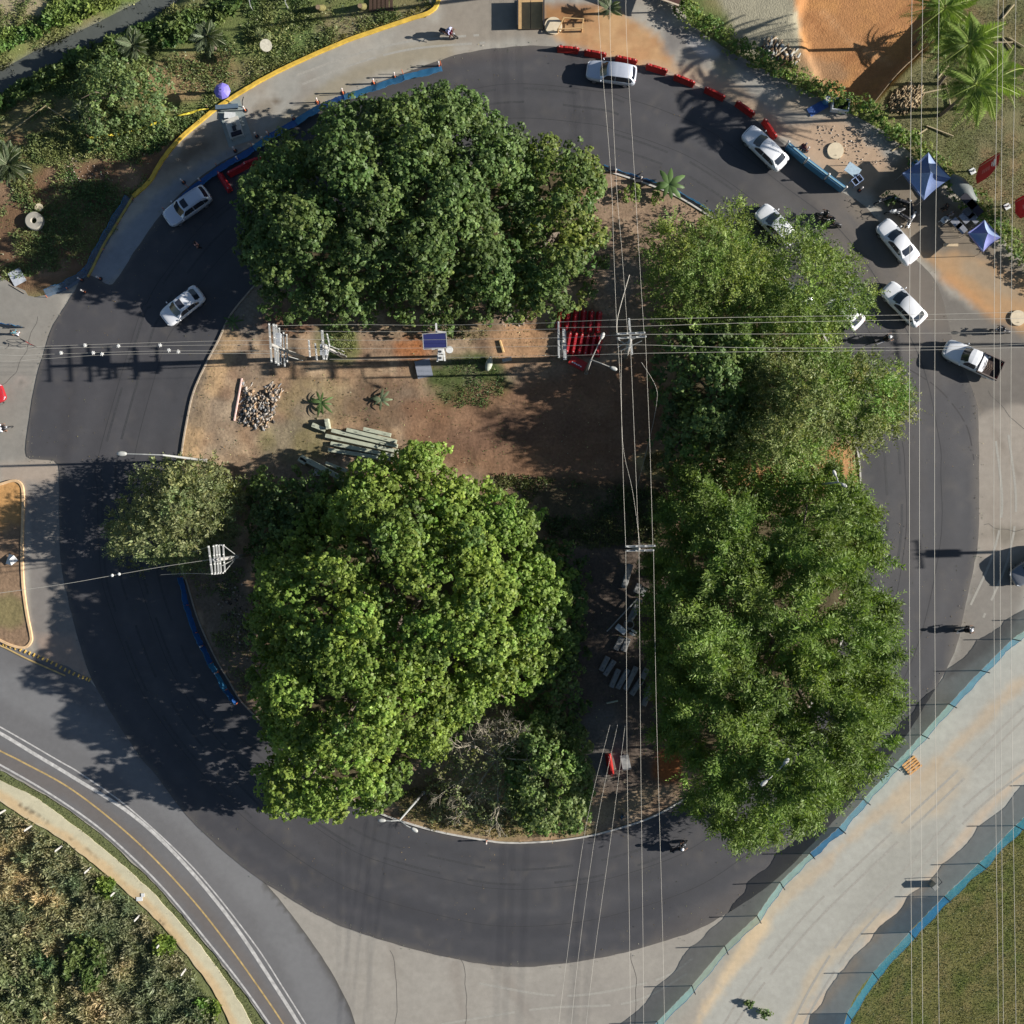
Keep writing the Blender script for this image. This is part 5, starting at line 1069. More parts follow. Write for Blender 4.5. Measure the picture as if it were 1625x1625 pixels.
for k in range(5): MB().box((-.42 + .2 * k, -.16 + (k % 2) * .02, .668), (.15, .10, .006)).build('print_mark', HW, rb)
# cones / delineators
CO = mat('orange plastic', alb(226, 120, 70), .5); CW = mat('reflective white', alb(236, 228, 222), .4)
cone0 = thing('delineator_post', '', 'traffic post', (0, 0, 0), 0, 'delineator posts of the road works')
MB().cyl((0, 0, 0), (0, 0, .05), .2, .19, n=10).build('base', TRIM, cone0); MB().cyl((0, 0, .05), (0, 0, .95), .06, .045, n=8).build('post_body', CO, cone0); MB().cyl((0, 0, .5), (0, 0, .8), .062, .058, n=8).build('band', CW, cone0); MB().ball((0, 0, .99), .085, 8, 5).build('cap', CW, cone0)
cones = [(697, 106, 'at the right end of the blue kerb netting'), (627, 123, 'second from the right end of the blue kerb netting'), (594, 133, 'third from the right end of the blue kerb netting'), (545, 148, 'fourth from the right end of the blue kerb netting'), (505, 163, 'fifth from the right end of the blue kerb netting'),
         (467, 190, 'touching the upper left edge of the huge dark tree'), (427, 216, 'rightmost of the cluster at the blue mat'), (419, 224, 'lowest of the cluster at the blue mat'), (408, 217, 'leftmost of the cluster at the blue mat'), (390, 176, 'at the right end of the dark bench by the umbrella'), (374, 240, 'below the white-framed table'),
         (379, 255, 'between the white-framed table and the faded barriers'), (292, 290, 'above the left end of the white SUV'), (320, 289, 'just above the roof of the white SUV'), (131, 445, 'left of the notch in the asphalt edge'), (160, 443, 'right of the notch in the asphalt edge'), (136, 464, 'inside the notch of fresh asphalt'),
         (1275, 234, 'upper of two behind the blue panel barrier'), (1279, 240, 'lower of two behind the blue panel barrier'), (1363, 303, 'right of the white-blue table near the parked motorcycles'), (976, 275, 'at the dark box on the north kerb'), (1016, 287, 'at the north kerb left of the banana-like plant'), (323, 1024, 'standing in the blue netting of the west kerb'), (346, 1066, 'in the blue netting at the lower west kerb'), (772, 1333, 'orange and white, on the south kerb by the leafless tree')]
for i, (a, b, lb) in enumerate(cones):
    o = copy_thing(cone0, P(a, b) + Vector((0, 0, .06 if i < 16 and i != 14 else .1)), 0, 'orange post with white cap ' + lb) if i else cone0
    if i == 0: o.location = P(a, b) + Vector((0, 0, .06)); o['label'] = 'orange post with white cap ' + lb
# netting fences
def net_mat(name, col, tr=0.35):
    m, N, L, b = new_mat(name); b.inputs['Base Color'].default_value = (*col, 1); b.inputs['Roughness'].default_value = .8
    nz = N.new('ShaderNodeTexNoise'); nz.inputs['Scale'].default_value = 1.5; tc = N.new('ShaderNodeTexCoord'); L.new(tc.outputs['Object'], nz.inputs['Vector'])
    mr = N.new('ShaderNodeMapRange'); mr.inputs[3].default_value = .75; mr.inputs[4].default_value = 1.3; L.new(nz.outputs['Fac'], mr.inputs[0])
    vm = N.new('ShaderNodeVectorMath'); vm.operation = 'SCALE'; vm.inputs[0].default_value = col; L.new(mr.outputs[0], vm.inputs['Scale']); L.new(vm.outputs[0], b.inputs['Base Color'])
    tl = N.new('ShaderNodeBsdfTranslucent'); L.new(vm.outputs[0], tl.inputs['Color']); m1 = N.new('ShaderNodeMixShader'); m1.inputs[0].default_value = .3; L.new(b.outputs[0], m1.inputs[1]); L.new(tl.outputs[0], m1.inputs[2])
    tp = N.new('ShaderNodeBsdfTransparent'); m2 = N.new('ShaderNodeMixShader'); m2.inputs[0].default_value = tr; L.new(m1.outputs[0], m2.inputs[1]); L.new(tp.outputs[0], m2.inputs[2]); L.new(m2.outputs[0], N['Material Output'].inputs['Surface'])
    return m
NT = [net_mat('pale teal netting', alb(160, 208, 204), .25), net_mat('cyan blue netting', alb(78, 172, 204), .3), net_mat('strong blue netting', alb(62, 142, 192), .1), net_mat('faded green netting', alb(166, 196, 180), .3), net_mat('deep blue netting', alb(36, 96, 170), .1), net_mat('dusty blue netting', alb(104, 134, 164), .45)]
POSTM = mat('dark fence post', (.06, .06, .06), .7)
def net_fence(label, pts, cols, h=1.25, ph=1.75, z=.06, post=POSTM, pr=.045, lean=0.0):
    W = [P(a, b) for a, b in pts]; o = W[0]; root = thing('netting_fence', label, 'fence', o + Vector((0, 0, z)))
    for i, w_ in enumerate(W):
        q = w_ - o; lx, ly = random.uniform(-.08, .08), random.uniform(-.08, .08)
        if ph: MB().cyl((q.x, q.y, -.05), (q.x + lx, q.y + ly, ph), pr, n=6).build('post', post, root)
        if i + 1 < len(W):
            r = W[i + 1] - o; mb = MB(); K = 16; d = (r - q); nn = Vector((-d.y, d.x, 0)).normalized(); vs = []
            for k in range(K + 1):
                t = k / K; sag = 4 * t * (1 - t); c = q.lerp(r, t)
                for v in (0, .33, .66, 1):
                    hh = h * v * (1 - .10 * sag * v) * (1 + .04 * math.sin(7 * t + i)); off = nn * (.05 * math.sin(9 * t + 2 * i + 4 * v) * v + random.uniform(-.035, .035)) + nn * lean * v
                    vs.append(c + off + Vector((0, 0, hh)))
            mb.add(vs, [(4 * k + j, 4 * k + j + 1, 4 * k + 5 + j, 4 * k + 4 + j) for k in range(K) for j in range(3)])
            mb.build('net_panel', NT[cols[i % len(cols)]], root, True)
            MB().tube([vs[4 * k + 3] for k in range(K + 1)], .02, 4).build('top_cord', NT[2], root)
    return root
net_fence('long pale teal and blue net fence between the roundabout and the haul road', FENCE1, [0, 0, 1, 1, 0, 0, 0, 1, 2, 0, 0, 3, 3, 0, 1], 1.3, 1.8)
net_fence('bright blue net fence along the grass at the bottom right', FENCE2, [1, 1, 1, 2, 1, 1, 2], 1.35, 1.8)
net_fence('low blue netting strung along the top left edge of the fresh asphalt', [(700, 104), (640, 118), (594, 134), (545, 150), (505, 166), (467, 190), (427, 212), (400, 232), (345, 264), (300, 298), (262, 334)], [2, 2, 2, 4, 2, 4, 2, 4, 4, 4], .55, .9, post=CO, pr=.03, lean=.75)
net_fence('faded blue netting laid over the outer kerb at the west side', [(212, 318), (188, 356), (166, 396), (143, 438), (108, 460), (75, 472)], [5], .25, .5, post=CO, pr=.03, lean=-.7)
net_fence('deep blue netting along the west kerb of the island', [(291, 915), (300, 960), (314, 1003), (338, 1050), (362, 1093), (378, 1114)], [4, 4, 4, 2, 4], .7, .8, z=.1, post=CO, pr=.03, lean=-.25)
net_fence('thin blue netting beside the north kerb of the island', [(958, 263), (997, 277), (1032, 288), (1078, 306), (1130, 337)], [2, 4, 2, 2], .3, 0, z=.1)
net_fence('sagging blue netting at the left edge by the bicycle', [(-20, 513), (0, 514), (22, 517), (40, 520)], [2, 4, 2], .6, .8)
net_fence('small piece of blue netting on a stick at the south kerb', [(984, 1296), (988, 1291)], [2], .8, .9, z=.15)
pb = thing('panel_barrier', 'blue three-panel road barrier right of the last red barrier', 'barrier', P(1245, 234) + Vector((0, 0, .07)))
pp = [P(1245, 234), P(1275, 260), P(1308, 285), P(1335, 305)]; BP = mat('blue board', alb(78, 134, 172), .6, vary=.15)
for i in range(3):
    a, b = pp[i] - pp[0], pp[i + 1] - pp[0]
    MB().bar(a + (b - a) * .04 + Vector((0, 0, .62)), a + (b - a) * .96 + Vector((0, 0, .62)), .34, 1.05).build('panel', BP, pb); MB().bar(a + Vector((0, 0, 1.18)), b + Vector((0, 0, 1.18)), .1, .06).build('top_rail', mat('pale blue rail', alb(150, 186, 196), .5), pb)
for p in pp:
    q = p - pp[0]; MB().cyl((q.x, q.y, 0), (q.x, q.y, 1.5), .06, n=8).ball((q.x, q.y, 1.55), .11, 8, 5).build('post', CW, pb)

# ------------------------------------------------------------------ tents, flags, umbrella and stall things
def tent(label, corners, peak_h, eave, cols):
    W = [P(a, b, eave) for a, b in corners]; c = sum(W, Vector()) / 4; root = thing('canopy_tent', label, 'tent', Vector((c.x, c.y, .055)), 0)
    W = [Vector((w_.x - c.x, w_.y - c.y, eave)) for w_ in W]; pk = Vector((0, 0, peak_h)); K = 6
    for i in range(4):
        a, b = W[i], W[(i + 1) % 4]; vs = []
        for r in range(K + 1):
            t = r / K
            for j in range(K + 1):
                s = j / K; p = pk.lerp(a.lerp(b, s), t); p.z -= (4 * s * (1 - s)) * .20 * t * (1.2 - t) * 2 + .22 * math.sin(math.pi * t) * (1 - .0 * s); p += (pk - a.lerp(b, s)) * Vector((1, 1, 0)) * (4 * s * (1 - s)) * .06 * t; vs.append(p)
        o = MB().add(vs, [(r * (K + 1) + j, (r + 1) * (K + 1) + j, (r + 1) * (K + 1) + j + 1, r * (K + 1) + j + 1) for r in range(K) for j in range(K)]).build('roof_panel', cols[i % len(cols)], root, True)
        v0 = [a, b, b - Vector((0, 0, .22)), a - Vector((0, 0, .22))]; MB().add(v0, [(0, 1, 2, 3)]).build('valance', cols[(i + 1) % len(cols)], root)
        MB().bar(a * .97 * Vector((1, 1, 0)) if False else Vector((a.x * .97, a.y * .97, 0)), Vector((a.x * .97, a.y * .97, eave)), .05, .05).build('leg', RIM, root)
    return root
TB = mat('blue tent cloth', alb(96, 116, 160), .7, vary=.12); TL = mat('pale blue tent cloth', alb(150, 170, 206), .7, vary=.08); TP = mat('violet blue tent cloth', alb(122, 128, 188), .7, vary=.08)
tent('larger blue canopy tent on the verge beside the hedge', [(1473, 242), (1509, 283), (1466, 318), (1432, 275)], 3.1, 2.1, [TL, TB])
tent('smaller violet-blue canopy tent next to the metal tables', [(1562, 349), (1588, 377), (1560, 400), (1536, 369)], 2.7, 1.9, [TL, TP])
# grey tarp dome
td = thing('grey_tarpaulin', 'grey sagging tarpaulin between the larger tent and the hedge', 'tarpaulin', P(1520, 306) + Vector((0, 0, .05)), math.radians(-48))
vs = []; 
for i in range(9):
    for j in range(7):
        u = i / 8 * 2 - 1; v = j / 6 * 2 - 1; vs.append((u * 1.55, v * .75 * math.sqrt(max(0.02, 1 - (u * .8) ** 2)), 1.6 - .35 * u * u - .5 * v * v + .03 * math.sin(9 * u)))
MB().add(vs, [(i * 7 + j, i * 7 + j + 7, i * 7 + j + 8, i * 7 + j + 1) for i in range(8) for j in range(6)]).build('cloth', mat('grey tarpaulin cloth', alb(116, 122, 120), .6, vary=.12), td, True)
for x, y in ((-1.3, .3), (-1.3, -.3), (1.3, .3), (1.3, -.3)): MB().cyl((x, y, 0), (x, y, 1.15), .03, n=6).build('pole', RIM, td)
MT = mat('brushed metal table', (.30, .31, .34), .4, .6); DKP = mat('dark cloth panel', (.02, .02, .03), .9)
for k, (a, b, lb) in enumerate([(1512, 358, 'grey metal table nearest the open lane'), (1520, 366, 'grey metal table at the lower end of the stall'), (1525, 350, 'grey metal table in the middle of the stall'), (1540, 350, 'grey metal table touching the smaller tent'), (1531, 342, 'small pale table at the back of the stall')]):
    t = thing('metal_table', lb, 'table', P(a, b) + Vector((0, 0, .05)), math.radians(-48)); MB().box((0, 0, .78), (.95, .62, .04)).build('table_top', MT, t)
    for x in (-.42, .42):
        for y in (-.26, .26): MB().bar((x, y, 0), (x, y, .76), .04, .04).build('leg', RIM, t)
for a, b, lb in [(1526, 327, 'dark folded awning behind the metal tables'), (1536, 337, 'dark folded awning nearest the hedge')]:
    t = thing('dark_awning', lb, 'awning', P(a, b) + Vector((0, 0, .05)), math.radians(-48)); MB().box((0, 0, 1.5), (1.5, .7, .05)).box((0, .3, 1.3), (1.5, .05, .35)).build('awning_cloth', DKP, t)
    for x in (-.7, .7): MB().cyl((x, 0, 0), (x, 0, 1.5), .03, n=6).build('pole', RIM, t)
def chair(lb, a, b, an, m, s=1.0):
    t = thing('chair', lb, 'chair', P(a, b) + Vector((0, 0, .05)), math.radians(an)); MB().box((0, 0, .44), (.44, .44, .04)).build('seat', m, t); MB().box((-.2, 0, .68), (.04, .44, .42)).build('backrest', m, t)
    for x in (-.19, .19):
        for y in (-.19, .19): MB().bar((x, y, 0), (x, y, .43), .035, .035).build('leg', m, t)
WPL = mat('white plastic', alb(226, 228, 226), .4)
chair('white plastic chair left of the metal tables', 1494, 352, 140, WPL); chair('second white plastic chair, right beside the first', 1499, 349, 100, WPL); chair('white chair at the hedge behind the grey tarpaulin', 1545, 320, 40, WPL)
chair('blue chair under the left corner of the larger tent', 1447, 263, 200, BP); chair('black chair beside the white-blue table', 1359, 283, 30, TRIM)
MB().box((0, 0, .04), (1.3, .28, .08)).build('pale_plank', mat('pale timber', alb(206, 184, 150), .8), None)
_o = bpy.data.objects['pale_plank']; _o.location = P(1508, 389) + Vector((0, 0, .06)); tag(_o, 'pale plank lying in front of the metal tables', 'plank')
# flags
FLAG = mat('red flag cloth', alb(206, 36, 50), .6, vary=.1)
def flag(label, base, tip, hgt):
    b = P(*base); b.z = 0; root = thing('feather_flag', label, 'flag', b); T = P(*tip, hgt) - b
    MB().tube([(0, 0, 0), T * .5, T], .025, 6).build('pole', RIM, root)
    MB().box((0, 0, .04), (.5, .5, .06), .5).box((0, 0, .3), (.14, .14, .5)).build('base', WPL, root)
    side = Vector((T.y, -T.x, 0)).normalized(); vs = []; K = 8
    for k in range(K + 1):
        t = .22 + .78 * k / K; wd = 1.7 * (1 - max(0, (t - .62) / .42) ** 2 * .55) * (1 if k else .55)
        for j in range(5): s = j / 4; vs.append(T * t + side * wd * (s - .12) + Vector((0, 0, .10 * math.sin(5 * t + 3 * s) - .25 * s)))
    MB().add(vs, [(k * 5 + j, k * 5 + j + 1, k * 5 + 6 + j, k * 5 + 5 + j) for k in range(K) for j in range(4)]).build('flag_cloth', FLAG, root, True)
    # pale emblem block and illegible lettering strokes printed on the cloth
    def on(t, s): return T * t + side * 1.7 * (s - .12) + Vector((0, 0, .10 * math.sin(5 * t + 3 * s) - .25 * s + .03))
    for (t0, t1, s0, s1) in [(.80, .87, .22, .58), (.74, .78, .30, .5)] + [(.42 + .075 * k, .47 + .075 * k, .42, .62) for k in range(4)]:
        MB().add([on(t0, s0), on(t0, s1), on(t1, s1), on(t1, s0)], [(0, 1, 2, 3)]).build('print_mark', HW if t0 > .7 else mat('faded pink print', alb(216, 120, 120), .6), root)
flag('red feather flag with white print on the field beside the larger tent', (1543, 272), (1588, 243), 5.2)
flag('red feather flag cut by the right edge of the photo', (1598, 328), (1655, 298), 5.2)
# umbrella and small works table
um = thing('parasol', 'violet-blue round umbrella at the yellow kerb', 'umbrella', P(362, 158) + Vector((0, 0, .06))); vs = [(0, 0, 2.35)]; K = 8
for r_ in (.35, .7, 1.0):
    for k in range(16): a = 2 * math.pi * k / 16; rr = .72 * r_ * (1 if k % 2 == 0 else .95); vs.append((rr * math.cos(a), rr * math.sin(a), 2.35 - .38 * r_ * r_))
fs = [(0, 1 + k, 1 + (k + 1) % 16) for k in range(16)] + [(1 + r_ * 16 + k, 17 + r_ * 16 + k, 17 + r_ * 16 + (k + 1) % 16, 1 + r_ * 16 + (k + 1) % 16) for r_ in range(2) for k in range(16)]
MB().add(vs, fs).build('umbrella_canopy', mat('violet umbrella cloth', alb(140, 130, 222), .6, vary=.06), um); MB().cyl((0, 0, 0), (0, 0, 2.3), .025, n=6).build('pole', RIM, um); MB().ball((0, 0, 2.37), .04, 6, 4).build('finial', TRIM, um)
mt = thing('ground_mat', 'pale grey-blue sheet spread under the works table', 'sheet', P(372, 195) + Vector((0, 0, .062)), math.radians(-72)); MB().box((0, 0, .006), (3.9, 2.2, .012)).build('sheet_cloth', mat('grey blue sheet', alb(150, 160, 158), .8, vary=.12, scale=2), mt)
t = thing('works_table', 'white-framed table with dark boxes on it below the umbrella', 'table', P(375, 207) + Vector((0, 0, .07)), math.radians(-72)); MB().box((0, 0, .72), (1.75, 1.25, .05)).build('table_top', mat('dull white board', alb(206, 202, 190), .7), t)
for x in (-.8, .8):
    for y in (-.55, .55): MB().bar((x, y, 0), (x, y, .7), .05, .05).build('leg', RIM, t)
for cx, cy, sx, sy, m_, lb in [(.12, .0, .38, .3, TRIM, 'black box on the upper half of the works table'), (-.2, .1, .28, .3, mat('grey device', alb(120, 124, 120), .5), 'grey device beside the black box on the works table'), (.6, .05, .34, .95, DKP, 'dark cloth at the lower end of the works table')]:
    o = MB().box((0, 0, .1), (sx, sy, .2)).build('equipment_box', m_, None); q = Matrix.Rotation(math.radians(-72), 3, 'Z') @ Vector((cx, cy, 0)); o.location = t.location + q + Vector((0, 0, .75)); o.rotation_euler.z = math.radians(-72); tag(o, lb, 'box')
t = thing('white_board', 'white board lying above the works table', 'board', P(366, 185) + Vector((0, 0, .08)), math.radians(-4)); MB().box((0, 0, .25), (.95, .55, .05)).build('board_face', WPL, t)
for x in (-.4, .4): MB().box((x, 0, .12), (.05, .5, .22)).build('trestle', RIM, t)
t = thing('bench', 'dark blue bench between the umbrella and the sheet', 'bench', P(362, 172) + Vector((0, 0, .06)), math.radians(4)); MB().box((0, 0, .42), (2.0, .38, .06)).build('seat', mat('slate blue board', alb(92, 112, 130), .7), t)
for x in (-.85, .85): MB().box((x, 0, .2), (.08, .34, .38)).build('leg', TRIM, t)
o = MB().tube([(0, 0, .0), (.1, .35, .5), (.3, .6, .9)], .04, 6).build('black_pole', TRIM, None); o.location = P(385, 171) + Vector((0, 0, .06)); tag(o, 'short black pole leaning at the right end of the bench', 'pole')
# white-blue table, planter, round lids
t = thing('folding_table', 'white and blue covered table right of the blue panel barrier', 'table', P(1349, 274) + Vector((0, 0, .07)), math.radians(-35)); MB().box((0, 0, .74), (1.25, .9, .05)).build('table_top', mat('pale blue cover', alb(176, 198, 212), .6), t)
for x in (-.55, .55):
    for y in (-.38, .38): MB().bar((x, y, 0), (x, y, .72), .04, .04).build('leg', RIM, t)
t = thing('metal_stand', 'open pale blue metal frame with a dark opening beside the covered table', 'frame', P(1356, 290) + Vector((0, 0, .07)), math.radians(38))
for y in (-.3, .3): MB().bar((-.45, y, .8), (.45, y, .8), .06, .05).build('rail', TL, t)
for x in (-.45, .0, .45): MB().bar((x, -.3, .8), (x, .3, .8), .06, .05).build('crossbar', TL, t)
for x in (-.42, .42):
    for y in (-.28, .28): MB().bar((x, y, 0), (x, y, .78), .05, .05).build('leg', TL, t)
MB().box((.22, 0, .4), (.4, .5, .6)).build('dark_bin', TRIM, t)
t = thing('planter_box', 'white-rimmed square box of black soil beside the hedge', 'planter', P(1331, 170) + Vector((0, 0, .05)), math.radians(-8))
for x, y, a_, b_ in ((0, .5, 1.5, .1), (0, -.5, 1.5, .1), (.7, 0, .1, .9), (-.7, 0, .1, .9)): MB().box((x, y, .35), (a_, b_, .7)).build('wall', WPL, t)
MB().box((0, 0, .3), (1.3, .9, .04)).build('soil', DKP, t)
t = thing('blue_barrel', 'small blue drum beside the white-rimmed box', 'drum', P(1309, 163) + Vector((0, 0, .05))); MB().cyl((0, 0, 0), (0, 0, .85), .28, n=14).build('drum_body', BP, t); MB().cyl((0, 0, .85), (0, 0, .88), .2, n=12).build('lid', CW, t)
t = thing('blue_tarpaulin', 'blue tarpaulin sheet on the ground by the blue drum', 'tarpaulin', P(1297, 172) + Vector((0, 0, .06)), math.radians(30)); 
vs = [(-.9 + .3 * i, -.4 + .2 * j, .08 + .05 * math.sin(3 * i + 2 * j)) for i in range(7) for j in range(5)]
MB().add(vs, [(i * 5 + j, i * 5 + j + 5, i * 5 + j + 6, i * 5 + j + 1) for i in range(6) for j in range(4)]).build('cloth', mat('blue tarpaulin cloth', alb(70, 104, 168), .6, vary=.2), t, True)
LIDM = mat('pale concrete lid', alb(222, 206, 176), .85, vary=.1, scale=3, bump=.01)
for a, b, r_, lb in [(1325, 240, .74, 'pale round concrete lid on the sand behind the blue panel barrier'), (1614, 505, .7, 'pale round concrete lid at the right edge'), (878, 42, .78, 'pale round disc leaning at the wooden gate'), (63, 330, .36, 'small round concrete lid above the concrete ring')]:
    t = thing('concrete_disc', lb, 'concrete disc', P(a, b) + Vector((0, 0, .05))); MB().cyl((0, 0, 0), (0, 0, .16), r_, r_ * .97, n=32).build('disc', LIDM, t); MB().tube([(-.1, -.4 * r_ / .7, .15), (-.05, -.4 * r_ / .7, .22), (.05, -.4 * r_ / .7, .22), (.1, -.4 * r_ / .7, .15)], .015, 5).build('handle', TRIM, t)
t = thing('concrete_ring', 'concrete well ring with a dark round hole in the brown soil', 'concrete ring', P(57, 352) + Vector((0, 0, -.05)))
MB().loft([[(r_ * math.cos(a), r_ * math.sin(a), z_) for a in np.linspace(0, 2 * math.pi, 33)[:-1]] for r_, z_ in ((.80, 0), (.78, .5), (.72, .55), (.28, .55), (.24, .5), (.24, 0))], cap=False).build('ring', mat('grey concrete ring', alb(178, 172, 158), .85, vary=.12, scale=3), t, False)
t = thing('white_sheet', 'white square sheet lying at the left edge of the brown soil', 'panel', P(28, 440) + Vector((0, 0, .06)), math.radians(28)); MB().box((0, 0, .05), (1.15, 1.3, .06)).build('panel_face', mat('grey white sheet', alb(196, 200, 206), .6), t)
o = MB().tube([(0, 0, 0), (1.4, -.8, .03)], .03, 5).build('pipe', KG, None); o.location = P(16, 452) + Vector((0, 0, .1)); tag(o, 'pale pipe on the ground below the white square sheet', 'pipe')
o = MB().add([(-.55, -.4, .0), (.1, -.55, .3), (.6, -.1, .05), (.35, .35, .4), (-.2, .45, .08), (0, 0, .45)], [(0, 1, 5), (1, 2, 5), (2, 3, 5), (3, 4, 5), (4, 0, 5)]).build('plastic_bag', WPL, None); o.location = P(20, 887) + Vector((0, 0, .18)); tag(o, 'crumpled white bag by the peach kerb', 'bag')
# road sign lying near the haul road and worn board
t = thing('orange_board', 'orange slatted pallet on the haul road at the net fence', 'pallet', P(1446, 1214) + Vector((0, 0, .06)), math.radians(38)); OM = mat('orange timber', alb(214, 160, 100), .8, vary=.2)
for k in range(5): MB().box((0, -.5 + .25 * k, .14), (1.4, .16, .03)).build('slat', OM, t)
for x in (-.6, 0, .6): MB().box((x, 0, .06), (.1, 1.15, .1)).build('bearer', OM, t)
t = thing('sheet_metal_cabinet', 'grey sheet metal cabinet standing at the lower blue net fence', 'cabinet', P(1478, 1402) + Vector((0, 0, .06)), math.radians(40)); MB().box((0, 0, .5), (.5, .4, 1.0)).build('box_body', mat('grey sheet metal', alb(140, 142, 138), .6, .3), t); MB().tube([(.3, 0, 1), (.7, .1, 1.2), (.8, .1, 0)], .03, 6).build('rail', TRIM, t)

# ------------------------------------------------------------------ poles, arms and wires
CPOLE = mat('concrete pole', alb(176, 172, 164), .8, vary=.12, scale=2); STEEL = mat('galvanised steel', alb(172, 173, 170), .6, .0, vary=.15); INS = mat('porcelain insulator', alb(222, 222, 218), .3)
WIREM = mat('weathered aluminium wire', alb(214, 208, 196), .5, .2, vary=.05)
def utility_pole(label, base, top, zt, arms, braces=(), boxes=(), r=.16, pm=None):
    b = P(*base); b.z = .1 if 300 < base[0] < 1400 else 0; T = P(*top, zt); root = thing('utility_pole', label, 'utility pole', b)
    MB().cyl((0, 0, -.1), T - b, r * 1.25, r * .75, 10).build('pole', pm or CPOLE, root, True)
    for (a0, a1, z, wd) in arms:
        A = P(*a0, z) - b; B = P(*a1, z) - b; o = MB().bar(A, B, wd, .1).build('crossarm', STEEL, root)
        for t in (.04, .35, .65, .96): q = A.lerp(B, t) + Vector((0, 0, .05)); MB().cyl(q, q + Vector((0, 0, .22)), .06, .035, 6).build('insulator', INS, o)
    for (a0, z0, a1, z1) in braces: MB().cyl(P(*a0, z0) - b, P(*a1, z1) - b, .035, n=6).build('brace', STEEL, root)
    for (c, z, sx, sy, sz) in boxes: MB().box(P(*c, z) - b, (sx, sy, sz)).build('transformer', mat('grey transformer tank', alb(168, 172, 176), .5, vary=.1), root)
    return root
utility_pole('crossarm pole with the widest stack of arms, nearest the west lane', (486, 570), (431, 547), 9.2,
    [((427, 513), (431, 575), 9.2, .13), ((434, 514), (438, 577), 8.5, .16), ((438, 515), (442, 580), 7.8, .16), ((443, 520), (446, 578), 7.1, .12), ((450, 527), (452, 582), 6.2, .12), ((455, 530), (456, 575), 5.4, .1)],
    [((427, 550), 9, (470, 563), 3.5), ((438, 560), 8, (480, 572), 2.2), ((452, 556), 6, (484, 566), 2)], [((441, 540), 7.6, .5, 1.1, .8)])
utility_pole('second crossarm pole with a grey transformer beside the pale grass tuft', (548, 567), (512, 549), 9.0,
    [((490, 540), (492, 567), 8.6, .13), ((500, 545), (503, 572), 8.2, .13), ((511, 524), (514, 571), 7.6, .2), ((519, 530), (523, 548), 8.9, .1), ((523, 548), (518, 571), 8.9, .1)], [((524, 549), 8, (546, 558), 3), ((524, 555), 7, (548, 565), 2)], [((514, 556), 7.2, .5, .9, .9)])
utility_pole('crossarm pole beside the stacked red barriers', (890, 570), (893, 541), 10.0, [((886, 510), (887, 568), 10, .16), ((895, 522), (897, 571), 8.8, .28)], [((887, 538), 9.9, (895, 550), 7), ((887, 556), 9.8, (896, 545), 7)])
utility_pole('tall pole in the centre where the two wire lines cross', (992, 567), (1000, 540), 12.0,
    [((978, 530), (1024, 528), 11.9, .14), ((979, 537), (1026, 534), 11.4, .14), ((998, 505), (1003, 563), 10.9, .16)], [((980, 551), 9.5, (1018, 531), 10.5), ((984, 557), 9, (1018, 541), 10), ((979, 537), 11.3, (1000, 552), 9)], [], .2)
utility_pole('crossarm pole over the shaded undergrowth right of centre', (1004, 868), (1014, 871), 10.5, [((992, 867), (1040, 866), 10.5, .14), ((993, 874), (1038, 873), 10.2, .14)], [((995, 868), 10.4, (1008, 870), 7.5), ((1036, 867), 10.4, (1012, 870), 7.5)])
utility_pole('ladder-like double arm pole at the west kerb', (394, 881), (345, 888), 10.5, [((331, 866), (337, 912), 10.6, .12), ((339, 865), (342, 911), 10.4, .1), ((343, 864), (347, 911), 10.2, .12), ((347, 864), (351, 910), 10.0, .12), ((354, 864), (357, 908), 9.7, .1), ((345, 865), (356, 865), 10, .1), ((341, 911), (355, 909), 10, .1), ((333, 889), (352, 887), 10.3, .3)],
    [((355, 866), 9.8, (376, 882), 5.2), ((356, 908), 9.6, (376, 884), 5.2), ((350, 887), 9.8, (377, 882), 5), ((352, 898), 9.6, (378, 884), 5)])
utility_pole('utility pole just beyond the top edge of the photo', (968, -30), (985, -95), 14.0, [((960, -96), (1012, -96), 14, .14)])
utility_pole('utility pole with a transformer beyond the right edge of the photo', (1868, 868), (1990, 875), 10.0, [((1980, 850), (1990, 900), 9.8, .14)], [], [((1972, 874), 8.9, .9, .7, 1.0)])
utility_pole('utility pole beyond the right edge in line with the wires', (1830, 548), (1950, 505), 10.0, [((1940, 480), (1950, 545), 9.8, .14)])
utility_pole('utility pole beyond the left edge in line with the wires', (-120, 566), (-225, 540), 9.2, [((-226, 515), (-222, 572), 9.2, .14)])
for (x0, x1, lb) in ((1430, 1500, 'left'), (1565, 1625, 'right')):
    for y, e, zz_ in ((-330, 'top', 13.5), (1960, 'bottom', 13.5)):
        b_ = ((x0 + x1) / 2 - 812.5) * .86 + 812.5; by = (y - 812.5) * .86 + 812.5
        utility_pole('utility pole outside the %s edge carrying the %s group of wires' % (e, lb), (b_, by), ((x0 + x1) / 2, y), 13.6, [((x0, y), (x1, y), 13.5, .14)])
LHM = mat('dull lamp housing', alb(190, 190, 184), .5)
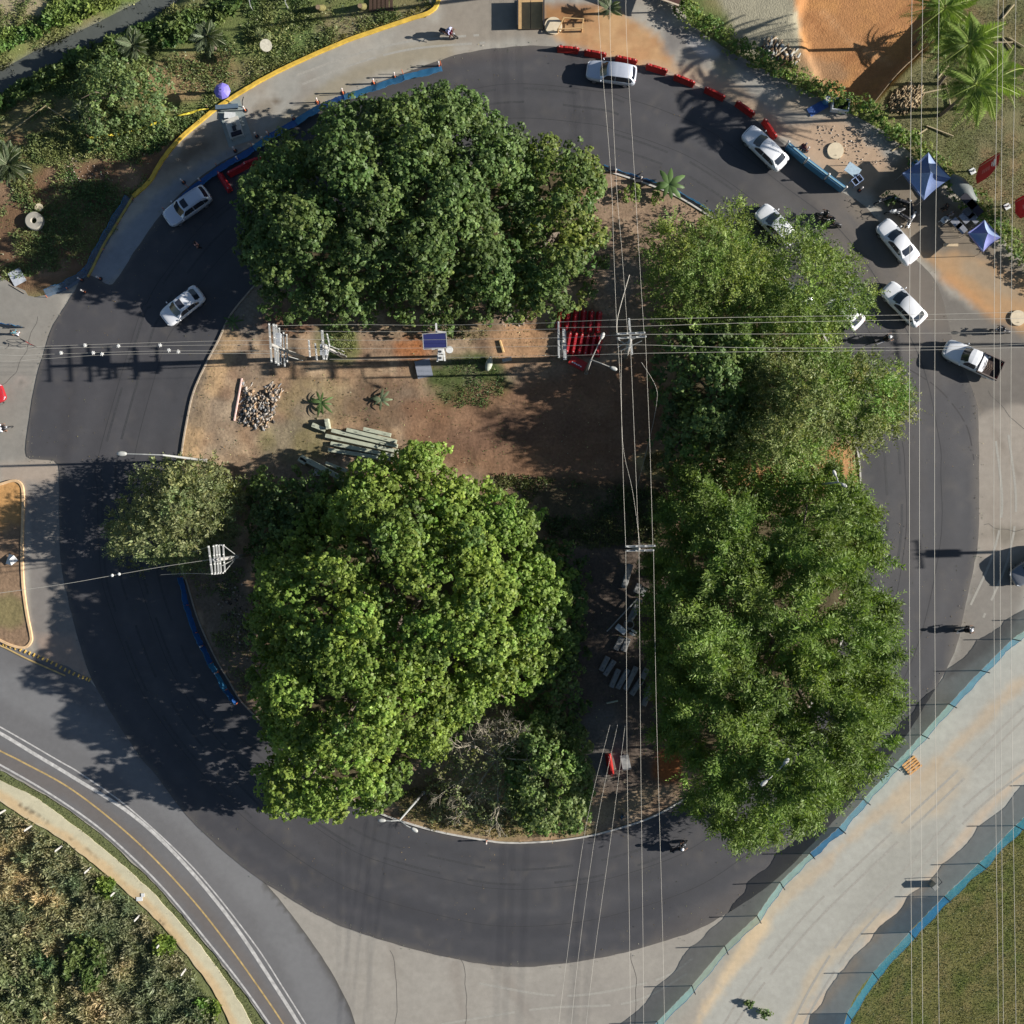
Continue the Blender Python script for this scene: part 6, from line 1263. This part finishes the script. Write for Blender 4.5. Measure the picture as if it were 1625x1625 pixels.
def lamp(label, base, top, z, heads, arm_z=.25, hs=.3, m=None):
    b = P(*base); b.z = .1; T = P(*top, z); root = thing('street_lamp', label, 'street lamp', b); m = m or STEEL
    MB().cyl((0, 0, 0), (0, 0, .3), .2, .16, 10).build('base', CPOLE, root); MB().cyl((0, 0, 0), T - b, .13, .07, 10).build('pole', m, root, True)
    for h in heads:
        q = P(*h, z + arm_z) - b; t_ = T - b; MB().tube([t_, t_.lerp(q, .5) + Vector((0, 0, .15)), q], .045, 6).build('arm', m, root)
        d = (q - t_); d.z = 0; d.normalize(); hd = link('lamp_head', MB().loft([[(x, y * w_, zz_ * 1.0) for y, zz_ in ((1, 0), (.6, .12), (-.6, .12), (-1, 0), (-.5, -.08), (.5, -.08))] for x, w_ in ((-.25, .08), (-.1, .17), (.2, .22), (.42, .16), (.5, .06))]).mesh('lamp_head', LHM, True), root)
        hd.location = q; hd.rotation_euler.z = math.atan2(d.y, d.x); s = hs / .3; hd.scale = (s, s, s)
lamp('long-armed street lamp leaning over the west lane', (328, 731), (258, 722), 11.0, [(196, 720)])
lamp('double street lamp with pale round heads at the south kerb', (672, 1257), (634, 1302), 9.0, [(608, 1302), (656, 1316)], hs=.24)
lamp('double street lamp poking through the long bristling tree at the lower right', (1184, 1180), (1230, 1226), 11.0, [(1246, 1210), (1214, 1241)], hs=.26)
lamp('double street lamp between the olive feathery tree and the long bristling tree', (1278, 772), (1330, 765), 10.2, [(1338, 769), (1325, 752)], hs=.2)
lamp('double street lamp with grey heads right of the stacked red barriers', (930, 592), (938, 571), 8.5, [(972, 584), (955, 535)], hs=.24, m=CPOLE)
# solar camera mast
b = P(702, 566); b.z = .15; root = thing('solar_mast', 'white mast carrying a dark blue solar panel at the centre left of the island', 'solar mast', b)
MB().cyl((0, 0, 0), P(700, 545, 7.5) - b, .12, .08, 10).build('pole', STEEL, root, True)
sp_ = MB().box((0, 0, 0), (1.85, 1.15, .05)).build('solar_panel', mat('dark blue solar cells', alb(52, 56, 104), .3, vary=.06, scale=12, coat=.4), root); sp_.location = P(690, 541, 7.9) - b; sp_.rotation_euler = (.1, 0, .06)
MB().box((0, .62, .0), (1.95, .06, .09)).box((0, -.62, 0), (1.95, .06, .09)).box((.95, 0, 0), (.06, 1.2, .09)).box((-.95, 0, 0), (.06, 1.2, .09)).build('panel_frame', STEEL, sp_)
for a0, a1, z in (((697, 550), (694, 574), 6.8), ((704, 548), (706, 573), 6.8), ((692, 513), (693, 532), 7.4), ((685, 554), (708, 551), 6.9), ((694, 526), (708, 528), 7.5)): MB().bar(P(*a0, z) - b, P(*a1, z) - b, .14, .1).build('bracket', INS, root)
for q_ in ((699, 558), (699, 568)): MB().box(P(*q_, 6.9) - b, (.4, .45, .3)).build('camera_box', INS, root); MB().cyl(P(*q_, 7.06) - b, P(*q_, 7.1) - b, .1, n=10).build('lens', TRIM, root)
MB().cyl(P(713, 555, 6.5) - b, P(713, 555, 6.9) - b, .32, .28, 16).build('beacon', INS, root)
def wire(label, pts, zs, r=.028, group=None):
    n_ = len(pts); r *= .46; z = [zs] * n_ if not hasattr(zs, '__len__') else zs
    q = smooth([(a, b, c) for (a, b), c in zip(pts, z)], 5); mb = MB().tube([P(a, b, c) for a, b, c in q], r, 4)
    return tag(mb.build('power_line', WIREM), label, 'cable', group)
for i, pts in enumerate([[(-225, 520), (0, 550), (75, 549), (200, 545), (350, 541), (428, 540)], [(-225, 545), (0, 563), (80, 562), (250, 557), (430, 557)], [(-225, 565), (0, 573), (60, 570), (200, 562), (436, 561)], [(-225, 530), (0, 552), (150, 551), (300, 548), (432, 547)]]):
    wire('wire crossing the west lane, %s of four from the top' % ordn[i], pts, [9.4, 9.1, 9, 9, 9.3, 9.4][:len(pts)] if len(pts) == 6 else [9.4, 9.1, 9, 9.2, 9.4], .026)
for i, pts in enumerate([[(430, 517), (560, 515), (692, 516), (886, 512)], [(432, 525), (560, 526), (700, 526), (886, 522)], [(432, 537), (600, 540), (886, 536)], [(523, 570), (600, 570), (700, 568), (886, 564)], [(436, 552), (600, 553), (886, 549)]]):
    wire('wire over the bare soil of the island, %s from the top' % ordn[i], pts, [9.4] + [8.8] * (len(pts) - 2) + [10.2], .022)
for i, pts in enumerate([[(886, 511), (998, 507), (1200, 503), (1420, 500), (1625, 495), (1945, 484)], [(886, 520), (1000, 518), (1200, 512), (1420, 508), (1625, 505), (1945, 495)], [(887, 537), (1000, 531), (1200, 530), (1420, 529), (1625, 526), (1945, 510)], [(887, 549), (1002, 547), (1200, 552), (1420, 551), (1625, 546), (1945, 522)], [(888, 565), (1003, 561), (1200, 558), (1420, 556), (1625, 551), (1945, 535)]]):
    wire('wire running from the barrier-stack pole to the right edge, %s from the top' % ordn[i], pts, [10.2, 11.1, 10.4, 10, 10, 10.1], .028)
for i, (pts, z) in enumerate([([(960, -96), (949, 5), (969, 270), (974, 400), (979, 529)], [14.2, 13.6, 12.4, 12, 12.1]), ([(985, -96), (968, 8), (977, 270), (987, 400), (996, 530)], [14.2, 13.6, 12.4, 12, 12.1]), ([(1010, -96), (993, 8), (1007, 280), (1014, 400), (1022, 529)], [14.2, 13.6, 12.4, 12, 12.1]),
      ([(980, 537), (985, 620), (989, 760), (993, 868)], [11.6, 11.2, 10.9, 10.7]), ([(1000, 535), (1007, 700), (1011, 800), (1014, 868)], [12, 11.3, 10.9, 10.7]), ([(1024, 532), (1031, 700), (1036, 868)], [11.6, 11, 10.7]), ([(986, 556), (988, 700), (1004, 780), (1016, 868)], [9.2, 9.5, 10, 10.6]),
      ([(993, 874), (994, 1000), (995, 1200), (1000, 1570), (1002, 1900)], 10.5), ([(1014, 872), (1015, 1000), (1017, 1226), (1021, 1560), (1022, 1900)], 10.6), ([(1037, 873), (1041, 1100), (1045, 1250), (1052, 1500), (1060, 1900)], 10.5),
      ([(968, 1150), (930, 1310), (899, 1525), (878, 1700)], 8), ([(980, 1150), (947, 1310), (917, 1525), (900, 1700)], 8), ([(992, 1150), (972, 1310), (942, 1525), (922, 1700)], 8)]):
    wire('north-south wire, ' + ['leftmost over the north lane', 'middle over the north lane', 'rightmost over the north lane', 'leftmost south of the centre pole', 'middle south of the centre pole', 'rightmost south of the centre pole', 'slack one below the brace of the centre pole', 'leftmost vertical over the south lane', 'middle vertical over the south lane', 'rightmost vertical over the south lane', 'left of the three slanting over the south lane', 'middle of the three slanting over the south lane', 'right of the three slanting over the south lane'][i], pts, z, .020)
for i, x in enumerate((1447, 1464, 1490, 1584, 1592, 1612)):
    dx = (4, 5, 7, 7, 5, 8)[i]
    wire('tall overhead wire along the east side, %s of six from the left' % ordn[i], [(x + 2, -330), (x, 8), (x - dx * .8, 400), (x - dx, 800), (x - dx * .8, 1150), (x, 1600), (x + 2, 1960)], [13.8, 13.6, 13.2, 13.1, 13.2, 13.5, 13.8], .034)
wire('thick wire from the ladder-like pole out over the west lane', [(-120, 958), (0, 941), (100, 927), (180, 913), (260, 899), (334, 888)], [10, 10, 10, 10, 10.2, 10.4], .035)
wire('short guy wire on the upper side of the ladder-like pole', [(306, 876), (333, 867)], [8, 10.4], .025); wire('short guy wire on the lower side of the ladder-like pole', [(255, 912), (300, 910), (336, 911)], [9, 9.8, 10.4], .025)
wire('slanting guy wire from the centre pole down to the dry grass patch', [(1018, 575), (1040, 612), (1042, 640), (1030, 700), (1010, 775)], [8, 6, 5, 3, .3], .03); wire('slanting strut wire above the centre pole', [(999, 436), (981, 500), (979, 529)], [12, 12, 11.9], .04)
for i, (a, b, lb) in enumerate([(135, 548, 'first from the left on the upper wires'), (188, 549, 'second from the left on the upper wires'), (254, 548, 'third from the left on the upper wires'), (148, 560, 'second from the left on the lower wires'), (162, 562, 'third from the left on the lower wires'), (268, 556, 'fourth from the left on the lower wires'), (97, 560, 'first from the left on the lower wires'), (283, 558, 'last on the lower wires')]):
    t = thing('wire_clamp', 'white wire clamp over the west lane, ' + lb, 'wire clamp', P(a, b, 9.1), i * .7, 'white clamps on the west wires')
    for k in range(3): a_ = k * math.pi / 3; MB().cyl((-.16 * math.cos(a_), -.16 * math.sin(a_), .02), (.16 * math.cos(a_), .16 * math.sin(a_), .02), .035, n=6).build('lug', INS, t)
    MB().cyl((0, 0, -.12), (0, 0, .12), .09, n=8).build('clamp_body', INS, t)
for a, b, lb in ((178, 913, 'left'), (189, 911, 'right')):
    o = MB().ball((0, 0, 0), .13, 8, 6).build('wire_clamp', INS); o.location = P(a, b, 10); tag(o, 'small white clamp on the ladder-pole wire, the %s of two' % lb, 'wire clamp')

# ------------------------------------------------------------------ stores of materials on the island
BEAM = mat('stored concrete beam', alb(186, 190, 168), .85, vary=.14, scale=3, bump=.01); BEAMG = mat('grey concrete beam', alb(150, 150, 148), .85, vary=.16, scale=3, bump=.01)
def beam(label, a, b, wd, ht, z, m, group):
    A = P(*a); B = P(*b); A.z = B.z = 0; c = (A + B) / 2; t = thing('concrete_beam', label, 'concrete beam', c + Vector((0, 0, z)), math.atan2(B.y - A.y, B.x - A.x), group); L_ = (B - A).length
    w_, h_ = wd / 2, ht
    MB().loft([[(x, y, zz_) for y, zz_ in ((-w_ * k, 0), (w_ * k, 0), (w_ * k, h_ * .85), (w_ * .8 * k, h_), (-w_ * .8 * k, h_), (-w_ * k, h_ * .85))] for x, k in ((-L_ / 2, .94), (-L_ / 2 + .05, 1), (L_ / 2 - .05, 1), (L_ / 2, .94))]).build('beam_body', m, t)
    for x in (-L_ * .3, L_ * .3): MB().tube([(x - .08, 0, h_ - .01), (x - .05, 0, h_ + .07), (x + .05, 0, h_ + .07), (x + .08, 0, h_ - .01)], .015, 4).build('lifting_loop', TRIM, t)
for i, (a, b, z) in enumerate([((579, 682), (622, 692), .75), ((552, 683), (631, 702), .62), ((528, 684), (632, 709), .45), ((518, 692), (633, 717), .32), ((526, 704), (626, 724), .22), ((522, 714), (628, 731), .2)]):
    beam('pale concrete beam, %s from the top of the stack in the island' % ordn[i], a, b, .36, .3, z, BEAM, 'pale concrete beams in the stack')
beam('short pale concrete block left of the beam stack', (497, 675), (518, 683), .42, .45, .2, BEAM, 'pale concrete beams in the stack'); beam('upright short concrete block at the corner of the beam stack', (520, 666), (523, 682), .4, .7, .2, BEAM, 'pale concrete beams in the stack')
beam('long grey beam below the pale stack', (480, 726), (556, 766), .5, .5, .4, BEAM, 'grey concrete beams'); beam('second grey beam right beside the long one', (518, 735), (552, 748), .32, .3, .3, BEAM, 'grey concrete beams'); beam('short grey beam end at the left of the long grey one', (477, 728), (488, 735), .5, .7, .2, BEAM, 'grey concrete beams')
o = MB().add([(-.35, -.25, 0), (.3, -.3, .15), (.4, .2, 0), (-.1, .35, .2), (0, 0, .4)], [(0, 1, 4), (1, 2, 4), (2, 3, 4), (3, 0, 4)]).build('plastic_bag', WPL); o.location = P(503, 750) + Vector((0, 0, .25)); tag(o, 'white bag lying below the long grey beam', 'bag')
for i, (a, b) in enumerate([((964, 1041), (953, 1063)), ((974, 1047), (959, 1070)), ((981, 1061), (969, 1089)), ((996, 1061), (979, 1091)), ((1009, 1057), (991, 1093)), ((1018, 1075), (1001, 1101)), ((1026, 1060), (1014, 1084)), ((1034, 1084), (1020, 1118))]):
    beam('dark grey concrete block, %s from the left in the shaded fan' % ordn[i], a, b, .46, .4, .25, BEAMG, 'shaded fan of concrete blocks')
for i, (a, b) in enumerate([((1000, 895), (989, 932)), ((1014, 926), (1008, 940)), ((1023, 932), (1016, 944)), ((1015, 950), (998, 985)), ((986, 1010), (976, 1030)), ((996, 1012), (988, 1032)), ((1040, 1042), (1048, 1060))]):
    beam('dark grey concrete block, %s from the top of the shaded column' % ordn[i], a, b, .5, .35, .25, BEAMG, 'shaded column of concrete blocks')
def rod(label, a, b, r, z0, z1, m, name='metal_rod', cat='rod'):
    A = P(*a); B = P(*b); A.z = z0; B.z = z1; o = MB().cyl((0, 0, 0), B - A, r, n=6).build(name, m); o.location = A; return tag(o, label, cat)
rod('long pale rod in the shaded column of blocks', (1010, 949), (962, 1001), .06, .7, .6, STEEL); rod('short pale rod right of the long one', (1021, 962), (1000, 982), .05, .7, .6, STEEL)
rod('pinkish pole on the left of the rubble heap', (385, 601), (373, 668), .09, .3, .3, mat('pink painted pole', alb(226, 190, 180), .6), 'timber_pole', 'pole')
rod('pale stick on the shaded soil below the fan of blocks', (962, 1115), (980, 1111), .08, .3, .3, BEAM, 'stick', 'stick')
t = thing('white_box', 'white box among the dark blocks', 'box', P(984, 997) + Vector((0, 0, .55)), math.radians(-38)); MB().box((0, 0, .2), (.95, .48, .4)).build('box_body', WPL, t); MB().box((0, 0, .42), (1.0, .52, .04)).build('lid', WPL, t)
t = thing('white_bags', 'two pale bags right of the white box', 'bags', P(1004, 1002) + Vector((0, 0, .5)), math.radians(-30))
for k in range(2): MB().ball((0, -.2 + .3 * k, .12), .26, 10, 6, (1.2, .5, .6)).build('bag', WPL, t, True)
t = thing('pipe_coil', 'coil of pale pipe in the shaded column of blocks', 'pipe coil', P(997, 990) + Vector((0, 0, .5))); 
for k in range(3): MB().torus((.05 * k, 0, .06 + .09 * k), .42 - .05 * k, .04, 'Z', 22, 5).build('loop', STEEL, t, True)
for lb, a, b, sx, sy, m_ in [('grey slab beside the red barrier at the south of the island', 992, 1208, .75, 1.35, BEAMG), ('grey board on the soil left of the solar mast', 673, 586, 1.35, 1.55, mat('blue grey board', alb(140, 146, 158), .6, vary=.08))]:
    o = MB().box((0, 0, 0), (sx, sy, .08)).build('slab', m_); o.location = P(a, b) + Vector((0, 0, .42)); o.rotation_euler = (.03, .02, math.radians(12)); tag(o, lb, 'slab')
t = thing('drink_cooler', 'grey-white sack lying at the top of the round weed patch', 'sack', P(776, 579) + Vector((0, 0, .3)), math.radians(75)); MB().ball((0, 0, .18), .5, 12, 8, (1.3, .62, .5)).build('sack_body', mat('grey white sack cloth', alb(190, 194, 176), .8, vary=.15), t, True); MB().torus((.6, 0, .2), .1, .03, 'Z', 10, 5).build('tie', TRIM, t)
t.name = 'cement_sack'
rod('pale plank right of the solar mast on bare soil', (793, 541), (799, 560), .12, .3, .3, mat('pale plank timber', alb(206, 172, 120), .8), 'timber_plank', 'plank')
rod('silver pipe end above the bare soil right of the sack', (797, 573), (812, 570), .18, .35, .35, STEEL, 'pipe_end', 'pipe')
# rubble heaps: broken pieces nobody could count, one mesh each
def rubble(label, poly, n_, size, seed, cols, h=.5, z=.2, shards=0):
    rng = random.Random(seed); pp = np.array(poly, float); x0, y0 = pp.min(0); x1, y1 = pp.max(0); c = pp.mean(0); V = []; F = []; T = []
    while n_:
        a, b = rng.uniform(x0, x1), rng.uniform(y0, y1); d = float(sdf(np.array([a]), np.array([b]), pp)[0])
        if d < 0: continue
        n_ -= 1; p = P(a, b); p.z = z + h * min(1, d / 14) * rng.uniform(.5, 1); s = rng.uniform(*size); R_ = Matrix.Rotation(rng.uniform(0, 6.3), 3, Vector((rng.uniform(-1, 1), rng.uniform(-1, 1), rng.uniform(-1, 1))).normalized())
        long_ = shards and rng.random() < shards; dx = (s * (3.5 if long_ else 1), s * (.35 if long_ else rng.uniform(.5, 1)), s * (.2 if long_ else rng.uniform(.3, .8)))
        if long_: R_ = Matrix.Rotation(rng.uniform(-.35, .35), 3, 'X') @ Matrix.Rotation(rng.uniform(.6, 1.4), 3, 'Z')
        vs = [R_ @ Vector((sx * dx[0] / 2 * rng.uniform(.7, 1), sy * dx[1] / 2 * rng.uniform(.7, 1), sz * dx[2] / 2)) + p for sz in (-1, 1) for sy in (-1, 1) for sx in (-1, 1)]
        o = len(V); V += [tuple(v) for v in vs]; F += [tuple(i + o for i in f) for f in ((0, 2, 3, 1), (4, 5, 7, 6), (0, 1, 5, 4), (2, 6, 7, 3), (0, 4, 6, 2), (1, 3, 7, 5))]
        k = rng.choice(cols); f_ = rng.uniform(.75, 1.15); k = [q * f_ for q in k]; T += [k] * 8
    return tag(link('rubble_heap', np_mesh('rubble_heap', np.array(V), np.array(F), [RUBM], np.array(T), 'paint')), label, 'rubble', kind='stuff')
RUBM = paint_mat('broken rubble', .9, bump=.01)
rc_ = [alb(178, 164, 148), alb(150, 132, 114), alb(104, 98, 92), alb(180, 152, 122), alb(140, 142, 144), alb(196, 188, 178)]
rubble('heap of broken concrete and planks beside the pinkish pole', [(385, 605), (410, 625), (430, 605), (446, 620), (440, 650), (436, 672), (415, 686), (395, 680), (376, 665), (384, 635)], 460, (.08, .38), 3, rc_, .35, .15, .35)
rubble('pale scattered rubble under the trees above the solar mast', [(780, 500), (830, 490), (850, 505), (830, 520), (790, 518)], 90, (.12, .35), 4, rc_[:2], .15, .2)
rubble('rubble along the west kerb in the shade', [(372, 905), (395, 920), (400, 980), (405, 1060), (380, 1040), (350, 980), (345, 930)], 160, (.08, .24), 5, rc_[:3], .1, .2)
rubble('white and brown debris inside the hedge by the orange soil', [(1212, 62), (1235, 70), (1270, 90), (1262, 104), (1225, 88), (1208, 76)], 120, (.14, .5), 6, [alb(170, 152, 128), alb(190, 190, 184), alb(130, 108, 84)], .2, .05, .35)
rubble('heap of dry palm husks beside the palms', [(1412, 150), (1440, 135), (1465, 140), (1462, 165), (1440, 182), (1415, 178)], 260, (.12, .34), 7, [alb(160, 140, 110), alb(130, 110, 84), alb(178, 160, 130)], .25, .05, .6)
rubble('small stones on the brown soil of the north-west verge', [(130, 215), (185, 230), (170, 300), (110, 300), (90, 270)], 130, (.05, .16), 8, [alb(190, 176, 160), alb(170, 150, 130)], .03, .0)
rubble('gravel scattered behind the blue panel barrier', [(1290, 200), (1390, 200), (1400, 260), (1360, 270), (1300, 240)], 220, (.04, .14), 9, [alb(200, 190, 176), alb(150, 140, 130)], .02, .06)
for i, (a, b, c, d) in enumerate([(1415, 240, 1470, 205), (1470, 200, 1512, 217), (1455, 150, 1500, 141), (1500, 132, 1508, 170), (1492, 185, 1513, 165), (1488, 124, 1504, 105), (1590, 30, 1608, 8), (1578, 68, 1606, 68), (1600, 60, 1625, 76), (1590, 60, 1606, 80)]):
    rod('fallen dry branch at the palms, number %s from the lower left' % (ordn[i] if i < 8 else ('ninth', 'tenth')[i - 8]), (a, b), (c, d), .07, .08, .14, mat('dry branch', alb(186, 170, 136), .9), 'fallen_branch', 'branch')
# plank edging that shades the orange pit
pf_ = thing('plank_fence', 'weathered plank fence along the edge of the orange soil pit', 'fence', P(1383, 168)); fl_ = smooth([(1383, 168), (1420, 122), (1455, 88), (1490, 55), (1530, 8), (1560, -40)], 6); FM = mat('weathered fence timber', alb(150, 130, 104), .9, vary=.25)
for i in range(len(fl_) - 1):
    a = P(*fl_[i]) - P(1383, 168); b_ = P(*fl_[i + 1]) - P(1383, 168)
    for k in range(4): MB().bar(a + Vector((0, 0, -.6 + .34 * k)), b_ + Vector((0, 0, -.6 + .34 * k)), .06, .31).build('plank', FM, pf_)
    if i % 3 == 0: MB().cyl((a.x, a.y, -.9), (a.x, a.y, .62), .05, n=6).build('post', FM, pf_)
# gate and fence at the top
WD = mat('tan plywood', alb(206, 170, 120), .8, vary=.1, scale=3)
t = thing('wooden_gate', 'tan plywood gate lying flat at the top of the photo', 'gate', P(842, 26) + Vector((0, 0, .06)), .0)
for x in (-.55, .55): MB().box((x, .1, .12), (1.05, 2.6, .05)).build('panel', WD, t)
for x in (-1.15, 1.15): MB().box((x, 0, .5), (.1, 2.4, .9)).build('post', TRIM, t)
t = thing('rail_frame', 'timber trestle on the orange spill beside the pale disc', 'trestle', P(905, 45) + Vector((0, 0, .06)))
for x, y in ((-1.1, -.4), (1.0, -.3), (-.6, .6), (1.1, .5)): MB().cyl((x, y, 0), (x, y, .7), .09, n=8).build('leg', WD, t)
for a, b_ in (((-1.1, -.4, .7), (1.0, -.3, .7)), ((-.6, .6, .7), (1.1, .5, .7)), ((-1.1, -.4, .7), (-.6, .6, .7)), ((1, -.3, .7), (1.1, .5, .7))): MB().bar(a, b_, .08, .08).build('rail', WD, t)
t = thing('corrugated_roof', 'rusty lean-to roof at the top edge beside the hedge', 'roof', P(1035, -5) + Vector((0, 0, .05)), math.radians(-20)); RM = mat('rusty dark roofing', alb(84, 52, 46), .8, vary=.3)
for k in range(9): MB().box((-2.2 + .55 * k, .4, 1.7 + .03 * (k % 2)), (.53, 2.2, .04)).build('sheet', RM, t)
MB().bar((-2.5, -.75, 1.72), (2.5, -.75, 1.72), .14, .12).build('edge_beam', mat('pale timber edge', alb(206, 190, 166), .8), t)
for x in (-2.3, 2.3):
    for y in (-.6, 1.4): MB().bar((x, y, 0), (x, y, 1.7), .1, .1).build('post', FM, t)
palm('small green palm above the orange spill at the top edge', (965, 22), 1.0, 'small', 9, 19, sc=.8)
# top left odds and ends
t = thing('goal_frame', 'pale metal frame standing on the grass at the top left edge', 'frame', P(430, 10) + Vector((0, 0, 0)), 0)
for x, y in ((-1.6, -.4), (1.5, -.2), (-1.8, .5), (1.3, .5)): MB().cyl((x, y, 0), (x, y, .9), .06, n=6).build('post', STEEL, t)
for a, b_ in (((-1.6, -.4, .9), (-1.8, .5, .9)), ((1.5, -.2, .9), (1.3, .5, .9)), ((-1.8, .5, .9), (1.3, .5, .9))): MB().bar(a, b_, .06, .06).build('rail', STEEL, t)
t.name = 'metal_rack'
for i, (a, b) in enumerate([(512, 12), (578, 10)]):
    t = thing('earth_post', ('left' if i == 0 else 'right') + ' leaning mossy stump at the top edge', 'stump', P(a, b)); MB().tube([(0, 0, -.1), (-.2, -.3, .6), (-.25, -.4, 1.0)], lambda t_: .32 * (1 - .3 * t_), 9).build('stump_body', mat('mossy wood', alb(120, 114, 70), .9, vary=.3), t, True); MB().cyl((-.25, -.4, 1.0), (-.25, -.41, 1.03), .2, n=9).build('cut_face', FM, t)
    t.name = 'tree_stump'
t = thing('wooden_pallet', 'dark timber pallet leaning at the top edge above the yellow kerb', 'pallet', P(605, 8) + Vector((0, 0, .02)))
for k in range(6): MB().box((-.9 + .36 * k, .0, .16), (.28, 1.2, .04)).build('slat', mat('dark timber', alb(76, 58, 46), .9, vary=.2), t)
for y in (-.5, .5): MB().box((0, y, .07), (2.2, .12, .12)).build('bearer', FM, t)
t = thing('round_sign', 'faded round sign on a post beside the yellow kerb', 'sign', P(425, 80)); MB().cyl((0, 0, 0), P(422, 72, 2.4) - P(425, 80), .04, n=6).build('post', STEEL, t)
q = P(422, 72, 2.4) - P(425, 80); d_ = Vector((.3, -.2, .9)).normalized(); MB().cyl(q, q + d_ * .04, .52, n=20).build('sign_face', mat('faded sign face', alb(176, 172, 156), .7, vary=.2), t)
# barricade tape
tp = smooth([(142, 218), (170, 214), (210, 207), (255, 192), (300, 178), (330, 171)], 5); mb = MB(); W = [P(a, b, .55) for a, b in tp]; vs = []
for i, p in enumerate(W): nn = Vector((.15 * math.sin(i * .9), .13, .16 * math.cos(i * .9))); s_ = .22 * abs(math.sin(i * .7)); vs += [p - nn * .5 - Vector((0, 0, s_)), p + nn * .5 - Vector((0, 0, s_))]
o = mb.add(vs, [(2 * i, 2 * i + 1, 2 * i + 3, 2 * i + 2) for i in range(len(W) - 1)]).build('barricade_tape', mat('yellow tape', alb(222, 204, 70), .5)); tag(o, 'yellow barricade tape strung from the yellow kerb to the bushy tree', 'tape')
for i, (a, b, lb) in enumerate([(142, 218, 'left'), (240, 197, 'middle'), (330, 171, 'right')]): rod('timber stake at the %s of the barricade tape' % lb, (a, b), (a, b), .04, 0, .75, FM, 'stake', 'stake')
rod('long pale pole lying in the dark grass at the left', (12, 214), (75, 170), .05, .15, .35, mat('pale pole wood', alb(170, 156, 120), .9), 'timber_pole', 'pole'); rod('short pale pole meeting the long one in the dark grass', (75, 170), (112, 194), .05, .35, .15, mat('pale pole wood', (0, 0, 0)), 'timber_pole', 'pole')
# white fence posts lower left
fp = thing('fence_post', '', 'post', (0, 0, 0), 0, 'white posts between the footpath and the scrub'); MB().box((0, 0, .75), (.14, .14, 1.5)).build('post_body', WHITE, fp); MB().loft([[(-.07, -.07, 1.5), (.07, -.07, 1.5), (.07, .07, 1.5), (-.07, .07, 1.5)], [(-.02, -.02, 1.56), (.02, -.02, 1.56), (.02, .02, 1.56), (-.02, .02, 1.56)]]).build('cap', WHITE, fp)
for i, (a, b) in enumerate([(50, 1311), (98, 1343), (144, 1377), (185, 1413), (222, 1452), (257, 1494), (295, 1537), (8, 1286)]):
    lb = 'white concrete post in the scrub, ' + (('%s from the upper left' % ordn[i + 1]) if i < 7 else 'first from the upper left, at the left edge')
    o = copy_thing(fp, P(a, b) + Vector((0, 0, -.05)), .7, lb) if i else fp
    if i == 0: o.location = P(a, b) + Vector((0, 0, -.05)); o.rotation_euler.z = .7; o['label'] = lb
o = MB().box((0, 0, .02), (.55, .35, .04)).box((.3, .35, .03), (.3, .3, .05)).build('litter', WPL); o.location = P(222, 1426) + Vector((0, 0, .09)); tag(o, 'scrap of white litter on the footpath', 'litter')
t = thing('kerb_box', 'dark box on the north kerb under the wires', 'box', P(970, 272) + Vector((0, 0, .15))); MB().box((0, 0, .3), (.55, .4, .6)).build('box_body', TRIM, t); MB().box((0, 0, .62), (.6, .45, .05)).build('lid', TRIM, t)
t = thing('kerb_box', 'dark box on the north kerb nearer the banana-like plant', 'box', P(1012, 289) + Vector((0, 0, .15))); MB().box((0, 0, .25), (.5, .35, .5)).build('box_body', TRIM, t); MB().box((0, 0, .52), (.55, .4, .05)).build('lid', TRIM, t)
